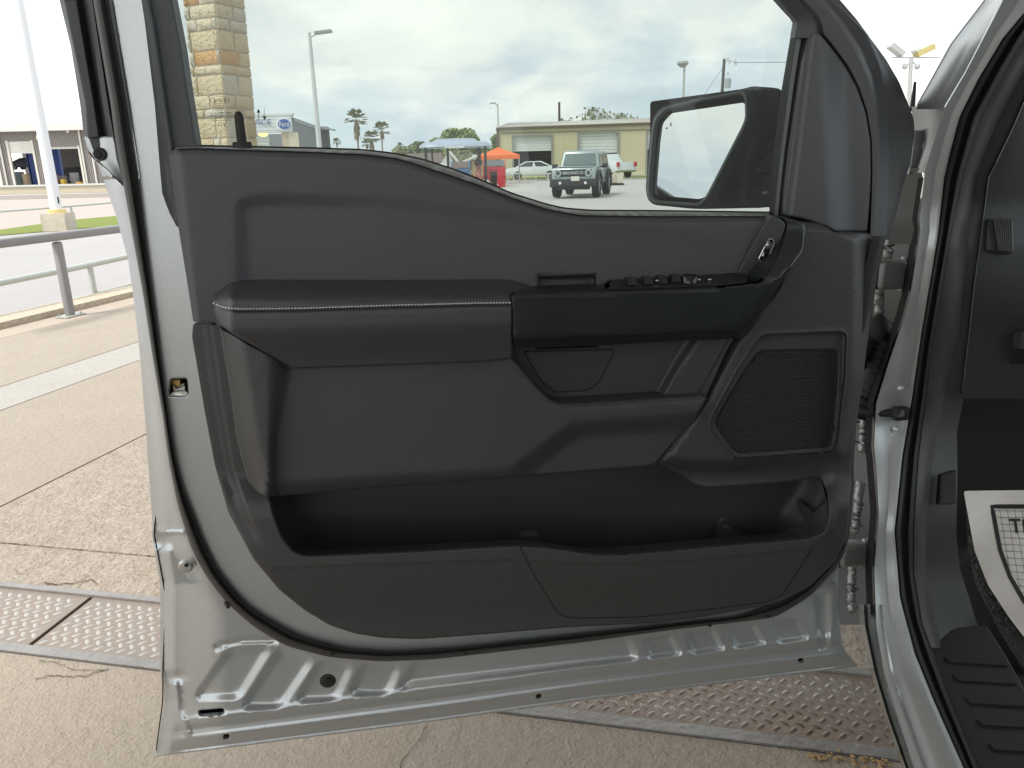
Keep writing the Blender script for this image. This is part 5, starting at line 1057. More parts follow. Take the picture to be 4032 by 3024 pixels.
def wheel(M, x, y, r, w, parent, rimm=None, side=1, turn=0):
    R = Matrix.Translation((x, y, r)) @ Matrix.Rotation(turn, 4, 'Z'); lm = LM(M @ R); lm.tube([(0, -w/2, 0), (0, -w/2+.03, 0), (0, w/2-.03, 0), (0, w/2, 0)], [r*.94, r, r, r*.94], 24); t = lm.build('wheel', M_TYRE, parent, 50)
    lm = LM(M @ R); s = side*w/2; lm.tube([(0, s-.01*side, 0), (0, s+.012*side, 0)], [r*.62, r*.58], 20); lm.build('rim', rimm or M_RIM, t, 50)
    lm = LM(M @ R)
    for k in range(5):
        a = k*2*math.pi/5; lm.tube([(0, s+.016*side, 0), (math.cos(a)*r*.52, s+.016*side, math.sin(a)*r*.52)], .03, 5)
    lm.build('spoke', M_TYRE, t, kind='stuff')

# ---- stone column
M_MORT = mat('mortar', (.62, .58, .48), .95, bump=[(60, .006, 'n')])
SM = [mat(n_, c_, .9, var=[(3, .7, a_2), (16, .5, b_2)], bump=[(9, .05, 'n'), (34, .015, 'n')]) for n_, c_, a_2, b_2 in
      (('limestone_cream', (.76, .65, .45), (.64, .51, .31), (.82, .74, .58)), ('limestone_buff', (.72, .58, .37), (.72, .54, .30), (.78, .68, .50)), ('limestone_grey', (.70, .64, .52), (.58, .50, .36), (.78, .72, .60)), ('limestone_orange', (.70, .40, .15), (.74, .48, .22), (.56, .31, .11)))]
CY = 11.0; c0 = V(844, 0, CY); c1 = V(903, 575, CY); cl0 = V(693, 0, CY); cr0 = V(917, 0, CY)
zA, zB = c1.z, c0.z; cornx = lambda z: c1.x+(c0.x-c1.x)*(z-zA)/(zB-zA)
wL, wR = (c0.x-cl0.x)/math.cos(math.radians(25)), (cr0.x-c0.x)/math.sin(math.radians(25))*.98
wR = min(wR, wL*1.1)
colm = empty('stone_column', (c1.x, CY, 0), label='tall battered column of cream and orange limestone blocks', cat='column')
dl, dr = Vector((-math.cos(math.radians(25)), math.sin(math.radians(25)), 0)), Vector((math.sin(math.radians(25)), math.cos(math.radians(25)), 0))
nl, nr = Vector((-dr.x, -dr.y, 0)), Vector((-dl.x, -dl.y, 0))
def cp(z, a, b): s = 1-.0*(z-1)*.02; return Vector((cornx(z), CY, z))+dl*a*wL*s+dr*b*wR*s
core = MB(); core.add([cp(0, .02, .02), cp(0, .98, .02), cp(0, .98, .98), cp(0, .02, .98), cp(6, .02, .02), cp(6, .98, .02), cp(6, .98, .98), cp(6, .02, .98)], [(0, 3, 2, 1), (4, 5, 6, 7), (0, 1, 5, 4), (1, 2, 6, 5), (2, 3, 7, 6), (3, 0, 4, 7)]); core.build('mortar_core', M_MORT, colm)
def stone(z0, z1, a0, a1, face, mi):
    j = .010; d, n_, w = (dl, nl, wL) if face == 0 else (dr, nr, wR)
    bm = bmesh.new(); nx, nz = 5, 4; grid_ = []
    for k in range(nz+1):
        row = []
        for i in range(nx+1):
            u, v = i/nx, k/nz; z = z0+j+(z1-z0-2*j)*v; q = (a0*w+j)+((a1-a0)*w-2*j)*u; base = Vector((cornx(z), CY, z))+d*q
            e = min(u, 1-u, v, 1-v); pr_ = .004+(.018+random.uniform(-.006, .010) if e > .01 else 0); row.append(bm.verts.new(base+n_*pr_+Vector((random.uniform(-.004, .004), 0, random.uniform(-.004, .004)))))
        grid_.append(row)
    for k in range(nz):
        for i in range(nx): bm.faces.new((grid_[k][i], grid_[k][i+1], grid_[k+1][i+1], grid_[k+1][i]))
    be = [e for e in bm.edges if e.is_boundary]; r_ = bmesh.ops.extrude_edge_only(bm, edges=be)
    for v in r_['geom']:
        if isinstance(v, bmesh.types.BMVert): v.co -= n_*.03
    bmesh.ops.recalc_face_normals(bm, faces=bm.faces); bm.verts.index_update()
    ob = mesh_obj('stone', [v.co.copy() for v in bm.verts], [tuple(v.index for v in f.verts) for f in bm.faces], SM[mi], colm, 60); bm.free()
def zrow(y): return V(844+y*.103, y, CY).z
courses = [(640, 541, [0, .5, .74], [.5, 1], (1, 2, 1), (2, 1)), (541, 461, [0, .62], [.45], (1, 1), (2, 1)), (461, 426, [0, .3], [.6], (0, 2), (1, 0)), (426, 370, [0, .52], [.35], (0, 1), (1, 1)), (370, 291, [0, .18], [.5], (0, 1), (2, 0)),
           (291, 252, [0, .12], [.45], (0, 0), (1, 1)), (252, 194, [0, .18, .92], [.62], (2, 3, 2), (3, 1)), (194, 114, [0, .12, .88], [.5], (2, 1, 1), (1, 1)), (114, 66, [0, .35, .85], [.4], (2, 0, 2), (0, 2)),
           (66, 10, [0, .18], [.55], (2, 0), (0, 2)), (10, -60, [0, .5], [.5], (3, 0), (1, 0)), (-60, -110, [0, .3], [.4], (1, 2), (0, 1)), (-110, -190, [0, .6], [.5], (0, 1), (2, 1)), (-190, -260, [0, .4], [.6], (2, 0), (1, 0)), (-260, -340, [0, .55], [.4], (1, 3), (0, 2))]
for (yb_, yt_, la, ra, mL, mR) in courses:
    z0, z1 = zrow(yb_), zrow(yt_); L = la+[1]; R_ = [0]+[x for x in ra if x < 1]+[1]
    for i in range(len(L)-1): stone(z0, z1, 1-L[i+1], 1-L[i], 0, mL[min(i, len(mL)-1)])
    for i in range(len(R_)-1): stone(z0, z1, R_[i], R_[i+1], 1, mR[min(i, len(mR)-1)])
z = zrow(640)
while z > .1:
    h_ = random.uniform(.14, .26); z0 = max(0, z-h_)
    for f in (0, 1):
        s_ = random.uniform(.35, .65); stone(z0, z, 0, s_, f, random.choice((0, 1, 2))); stone(z0, z, s_, 1, f, random.choice((0, 1, 2)))
    z = z0

# ---- service building
SY = 46.0
def sv(x, y, dy=0.): return V(x, y, SY+dy)
M_FASC = mat('white_lap_siding', (.72, .75, .76), .6); M_GREYS = mat('grey_ribbed_siding', (.30, .32, .335), .6); M_STN = mat('tan_stone_pier', (.50, .40, .27), .9, var=[(2, .6, (.58, .50, .38))], bump=[(5, .05, 'n')])
sb = empty('service_building', sv(1100, 583), label='white fronted service building with a blue oval sign and grey side wall', cat='building')
xa, xc = sv(930, 500).x, sv(1148, 461).x; zf, zt_, zt2 = sv(1100, 521).z, sv(1104, 454).z, sv(930, 436).z
fc = MB(); nb_ = 9
for i in range(nb_):
    z0 = zf+(zt_-zf)*i/nb_; fc = MB(); fc.box(((xa+xc)/2, SY-.02*(i % 2), z0+(zt_-zf)/nb_/2), (xc-xa, .3, (zt_-zf)/nb_*.94), Matrix.Rotation(0, 3, 'X')); fc.build('lap_board', M_FASC, sb)
MB().box(((xa+xc)/2, SY+.2, (zf+zt_)/2), (xc-xa-.02, .3, zt_-zf)).build('fascia_backing', M_GREYS, sb)
MB().box(((xa+xc)/2, SY+.05, zt_+.05), (xc-xa+.2, .5, .12)).build('coping', M_FASC, sb)
xs0, xs1 = sv(1117, 583).x, sv(1160, 583).x
MB().box(((xs0+xc)/2, SY+.1, zf/2), (xc-xs0, .5, zf-.02)).build('stone_pier', M_STN, sb)
MB().box(((xs0+xc)/2+.35, SY-.16, zf/2), (.55, .06, zf-.06)).build('pier_lit_stone', mat('lit_stone_tone', (.62, .55, .42), .9), sb)  # paler strip puts the light on the pier into its colour
MB().box((sv(1075, 560).x, SY+2.2, zf/2), (sv(1117, 560).x-sv(1034, 560).x+.6, .2, zf)).build('recessed_wall', M_GREYS, sb)
dw = sv(1034, 560).x-sv(985, 560).x; 
for i in range(6):
    h_ = zf/6; MB().box((sv(1009, 560).x, SY+1.4, h_*(i+.5)), (dw, .1, h_*.94)).build('door_panel', mat('frosted_door_panel', (.55, .62, .63), .4), sb)
MB().box((sv(960, 560).x, SY+.1, zf/2), (1.0, .5, zf-.02)).build('stone_pier', M_STN, sb)
c = sv(1036, 527, .6); MB().ball(c, (.28, .2, .16), 12, 8).build('canopy_lamp', emis('amber_lamp', (1, .72, .22), 1.4), sb, 60)
# side wall running back, drawn from real depth
sx, sy_ = sv(1148, 461).x+.02, SY
rear = V(1243, 494, 62); zr0, zr1 = sv(1148, 463).z, V(1243, 496, 62).z
side = [Vector((sx, SY, 0)), Vector((rear.x, 62, 0)), Vector((rear.x, 62, zr1)), Vector((sx, SY, zr0))]
sd2 = (side[1]-side[0]).normalized(); sn = Vector((sd2.y, -sd2.x, 0))
MB().prism(side, -sn*.3).build('side_wall', M_GREYS, sb)
rb = MB()
for i in range(44):
    t = (i+.5)/44; p = side[0]*(1-t)+side[1]*t; zz = zr0*(1-t)+zr1*t; rb.prism([p, p+sd2*.12, p+sd2*.12+Vector((0, 0, zz)), p+Vector((0, 0, zz))], sn*.05)
rb.build('siding_rib', M_GREYS, sb, kind='stuff')
ev = MB(); a, b = side[3], side[2]; c = V(1289, 508, 61); ev.add([a+sn*.1, b+sn*.1, Vector((c.x, 61, b.z-.1)), Vector((c.x, 61, b.z-.35)), b+sn*.1-Vector((0, 0, .25)), a+sn*.1-Vector((0, 0, .2))], [(0, 1, 4, 5), (1, 2, 3, 4)]); ev.prism([b, Vector((c.x, 61, b.z-.2)), Vector((c.x, 64, b.z-.2)), b+Vector((0, 3, 0))], (0, 0, -.12)); ev.build('eave', M_GREYS, sb)
MB().prism([side[1], side[1]+Vector((.9, .2, 0)), side[2]+Vector((.9, .2, -.1)), side[2]], (0, .3, 0)).build('rear_trim', mat('dark_green_trim', (.07, .09, .08), .6), sb)
# signs
def oval(name, c, rx, rz, th, m, parent):
    P = [c+Vector((rx*math.cos(a), 0, rz*math.sin(a))) for a in [2*math.pi*i/36 for i in range(36)]]; return MB().prism(P, (0, th, 0)).build(name, m, parent, 40)
cs_ = sv(1119, 489, -.35); k = SY/FPX
oval('sign_rim', cs_+Vector((-.08, 0, 0)), 27*k, 22*k, .3, mat('sign_white', (.80, .82, .84), .4), sb)
oval('sign_face', cs_+Vector((0, -.02, 0)), 23*k, 18*k, .03, mat('sign_blue', (.035, .10, .36), .35), sb)
text_obj('Ford', cs_+Vector((0, -.03, 0)), (1, 0, 0), (0, 0, 1), 17*k, MATS['sign_white'], sb, 'sign_script', ex=.004, width=34*k)
cs_ = sv(1010, 482, -.12)
text_obj('SERVICE', sv(1003, 483, -.2), (1, 0, 0), (0, 0, 1), 22*k, mat('letter_blue', (.16, .24, .44), .5), sb, 'sign_lettering', ex=.004, width=122*k)

# ---- light poles, utility poles
def light_pole(x, yt, yb, Y, r0, r1, headpx, label, m=M_POLEW, group=None):
    a = V(x[1], yb, Y); t = V(x[0], yt, Y); e = empty('light_pole', (a.x, Y, 0), label=label, cat='light pole')
    MB().tube([(a.x, Y, 0), (a.x, Y, t.z)], [r0, r1], 14).build('pole', m, e, 50)
    for (hx, hy) in headpx:
        h = V(hx, hy, Y); ax = Vector((a.x, Y, t.z-.2)); hp = Vector((h.x-(x[0]-x[1])/FPX*Y*0, Y, h.z)); d = (hp-ax); MB().tube([ax, ax+d*.35+Vector((0, 0, .12))], .05, 6).build('bracket', M_GALV, e)
        MB().box(ax+d*.68+Vector((0, 0, .14)), (abs(d.x)*.7+.1, .42, .10), Matrix.Rotation(-math.atan2(d.z, d.x) if d.x > 0 else 0, 3, 'Y')).build('lamp_head', mat('lamp_head_grey', (.30, .31, .29), .5), e)
    return e
light_pole((1218, 1258), 128, 582, 38, .145, .075, [(1300, 136)], 'tall pale light pole beside the grey side wall of the service building', mat('pole_grey_white', (.62, .63, .64), .5))
light_pole((1959, 1962), 408, 505, 82, .10, .07, [(1932, 410)], 'thin light pole with a left arm behind the beige building corner', M_GALV)
e = light_pole((2688, 2690), 262, 400, 75, .15, .10, [], 'grey light pole with a round lamp above the mirror', M_GALV); t = V(2688, 256, 75); MB().tube([t-Vector((0, 0, .2)), t+Vector((0, 0, .1)), t+Vector((0, 0, .3))], [.2, .55, .45], 12).build('lamp_head', MATS['lamp_head_grey'], e, 50)
M_WOODP = mat('pole_wood', (.09, .075, .06), .9)
e = empty('utility_pole', V(2202, 640, 95), label='plain dark utility pole behind the beige building roof', cat='utility pole'); e.location.z = 0
a = V(2202, 402, 95); MB().tube([(a.x, 95, 0), (a.x, 95, a.z)], [.17, .13], 8).build('pole', M_WOODP, e, 50)
a = V(2852, 232, 70); b = V(2843, 360, 70); e = empty('utility_pole', (b.x, 70, 0), label='utility pole with a grey transformer above the door mirror', cat='utility pole')
MB().tube([(b.x-.1, 70, 0), (a.x, 70, a.z)], [.17, .12], 8).build('pole', M_WOODP, e, 50)
c = V(2866, 328, 69.6); MB().tube([c-Vector((0, 0, .38)), c+Vector((0, 0, .34)), c+Vector((0, 0, .42))], [.25, .25, .12], 14).build('transformer', mat('transformer_grey', (.36, .40, .42), .5), e, 50)
arm_ = MB(); c = V(2868, 238, 70); arm_.tube([V(2852, 244, 70), V(2872, 236, 70), V(2897, 250, 70)], .035, 6)
for (x, y) in ((2866, 232), (2872, 246), (2896, 240), (2898, 252), (2866, 290)): q = V(x, y, 70); arm_.tube([q-Vector((0, 0, .12)), q+Vector((0, 0, .12))], .06, 6)
arm_.build('insulator_arm', M_GALV, e); MB().tube([V(2897, 246, 70), V(3200, 244, 74)], .02, 4).build('wire', M_RUB, e); MB().tube([V(2846, 268, 70), V(2760, 390, 73)], .02, 4).build('guy_wire', M_RUB, e)
# floodlight mast in the gap between door and truck
FYm = 60.; e = empty('floodlight_mast', (V(3583, 700, FYm).x, FYm, 0), label='pale floodlight mast with a yellow lamp seen between door and windscreen pillar', cat='light mast')
b = V(3590, 440, FYm); t = V(3588, 228, FYm); Mm = mat('mast_pale', (.34, .34, .34), .5); MB().tube([(b.x, FYm, 0), (t.x, FYm, t.z)], [.22, .13], 12).build('mast', Mm, e, 50)
MB().tube([V(3513, 226, FYm), V(3700, 226, FYm)], .05, 6).build('cross_arm', Mm, e)
for (x0, y0, x1, y1, m_, w_) in ((3504, 178, 3552, 216, Mm, .34), (3605, 216, 3672, 184, mat('yellow_flood', (.40, .34, .14), .5), .40), (3598, 204, 3616, 190, M_GALV, .2)):
    p, q = V(x0, y0, FYm), V(x1, y1, FYm); R = (q-p).to_track_quat('X', 'Z').to_matrix(); MB().box((p+q)/2, ((q-p).length, .8, w_), R).build('flood_head', m_, e)
for (x, y) in ((3563, 262), (3612, 262)): MB().ball(V(x, y, FYm), .22, 8, 6).build('side_lamp', Mm, e, 60)
MB().tube([V(3563, 262, FYm), V(3590, 240, FYm), V(3612, 262, FYm)], .05, 6).build('lamp_bracket', Mm, e)

# ---- trees
def leafmat(name, c1, c2): return mat(name, c1, .8, var=[(.6, .8, c2), (5, .5, tuple(x*1.5 for x in c1))])
M_L1 = leafmat('mid_green_leaves', (.20, .26, .09), (.27, .33, .11)); M_L2 = leafmat('dark_green_leaves', (.15, .20, .08), (.20, .25, .10)); M_L3 = leafmat('olive_leaves', (.25, .27, .15), (.32, .33, .19)); M_BARK = mat('bark', (.13, .10, .08), .95)
def leaves(n, blobs, size, seed):
    r = np.random.default_rng(seed); w = np.array([b[3]**2 for b in blobs]); w = w/w.sum(); k = r.choice(len(blobs), n, p=w); B = np.array([b[:3] for b in blobs])[k]; R_ = np.array([b[3] for b in blobs])[k]
    d = r.normal(size=(n, 3)); d /= np.linalg.norm(d, axis=1)[:, None]; P = B+d*(R_*(.45+.6*r.random(n)**.5))[:, None]*np.array((1, 1, .8))
    a = r.normal(size=(n, 3)); a /= np.linalg.norm(a, axis=1)[:, None]; b = np.cross(a, r.normal(size=(n, 3))); b /= np.linalg.norm(b, axis=1)[:, None]; s = size*(.5+r.random(n))[:, None]
    Vv = np.concatenate([P+a*s, P+b*s*.6, P-a*s*.8, P-b*s*.6], 1).reshape(-1, 3); return Vv, [(4*i, 4*i+1, 4*i+2, 4*i+3) for i in range(n)]
def tree(x, ytop, w, Y, m, label, n=2600, size=.28, hz=None, seed=1, group=None, base=None):
    """crown centre column x px, top row, width px at distance Y"""
    r = np.random.default_rng(seed); t = V(x, ytop, Y); W_ = w/FPX*Y; H = t.z; cr = W_/2; e = empty('tree', (t.x, Y, 0), label=label, cat='tree', group=group)
    z0 = hz if hz is not None else max(.6, H-W_*.9); bl = []
    for i in range(13):
        a = r.random()*6.28; q = r.random()**.5; zz = z0+(H-z0)*(r.random()*.8+.08); sp = 1-.55*((zz-z0)/(H-z0))**2; rad = cr*(.24+.22*r.random()); bl.append((t.x+math.cos(a)*q*cr*.72*sp, Y+math.sin(a)*q*cr*.5, min(zz, H-rad*.8), rad))
    bl.append((t.x, Y, H-cr*.35, cr*.34)); Vv, F = leaves(n, bl, size, seed); mesh_obj('crown', Vv, F, m, e)
    tk = MB(); tk.tube([(t.x, Y, 0), (t.x+.1, Y, z0), (t.x, Y, (z0+H)/2)], [cr*.09+.1, cr*.06+.07, .05], 8)
    for i in range(5): b = bl[i]; tk.tube([(t.x, Y, z0*.9), (b[0], b[1], b[2])], [.10, .03], 5)
    tk.build('trunk', M_BARK, e, 60); return e
tree(1815, 503, 190, 125, M_L1, 'broad bright green tree behind the golf cart roof', 5200, .35, seed=3, hz=2)
tree(1665, 555, 95, 130, M_L2, 'low dark bushy tree left of the broad bright green tree', 2200, .35, seed=5, hz=1)
tree(1560, 583, 80, 140, M_L1, 'small rounded tree just above the belt line right of the tall palms', 1800, .35, seed=6, hz=1)
tree(1620, 566, 70, 135, M_L3, 'ragged olive tree behind the left edge of the golf cart', 1500, .3, seed=7, hz=1)
tree(1790, 596, 210, 118, M_L3, 'long hazy olive thicket of trees behind the brown roofed house', 3600, .35, seed=8, hz=.5)
tree(1930, 585, 90, 120, M_L1, 'green tree at the left corner of the beige building', 1600, .3, seed=9, hz=.5)
tree(1735, 545, 120, 128, M_L1, 'mid green tree between the dark bushy tree and the broad bright one', 2600, .33, seed=12, hz=1)
tree(1600, 576, 120, 138, M_L3, 'wide olive thicket of trees just above the belt line', 2400, .33, seed=13, hz=.5)
tree(1950, 530, 40, 118, M_L1, 'slim tree against the beige building corner', 500, .25, seed=10, hz=3)
def bare_tree(x, yt, w, Y, label):
    t = V(x, yt, Y); e = empty('tree', (t.x, Y, 0), label=label, cat='tree'); r = random.Random(4); W_ = w/FPX*Y; mb = MB(); lf = []
    def br(p, d, L, rr, k):
        q = p+d*L; mb.tube([p, q], [rr, rr*.7], 5, cap=False)
        if k == 0: lf.append((q.x, q.y, q.z, .5)); return
        for _ in range(3): br(q, (d+Vector((r.gauss(0, .5), r.gauss(0, .5), r.gauss(.1, .3)))).normalized(), L*.72, rr*.62, k-1)
    br(Vector((t.x, Y, 0)), Vector((0, 0, 1)), t.z*.42, .22, 5); zmax = max(v[2] for v in mb.v); s = t.z/zmax; mb.v = [(v[0], v[1], v[2]*s) for v in mb.v]; lf = [(a, b, c*s, d) for a, b, c, d in lf]
    mb.build('trunk', mat('grey_twigs', (.20, .19, .15), .9), e, 60); Vv, F = leaves(260, lf, .22, 2); mesh_obj('crown', Vv, F, M_L3, e)
bare_tree(2330, 424, 130, 100, 'thin sparse leafed tree behind the beige building roof')
bare_tree(2445, 448, 60, 105, 'low sparse tree right of the thin tree behind the roof')
M_FR = mat('palm_fronds', (.15, .19, .075), .8, var=[(2, .6, (.22, .23, .10))]); M_SK = mat('dry_palm_skirt', (.30, .24, .16), .95, var=[(4, .6, (.13, .10, .06))]); M_PT = mat('palm_trunk_bark', (.28, .25, .21), .95)
def palm(x, y, rpx, Y, label, seed, skirt=1.0, xb=None):
    r = random.Random(seed); c = V(x, y, Y); R_ = rpx/FPX*Y; xb = c.x if xb is None else V(xb, 590, Y).x; e = empty('palm_tree', (xb, Y, 0), label=label, cat='palm tree', group='fan palms beyond the lot'); mb = MB()
    for i in range(46):
        el = r.uniform(-.5, 1.25); az = r.random()*6.28; d = Vector((math.cos(az)*math.cos(el), math.sin(az)*math.cos(el), math.sin(el))); base = c+d*R_*.25; tip = c+d*R_*.62
        up = Vector((0, 0, 1)); s = d.cross(up).normalized(); n2 = d.cross(s)
        for k in range(9):
            a = (k-4)*.26; q = (d*math.cos(a)+s*math.sin(a)); L = R_*(.50-.03*abs(k-4))*r.uniform(.85, 1.1); p2 = tip+q*L-Vector((0, 0, L*.18)); w_ = q.cross(n2).normalized()*R_*.045; mb.add([tip-w_*.4, tip+w_*.4, tip+q*L*.6+w_, p2, tip+q*L*.6-w_], [(0, 1, 2, 3, 4)])
        mb.add([base-s*.02, base+s*.02, tip+s*.02, tip-s*.02], [(0, 1, 2, 3)])
    mb.build('crown', M_FR, e); sk = MB()
    for i in range(int(60*skirt)):
        az = r.random()*6.28; d = Vector((math.cos(az), math.sin(az), 0)); p = c+d*R_*.12-Vector((0, 0, R_*.1)); q = c+d*R_*r.uniform(.12, .38)-Vector((0, 0, R_*r.uniform(.8, 1.9)*skirt)); s = Vector((-d.y, d.x, 0))*R_*.07; sk.add([p-s, p+s, q+s*.5, q-s*.5], [(0, 1, 2, 3)])
    sk.build('dry_skirt', M_SK, e); MB().tube([(xb, Y, 0), ((xb+c.x)/2, Y, c.z*.5), (c.x, Y, c.z)], [R_*.13, R_*.085, R_*.075], 8).build('trunk', M_PT, e, 60)
palm(1402, 470, 42, 100, 'tallest fan palm with a long dry skirt', 1, 1.0, 1412); palm(1503, 512, 34, 104, 'second tall fan palm with a drooping right side', 2, .6, 1502); palm(1462, 545, 32, 96, 'short fan palm with a broad brown trunk between the two tall ones', 3, .9, 1470); palm(1326, 560, 17, 130, 'tiny distant fan palm left of the tallest one', 4, .5); palm(1445, 566, 22, 98, 'smallest ragged fan palm at the foot of the tallest one', 5, .5); palm(1574, 573, 13, 150, 'distant fan palm rising from the green trees', 6, .3)

# ---- houses
M_BRF = mat('brown_shingles', (.17, .13, .115), .9); M_HW = mat('white_house_wall', (.60, .60, .56), .8); M_TANW = mat('tan_house_wall', (.42, .32, .18), .8); M_WRF = mat('white_metal_roof', (.66, .67, .64), .5)
HY = 90.; h1 = empty('house', (V(1690, 640, HY).x, HY, 0), label='low house with a brown shingle roof and white gable end', cat='house')
x0, x1, x2 = V(1560, 640, HY).x, V(1750, 640, HY).x, V(1790, 640, HY).x; ze_, zr_ = V(1700, 642, HY).z, V(1700, 605, HY).z
MB().prism([(x0, HY, ze_), (x1, HY, ze_), (x1-.6, HY+3, zr_), (x0+1, HY+3, zr_)], (0, 0, .12)).build('roof', M_BRF, h1); MB().box(((x0+x1)/2, HY+2, ze_/2), (x1-x0-.5, 3.5, ze_)).build('wall', M_HW, h1)
xm = V(1768, 608, HY).x; MB().prism([(x1-.3, HY-1, 0), (x2, HY-1, 0), (x2, HY-1, ze_), (xm, HY-1, zr_+.1), (x1-.3, HY-1, ze_)], (0, 4, 0)).build('gable_wall', M_HW, h1)
MB().prism([(xm, HY-1.3, zr_+.1), (x2+.5, HY-1.3, ze_-.2), (x2+.5, HY+3, ze_-.2), (xm, HY+3, zr_+.1)], (0, 0, .18)).build('gable_roof', M_WRF, h1)
H2 = 84.; h2 = empty('house', (V(1850, 640, H2).x, H2, 0), label='tan walled house with a sloping white roof beside the orange tent', cat='house')
p0_, p1_ = V(1822, 632, H2), V(1890, 604, H2); xe = V(1960, 604, H2).x
MB().prism([(p0_.x, H2, p0_.z), (p1_.x, H2, p1_.z), (xe, H2, p1_.z-.2), (xe, H2, p0_.z-.3), (p0_.x, H2, p0_.z-.15)][:3]+[(p1_.x, H2, p1_.z-.28), (p0_.x, H2, p0_.z-.22)], (0, 6, 0)).build('roof', M_WRF, h2)
MB().prism([(p0_.x+.8, H2+.4, 0), (xe, H2+.4, 0), (xe, H2+.4, p1_.z-.6), (p1_.x, H2+.4, p1_.z-.35), (p0_.x+.8, H2+.4, p0_.z-.2)], (0, 5, 0)).build('wall', M_TANW, h2)
MB().box((V(1843, 636, H2).x, H2+.3, 1.2), (.6, .08, .8)).build('window', M_WIN, h2)

# ---- beige metal building with roller doors
BY = 74.; M_BEI = mat('beige_ribbed_sheet', (.74, .68, .48), .6); M_BRIB = mat('beige_rib', (.68, .62, .43), .6); M_RD = mat('white_roller_door', (.74, .76, .76), .5); M_BROWN = mat('brown_gutter', (.14, .10, .07), .6); M_RFB = mat('grey_beige_roof', (.58, .54, .49), .6)
bb_ = empty('metal_building', (V(2200, 690, BY).x, BY, 0), label='long beige metal building with white roller doors half open', cat='building')
def bv(x, y, dy=0): return V(x, y, BY+dy)
xL, xR = bv(1964, 600).x, bv(2900, 600).x; zeL = bv(1964, 507).z; zeR = bv(2568, 485).z + 0.
zE = zeL
ops = [(2019, 2174, 536, 595), (2276, 2434, 523, 603), (2545, 2700, 518, 588)]
ed = [xL]; 
for a, b, t, s in ops: ed += [bv(a, 600).x, bv(b, 600).x]
ed.append(xR); slope = (bv(2568, 485).z-bv(1966, 506).z)/(bv(2568, 485).x-bv(1966, 506).x); eav = lambda x: zE+(x-xL)*slope*.0+ (x-xL)*slope
w_ = MB()
for i in range(0, len(ed), 2): a, b = ed[i], ed[i+1]; w_.prism([(a, BY, 0), (b, BY, 0), (b, BY, eav(b)), (a, BY, eav(a))], (0, .25, 0))
tops = [bv((a+b)/2, t).z for a, b, t, s in ops]
for k, (a, b, t, s) in enumerate(ops): A_, B_ = ed[1+2*k], ed[2+2*k]; w_.prism([(A_, BY, tops[k]), (B_, BY, tops[k]), (B_, BY, eav(B_)), (A_, BY, eav(A_))], (0, .25, 0))
w_.build('wall', M_BEI, bb_)
r_ = MB(); n = 105
for i in range(n):
    x = xL+.1+(xR-xL)*i/n; kk = [k for k in range(3) if ed[1+2*k]-.06 < x < ed[2+2*k]+.06]; z0 = tops[kk[0]] if kk else 0; r_.prism([(x, BY-.05, z0), (x+.07, BY-.05, z0), (x+.07, BY-.05, eav(x)), (x, BY-.05, eav(x))], (0, .05, 0))
r_.build('wall_rib', M_BRIB, bb_, kind='stuff')
MB().prism([(xL-.2, BY-.3, eav(xL)-.12), (xR, BY-.3, eav(xR)-.12), (xR, BY-.3, eav(xR)+.1), (xL-.2, BY-.3, eav(xL)+.1)], (0, .3, 0)).build('gutter', M_BROWN, bb_)
MB().box((xL-.05, BY-.1, zE/2), (.22, .22, zE)).build('corner_trim', M_BROWN, bb_)
rg = bv(2005, 485, 9); MB().add([(xL-.2, BY-.3, eav(xL)+.1), (xR, BY-.3, eav(xR)+.1), (xR, BY+9, V(2568, 465, BY+9).z+(xR-V(2568, 465, BY+9).x)*slope), (V(2005, 485, BY+9).x, BY+9, V(2005, 485, BY+9).z)], [(0, 1, 2, 3)]).build('roof', M_RFB, bb_)
rr_ = MB()
for i in range(70): 
    t = i/70; p, q = Vector((xL+(xR-xL)*t, BY-.3, eav(xL+(xR-xL)*t)+.12)), Vector((rg.x+(xR-rg.x)*t, BY+9, rg.z+.05+(xR-rg.x)*t*slope)); rr_.tube([p, q], .035, 4)
rr_.build('roof_rib', M_RFB, bb_, kind='stuff')
MB().prism([(xL-.1, BY+.2, 0), (xL-.1, BY+18, 0), (xL-.1, BY+18, zE), (rg.x, BY+9, rg.z), (xL-.1, BY+.2, zE)], (.15, 0, 0)).build('end_wall', M_BEI, bb_)
for k, (a, b, t, s) in enumerate(ops):
    A_, B_ = ed[1+2*k], ed[2+2*k]; zb = bv((a+b)/2, s).z; h_ = tops[k]-zb
    for i in range(6): MB().box(((A_+B_)/2, BY+.16, zb+h_*(i+.5)/6), (B_-A_, .07, h_/6*.93)).build('door_slat', M_RD, bb_)
    fr2 = MB(); 
    for x in (A_, B_): fr2.box((x, BY-.06, tops[k]/2), (.16, .14, tops[k]))
    fr2.box(((A_+B_)/2, BY-.06, tops[k]+.08), (B_-A_+.16, .14, .16)); fr2.build('door_frame', mat('grey_door_frame', (.32, .31, .28), .6), bb_)
MB().box(((xL+xR)/2, BY+7, 2), (xR-xL-.5, .2, 4)).build('rear_wall', mat('shop_interior', (.12, .11, .10), .9), bb_)
MB().box(((xL+xR)/2, BY+3.5, zE-.4), (xR-xL-.5, 7, .1)).build('ceiling', MATS['shop_interior'], bb_)
MB().prism([(xL+1, BY-.12, 0), (xR, BY-.12, 0), (xR, BY-.12, bv(2500, 672).z), (xL+1, BY-.12, bv(2500, 672).z)], (0, .05, 0)).build('base_trim', M_BRIB, bb_)
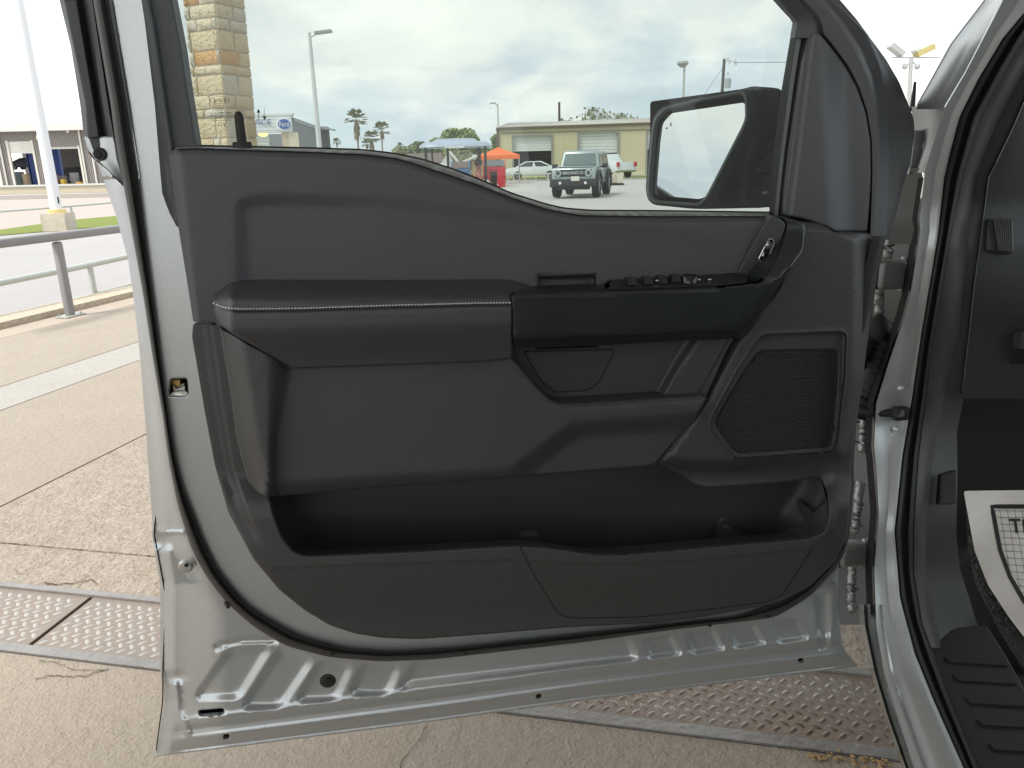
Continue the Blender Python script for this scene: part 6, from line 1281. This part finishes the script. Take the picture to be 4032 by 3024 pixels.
# grass verge with a pale kerb in front
sheetxy('verge', [tuple(G(x, y, 0).xy) for x, y in ((1900, 712), (2200, 706), (3000, 698), (3000, 690), (2200, 692), (1900, 697))], .01, M_GRASS, kind='structure')
sheetxy('far_lot', [(V(1900, 600, 62).x, 62), (V(3100, 600, 62).x, 62), (V(3100, 600, 74).x, 74), (V(1900, 600, 74).x, 74)], -.012, mat('far_lot_asphalt', (.50, .48, .45), .9), kind='structure')
kbp = [G(x, y, 0) for x, y in ((1980, 714), (2250, 709), (2700, 703), (3000, 700))]
kk = MB()
for a, b in zip(kbp, kbp[1:]): kk.prism([a, b, b+Vector((0, .35, 0)), a+Vector((0, .35, 0))], (0, 0, .10))
kk.build('far_kerb', M_CONCL, kind='structure')
# pipe fence before the sedan
FY2 = 60.; pf = empty('pipe_fence', V(2100, 700, FY2), label='low pale pipe fence in front of the white cars', cat='fence'); pf.location.z = 0
MB().tube([V(1985, 683, FY2), V(2230, 684, FY2)], .05, 6).build('rail', mat('fence_pale', (.6, .6, .58), .5), pf)
for x in (2000, 2022, 2066, 2110, 2155, 2160, 2205): a = V(x, 684, FY2); MB().tube([(a.x, FY2, 0), a], .04, 6).build('fence_post', MATS['fence_pale'], pf)

# ---- orange canopy tent
TY = 56.; tc_ = V(1964, 660, TY).x; te = empty('canopy_tent', (tc_, TY, 0), label='bright orange pop up canopy tent before the beige building', cat='tent')
zp, zs, zv = V(1963, 579, TY).z, V(1963, 612, TY).z, V(1963, 627, TY).z; hx = 81/FPX*TY*.97; M_OR = mat('orange_canvas', (.85, .17, .03), .7)
tp_ = MB(); c4 = [Vector((tc_-hx, TY-hx, 0)), Vector((tc_+hx, TY-hx, 0)), Vector((tc_+hx, TY+hx, 0)), Vector((tc_-hx, TY+hx, 0))]
pk = Vector((tc_, TY, zp)); n0 = len(tp_.v); tp_.add([p+Vector((0, 0, zs)) for p in c4]+[p+Vector((0, 0, zv)) for p in c4]+[pk]+[(p*.45+pk*.55)*1-Vector((0, 0, (p*.45+pk*.55).z))+Vector((0, 0, zs+(zp-zs)*.50)) for p in c4],
    [(0, 1, 10, 9), (1, 2, 11, 10), (2, 3, 12, 11), (3, 0, 9, 12), (9, 10, 8), (10, 11, 8), (11, 12, 8), (12, 9, 8), (0, 4, 5, 1), (1, 5, 6, 2), (2, 6, 7, 3), (3, 7, 4, 0)]); tp_.build('tent_canopy', M_OR, te, 20)
for p in c4: MB().tube([p*.98+Vector((tc_*.02, TY*.02, 0)), p*.98+Vector((tc_*.02, TY*.02, zs))], .03, 6).build('leg', M_STEEL, te)
# ---- dumpsters
def dumpster(Y, x0, x1, yb, yl, yt, m, lidm, label, gable=True):
    e = empty('dumpster', (V((x0+x1)/2, yb, Y).x, Y, 0), label=label, cat='dumpster', group='dumpsters beyond the golf cart'); a, b = V(x0, yb, Y), V(x1, yb, Y); zl, zt2_ = V(x0, yl, Y).z, V(x0, yt, Y).z; dp = 1.5
    MB().prism([(a.x, Y, .12), (b.x, Y, .12), (b.x, Y, zl), (a.x, Y, zl)], (0, dp, 0)).build('bin_body', m, e)
    for xx in (b.x, a.x+.06): MB().prism([(xx, Y, zl), (xx, Y+dp, zl), (xx, Y+dp*.5, zt2_+.1)], (-.06, 0, 0)).build('gable_side', m, e)
    for i in range(2):
        xa_, xb_ = a.x+.05+(b.x-a.x-.1)*i/2, a.x+.05+(b.x-a.x-.1)*(i+1)/2-.03; MB().prism([(xa_, Y-.06, zl+.02), (xb_, Y-.06, zl+.02), (xb_, Y+dp*.5, zt2_), (xa_, Y+dp*.5, zt2_)], (0, .02, .05)).build('lid', lidm, e)
    for t in (.15, .5, .85): MB().box((a.x+(b.x-a.x)*t, Y-.04, (zl+.12)/2), (.10, .08, zl-.2)).build('stiffener', m, e)
    MB().box(((a.x+b.x)/2, Y-.05, zl-.12), (b.x-a.x, .10, .14)).build('rim_bar', m, e); return e
M_RED = mat('red_dumpster_paint', (.50, .045, .055), .5, var=[(2, .5, (.58, .12, .12))]); M_BLU2 = mat('blue_dumpster_paint', (.06, .17, .33), .5, var=[(2, .5, (.12, .24, .40))])
dumpster(50., 1903, 1992, 722, 656, 636, M_RED, mat('slate_lid', (.10, .12, .13), .5), 'red dumpster with a slate grey lid under the orange tent')
dumpster(48., 1776, 1850, 722, 664, 640, M_BLU2, mat('brown_lid', (.13, .09, .08), .6), 'blue dumpster with a brown lid between the golf cart posts')
wb = empty('wheelie_bin', V(1944, 722, 48), label='black wheeled bin in front of the red dumpster', cat='bin'); wb.location.z = 0
a, b = V(1931, 720, 48), V(1958, 720, 48); zt3 = V(1940, 681, 48).z; MB().box(((a.x+b.x)/2, 48, zt3/2), ((b.x-a.x)*.85, .5, zt3), None, 0, (b.x-a.x, .6)).build('bin_body', M_RUB, wb); MB().box(((a.x+b.x)/2, 48, zt3+.03), ((b.x-a.x)*1.05, .66, .06)).build('lid', M_RUB, wb)
rp = empty('lit_red_block', V(1978, 724, 47.5), label='narrow bright red block for the lit part of the red dumpster', cat='cabinet'); rp.location.z = 0
a, b = V(1961, 722, 47.5), V(1990, 722, 47.5); z1 = V(1975, 662, 47.5).z; MB().box(((a.x+b.x)/2, 47.5, z1/2), (b.x-a.x, .5, z1)).build('cabinet_body', mat('bright_red', (.62, .02, .04), .45), rp); MB().box(((a.x+b.x)/2, 47.22, z1*.55), ((b.x-a.x)*.8, .03, z1*.75)).build('door', mat('bright_red_door', (.55, .02, .035), .4), rp)  # lit part of the red dumpster, built as a separate brighter block

# ---- golf cart with its driver
GY = 24.; gz = lambda x, y, dy=0: V(x, y, GY+dy); cx0, cx1 = gz(1651, 575).x, gz(1936, 575).x; cxm = (cx0+cx1)/2; hw_ = (cx1-cx0)/2
gc = empty('golf_cart', (cxm, GY, 0), label='golf cart with a pale blue grey roof on dark posts', cat='golf cart'); zc0, zc1, zc2 = gz(1800, 583).z, gz(1800, 560).z, gz(1800, 547).z
Mroof = mat('cart_roof_plastic', (.42, .48, .58), .35, var=[(2, .4, (.38, .43, .52))]); bm = bmesh.new()
def ring_(sx, sy, z, dx=0): return [bm.verts.new((cxm+dx+sx*(abs(math.cos(a))**.5*(1 if math.cos(a) > 0 else -1)), GY+.0+sy*(abs(math.sin(a))**.5*(1 if math.sin(a) > 0 else -1)), z)) for a in [2*math.pi*i/32 for i in range(32)]]
rgs = [ring_(hw_*.94, .55, zc0), ring_(hw_, .62, zc0+.03), ring_(hw_*.97, .6, zc0+.09), ring_(hw_*.86, .5, zc1), ring_(hw_*.62, .42, zc1+.02), ring_(hw_*.54, .36, zc2), ring_(hw_*.3, .2, zc2+.01)]
for a, b in zip(rgs, rgs[1:]):
    for i in range(32): bm.faces.new((a[i], a[(i+1) % 32], b[(i+1) % 32], b[i]))
bm.faces.new(rgs[-1]); bm.faces.new(rgs[0][::-1]); bm.verts.index_update(); mesh_obj('roof', [v.co.copy() for v in bm.verts], [tuple(v.index for v in f.verts) for f in bm.faces], Mroof, gc, 45); bm.free()
text_obj('golfcartservice.com' if False else 'www', gz(1790, 579, -.64), (1, 0, 0), (0, 0, 1), .055, M_WHITE, gc, 'roof_lettering', width=.55) if False else MB().box(gz(1790, 579, -.635), (.56, .004, .045)).build('roof_decal', M_WHITE, gc)
for (x, dy) in ((1675, -.5), (1762, -.5), (1883, .3), (1911, -.5), (1700, .5), (1890, .5)): a = gz(x, 585, dy); MB().tube([(a.x+(cxm-a.x)*.03, GY+dy, .55), (a.x, GY+dy, zc0+.02)], .028 if dy > 0 else .04, 8).build('post', M_RUB, gc, 50)
Mcart = mat('cart_body_white', (.55, .56, .55), .35)
b_ = LM(Matrix.Identity(4)); bevbox(b_, (cxm, GY, .42), (hw_*1.9, 1.15, .26), .06); b_.build('chassis', Mcart, gc, 50)
b_ = LM(Matrix.Identity(4)); bevbox(b_, (cxm+hw_*.72, GY, .72), (hw_*.42, 1.1, .42), .09); b_.build('cowl', Mcart, gc, 50)
for dx in (-.35, .12): b_ = LM(Matrix.Identity(4)); bevbox(b_, (cxm+dx, GY, .70), (.5, 1.0, .12), .04); bevbox(b_, (cxm+dx-.24, GY, .98), (.10, 1.0, .42), .04); b_.build('seat', mat('cart_seat', (.45, .43, .40), .6), gc, 50)
for dx in (-.72, .78):
    for dy in (-.5, .5): wheel(Matrix.Translation((cxm, GY, 0)), dx, dy, .23, .2, gc, side=-1 if dy < 0 else 1)
MB().tube([(cxm+hw_*.55, GY-.25, .8), (cxm+hw_*.42, GY-.25, 1.12)], .02, 6).build('steering_column', M_RUB, gc)
# driver: one continuous skinned body, seated facing along the cart, seen from behind the seat back
hp = gz(1884, 650, -.2)
def skin_person(name, joints, edges, rad, m, parent, label):
    me = bpy.data.meshes.new(name); me.from_pydata([tuple(Vector(j)) for j in joints], edges, []); o = bpy.data.objects.new(name, me); COL.objects.link(o); o.modifiers.new('s', 'SKIN'); sv_ = me.skin_vertices[0].data
    for i, r in enumerate(rad): sv_[i].radius = (r, r) if not hasattr(r, '__len__') else r
    sv_[0].use_root = True; o.modifiers.new('u', 'SUBSURF').levels = 2; dg = bpy.context.evaluated_depsgraph_get(); m2 = bpy.data.meshes.new_from_object(o.evaluated_get(dg)); bpy.data.objects.remove(o)
    return m2
zh = hp.z; pxx = hp.x; py_ = GY-.2
S = (1.06 if zh < 1.4 else 1.0)
base = .78; nk = zh-.12
J = [(pxx-.08, py_, base), (pxx-.05, py_, base+.22), (pxx-.01, py_, nk-.12), (pxx, py_, nk-.02), (pxx+.01, py_, zh+.02), (pxx+.015, py_, zh+.10),
     (pxx-.01, py_-.17, nk-.13), (pxx+.12, py_-.24, nk-.36), (pxx+.34, py_-.16, nk-.34), (pxx-.01, py_+.17, nk-.13), (pxx+.12, py_+.24, nk-.36), (pxx+.34, py_+.16, nk-.34),
     (pxx-.06, py_-.10, base), (pxx+.34, py_-.12, base+.05), (pxx+.44, py_-.12, base-.38), (pxx+.56, py_-.12, base-.42), (pxx-.06, py_+.10, base), (pxx+.34, py_+.12, base+.05), (pxx+.44, py_+.12, base-.38), (pxx+.56, py_+.12, base-.42)]
E = [(0, 1), (1, 2), (2, 3), (3, 4), (4, 5), (2, 6), (6, 7), (7, 8), (2, 9), (9, 10), (10, 11), (0, 12), (12, 13), (13, 14), (14, 15), (0, 16), (16, 17), (17, 18), (18, 19)]
Rr = [.15, (.15, .13), (.17, .12), .06, .10, .08, .065, .048, .035, .065, .048, .035, .095, .07, .05, .045, .095, .07, .05, .045]
m2 = skin_person('person', J, E, Rr, None, None, None); o = bpy.data.objects.new('person', m2); COL.objects.link(o); m2.materials.clear(); m2.materials.append(mat('salmon_shirt', (.42, .17, .13), .85, var=[(8, .5, (.34, .13, .10))])); finish(o, label='person with dark hair and a salmon shirt seated in the golf cart', cat='person')
m2.polygons.foreach_set('use_smooth', [True]*len(m2.polygons))
hb = MB(); hb.ball((pxx-.005, py_, zh+.07), (.125, .12, .125), 14, 10); hb.build('hair', mat('dark_hair', (.015, .013, .012), .7, bump=[(60, .01, 'n')]), o, 80)

# ---- vehicles
def face_rect(lm, pts, m=None): lm.add(pts, [tuple(range(len(pts)))])
# grey green off-roader coming towards the door
M_SUV = mat('grey_green_paint', (.34, .40, .385), .35, .25, coat=.5); M_BLK = mat('black_cladding', (.035, .037, .04), .6)
sp = G(2276, 779, 0); sp = Vector((sp.x, sp.y+.6, 0)); ang = math.radians(-90-15); MS = frame(sp, ang); W2_ = .93*157/152
suv = empty('off_road_vehicle', sp, label='grey green off-roader driving towards the camera on the lot', cat='off-roader')
# local: x forward (towards the camera), front axle at x=0
lm = LM(MS); sideprism(lm, [(.78, .62), (.80, 1.02), (.70, 1.14), (-.55, 1.19), (-3.55, 1.19), (-3.62, .62), (-3.1, .52), (.55, .52)], .86, .84, .9, .05); lm.build('body', M_SUV, suv, 40)
lm = LM(MS); sideprism(lm, [(-.62, 1.18), (-.88, 1.74), (-1.05, 1.80), (-3.45, 1.78), (-3.56, 1.18)], .80, .68, 1.18, .05); lm.build('cabin', M_SUV, suv, 40)
lm = LM(MS); x_, y_ = -.62, .70; face_rect(lm, [(-.635+.03, -.69, 1.235), (-.635+.03, .69, 1.235), (-.86+.03, .61, 1.68), (-.86+.03, -.61, 1.68)]); lm.build('windscreen', mat('suv_windscreen', (.10, .15, .15), .15, spec=.8), suv)
for s in (-1, 1):
    for (xa_, xb_) in ((-1.9, -.95), (-2.8, -2.0), (-3.4, -2.9)):
        lm = LM(MS); yb2, yt2 = s*(.795+.006), s*(.715+.006); face_rect(lm, [(xb_, yb2, 1.24), (xa_, yb2, 1.24), (xa_, yt2, 1.66), (xb_-.12*(xb_ > -1), yt2, 1.66)][::s]); lm.build('side_window', M_WIN, suv)
    lm = LM(MS)
    for xw in (0, -2.8): P5 = [(xw+.56*math.cos(a), s*.80, .42+.50*math.sin(a)) for a in [math.pi*i/10 for i in range(11)]]; Q5 = [(xw+.68*math.cos(a), s*.80, .42+.64*math.sin(a)) for a in [math.pi*i/10 for i in range(11)]]; lm.prism(P5+Q5[::-1], (0, s*.16, 0))
    lm.build('fender_flare', M_BLK, suv)
    lm = LM(MS); bevbox(lm, (-.72, s*1.02, 1.20), (.14, .24, .17), .04); lm.box((-.72, s*.88, 1.16), (.06, .14, .05)); lm.build('door_mirror', M_BLK, suv, 40)
    lm = LM(MS); lm.tube([(.79, s*.60, .95), (.825, s*.60, .95)], [.145, .135], 18); hl_ = lm.build('headlight', mat('headlight_ring', (.50, .54, .53), .3), suv, 50); lm = LM(MS); lm.tube([(.826, s*.60, .95), (.832, s*.60, .95)], .085, 14); lm.build('lens', mat('lamp_glass_dark', (.10, .12, .13), .1), hl_, 50)
    lm = LM(MS); lm.tube([(.90, s*.50, .58), (.915, s*.50, .58)], .055, 12); lm.build('fog_lamp', MATS['lamp_lens'], suv, 50)
    wheel(MS, 0, s*.80, .42, .28, suv, side=s, turn=0); wheel(MS, -2.8, s*.80, .42, .28, suv, side=s)
lm = LM(MS); bevbox(lm, (.79, 0, .95), (.06, 1.46, .27), .03); lm.build('grille', M_BLK, suv, 40)
lm = LM(MS); bevbox(lm, (.80, 0, .58), (.22, 1.78, .30), .06); bevbox(lm, (.70, 0, .40), (.2, 1.3, .16), .05); lm.build('bumper', M_BLK, suv, 40)
fx = (MS.to_3x3() @ Vector((0, 1, 0))); text_obj('BRONCO', MS @ Vector((.825, 0, .955)), fx, (0, 0, 1), .105, M_WHITE, suv, 'grille_lettering', ex=.004, width=.80)
lm = LM(MS); bevbox(lm, (.915, .10, .74), (.02, .33, .17), .008); lm.build('number_plate', mat('plate_cream', (.72, .72, .66), .5), suv)
lm = LM(MS); bevbox(lm, (.1, 0, 1.185), (1.1, 1.35, .05), .02); lm.build('bonnet_panel', mat('suv_bonnet', (.40, .47, .45), .3, .25, coat=.6), suv, 40)
# generic sedan, pickup, van
def carbody(name, loc, ang, L, W, prof, cab, m, label, cat, wr=.33, wx=(.9, -1.75), parent=None, lights=None, zb=.3, group=None):
    M_ = frame(loc, ang); e = empty(name, loc, label=label, cat=cat, group=group); lm = LM(M_); sideprism(lm, prof, W/2, W/2*.94, .6, .06); lm.build('body', m, e, 40)
    lm = LM(M_); sideprism(lm, cab, W/2*.92, W/2*.74, None, .05); lm.build('cabin', m, e, 40); z0, z1 = min(p[1] for p in cab), max(p[1] for p in cab)
    xs_ = [p[0] for p in cab]; xf_, xr2 = max(xs_), min(xs_); topx = [p[0] for p in cab if p[1] > z1-.1]; hf = lambda z: W/2*(.92+(.74-.92)*(z-z0)/(z1-z0))
    for s in (-1, 1):
        for (ta, tb) in ((.06, .49), (.53, .95)):
            zt_2, zb_2 = z1-.07, z0+.06; bx = lambda t: xf_-(xf_-xr2)*t; tx_ = lambda t: max(topx)-(max(topx)-min(topx))*t; lm = LM(M_); y0_, y1_ = s*(hf(zb_2)+.012), s*(hf(zt_2)+.012); face_rect(lm, [(bx(ta)-.08, y0_, zb_2), (bx(tb)+.08, y0_, zb_2), (tx_(tb), y1_, zt_2), (tx_(ta), y1_, zt_2)]); lm.build('side_window', M_WIN, e)
        for x in wx: wheel(M_, x, s*(W/2-.10), wr, .22, e, side=s)
    for (nx, m_, xx) in (('headlight', MATS['lamp_lens'], max(p[0] for p in prof)), ('tail_light', mat('tail_red', (.55, .02, .03), .3), min(p[0] for p in prof))):
        for s in (-1, 1): lm = LM(M_); bevbox(lm, (xx, s*(W/2-.18), .82 if cat != 'pickup truck' else 1.05), (.14, .34 if nx == 'headlight' else .22, .16 if cat != 'pickup truck' else .34), .03); lm.build(nx, m_, e, 40)
    lm = LM(M_); zt_2, zb_2 = z1-.06, z0+.05; xt_ = max(topx); face_rect(lm, [(xf_+.015, -hf(zb_2)+.06, zb_2), (xf_+.015, hf(zb_2)-.06, zb_2), (xt_+.03, hf(zt_2)-.05, zt_2), (xt_+.03, -hf(zt_2)+.05, zt_2)]); lm.build('windscreen', M_WIN, e); return e
M_CW = mat('white_car_paint', (.72, .74, .74), .3, coat=.6)
SEDP = [(2.2, .30), (2.3, .55), (2.2, .78), (1.3, .96), (-1.9, 1.02), (-2.35, .98), (-2.4, .40), (-2.2, .28)]; SEDC = [(1.15, .96), (.25, 1.42), (-1.05, 1.44), (-2.0, 1.0)]
p = V(2080, 700, 67); carbody('sedan', (V(2082, 700, 67).x, 67, 0), math.radians(178), 4.7, 1.82, SEDP, SEDC, M_CW, 'white sedan parked side on before the first roller door', 'car')
PUP = [(2.6, .45), (2.65, 1.0), (2.4, 1.15), (1.2, 1.22), (-2.9, 1.22), (-3.0, .6), (-2.8, .45)]; PUC = [(1.1, 1.2), (.5, 1.82), (-.9, 1.84), (-1.15, 1.2)]
p = V(2425, 660, 62); carbody('pickup_truck', (V(2392, 660, 62).x, 64, 0), math.radians(118), 5.6, 2.0, PUP, PUC, M_CW, 'white pickup with a red tail light behind the off-roader', 'pickup truck', wr=.4, wx=(1.7, -1.9))
carbody('parked_suv', (V(2148, 640, 77).x, 78.5, 0), math.radians(-90), 4.6, 1.9, [(2.2, .4), (2.2, .95), (1.2, 1.1), (-2.2, 1.1), (-2.25, .4)], [(1.05, 1.1), (.6, 1.9), (-2.0, 1.9), (-2.2, 1.1)], mat('dusty_silver', (.38, .38, .37), .4, .2), 'dusty silver car inside the first bay behind the white sedan', 'car', wr=.36, wx=(1.3, -1.4))
carbody('hatchback', (V(1700, 660, 74).x, 74, 0), math.radians(175), 4.4, 1.8, SEDP, SEDC, mat('cream_paint', (.62, .60, .53), .35, coat=.4), 'cream car parked before the brown roofed house', 'car')
# small utility trailer
ty = 46.; te2 = empty('utility_trailer', (V(2425, 740, ty).x, ty, 0), label='small beige utility trailer right of the off-roader', cat='trailer'); a, b = V(2404, 700, ty), V(2452, 700, ty); zt4, zb4 = V(2430, 686, ty).z, V(2430, 722, ty).z
Mtr = mat('beige_trailer', (.55, .48, .38), .6, var=[(4, .4, (.62, .58, .50))]); MB().box(((a.x+b.x)/2, ty+.6, (zt4+zb4)/2), (b.x-a.x, 1.3, (zt4-zb4)*.9)).build('trailer_box', Mtr, te2); MB().box((b.x-.16, ty-.05, (zt4+zb4)/2+.02), (.34, .1, (zt4-zb4)*1.02)).build('tool_box', mat('cream_box', (.68, .63, .54), .6), te2)
MB().box(((a.x+b.x)/2, ty+.5, zb4-.04), (b.x-a.x+.1, 1.4, .08)).build('trailer_frame', M_RUB, te2)
for x in (a.x+.1, b.x-.07): w2 = MB(); w2.tube([(x-.08, ty+.6, .26), (x+.08, ty+.6, .26)], .26, 16); w2.build('wheel', M_TYRE, te2, 50)
# ---- clutter in the left workshop
carbody('lifted_car', (wv(80, 640, WY+7).x, WY+8, 0), math.radians(180), 4.6, 1.8, SEDP, SEDC, mat('dark_blue_paint', (.06, .06, .10), .35), 'dark car raised on the lift in the middle bay', 'car')
for o_ in [o for o in bpy.data.objects if o.get('label') == 'dark car raised on the lift in the middle bay']: o_.location.z = 1.9
def cab(x0, x1, yt, Yd, m, label, name='tool_cabinet', cat='cabinet', kd_=4):
    a, b = wv(x0, 720, WY+Yd), wv(x1, 720, WY+Yd); zt5 = wv(x0, yt, WY+Yd).z; e = empty(name, ((a.x+b.x)/2, WY+Yd, 0), label=label, cat=cat); w = b.x-a.x; lm = LM(Matrix.Identity(4)); bevbox(lm, ((a.x+b.x)/2, WY+Yd, zt5/2+.05), (w, .7, zt5-.1), .04); lm.build('cabinet_body', m, e)
    for i in range(kd_): MB().box(((a.x+b.x)/2, WY+Yd-.37, .2+(zt5-.3)*(i+.5)/kd_), (w*.9, .04, (zt5-.3)/kd_*.85)).build('drawer', m, e)
cab(62, 96, 676, 2, mat('teal_grey_metal', (.14, .18, .19), .5), 'teal grey tool cabinet in the middle bay')
cab(232, 262, 692, 2, mat('mid_grey_metal', (.22, .21, .21), .5), 'grey tool cabinet left in the open right bay'); cab(285, 310, 680, 2.5, mat('light_grey_metal', (.30, .30, .30), .5), 'pale grey machine cabinet right in the open bay')
cab(214, 226, 705, 1.2, mat('rust_orange_metal', (.42, .13, .05), .5), 'small orange cart beside the grey cabinet', 'tool_cart', 'cart', 2); cab(304, 326, 716, 1.0, mat('amber_box', (.55, .28, .05), .5), 'low amber box at the right of the open bay', 'tool_box', 'box', 1)
cab(246, 258, 706, .9, mat('yellow_tool', (.62, .40, .05), .5), 'small yellow box in the middle of the open bay', 'tool_box', 'box', 1); cab(99, 116, 684, 1.5, mat('sand_tool', (.42, .33, .22), .6), 'sand coloured bench unit beside the teal cabinet', 'tool_cabinet', 'cabinet', 3)
cab(218, 229, 688, 2.8, mat('red_tool', (.50, .05, .05), .5), 'narrow red cabinet behind the orange cart', 'tool_cabinet', 'cabinet', 3)
carbody('parked_van', (wv(405, 700, WY+4).x, WY+4, 0), math.radians(90), 4.8, 1.9, SEDP, SEDC, M_CW, 'white car half hidden past the workshop corner', 'car')
carbody('dark_van', (wv(290, 700, WY+16).x, WY+16, 0), math.radians(180), 5, 2.0, [(2.4, .3), (2.4, 1.0), (1.5, 1.2), (-2.4, 1.2), (-2.4, .3)], [(1.3, 1.2), (.6, 2.1), (-2.3, 2.1), (-2.4, 1.2)], mat('dark_van_paint', (.05, .05, .055), .3), 'dark van parked behind the open right bay', 'van')
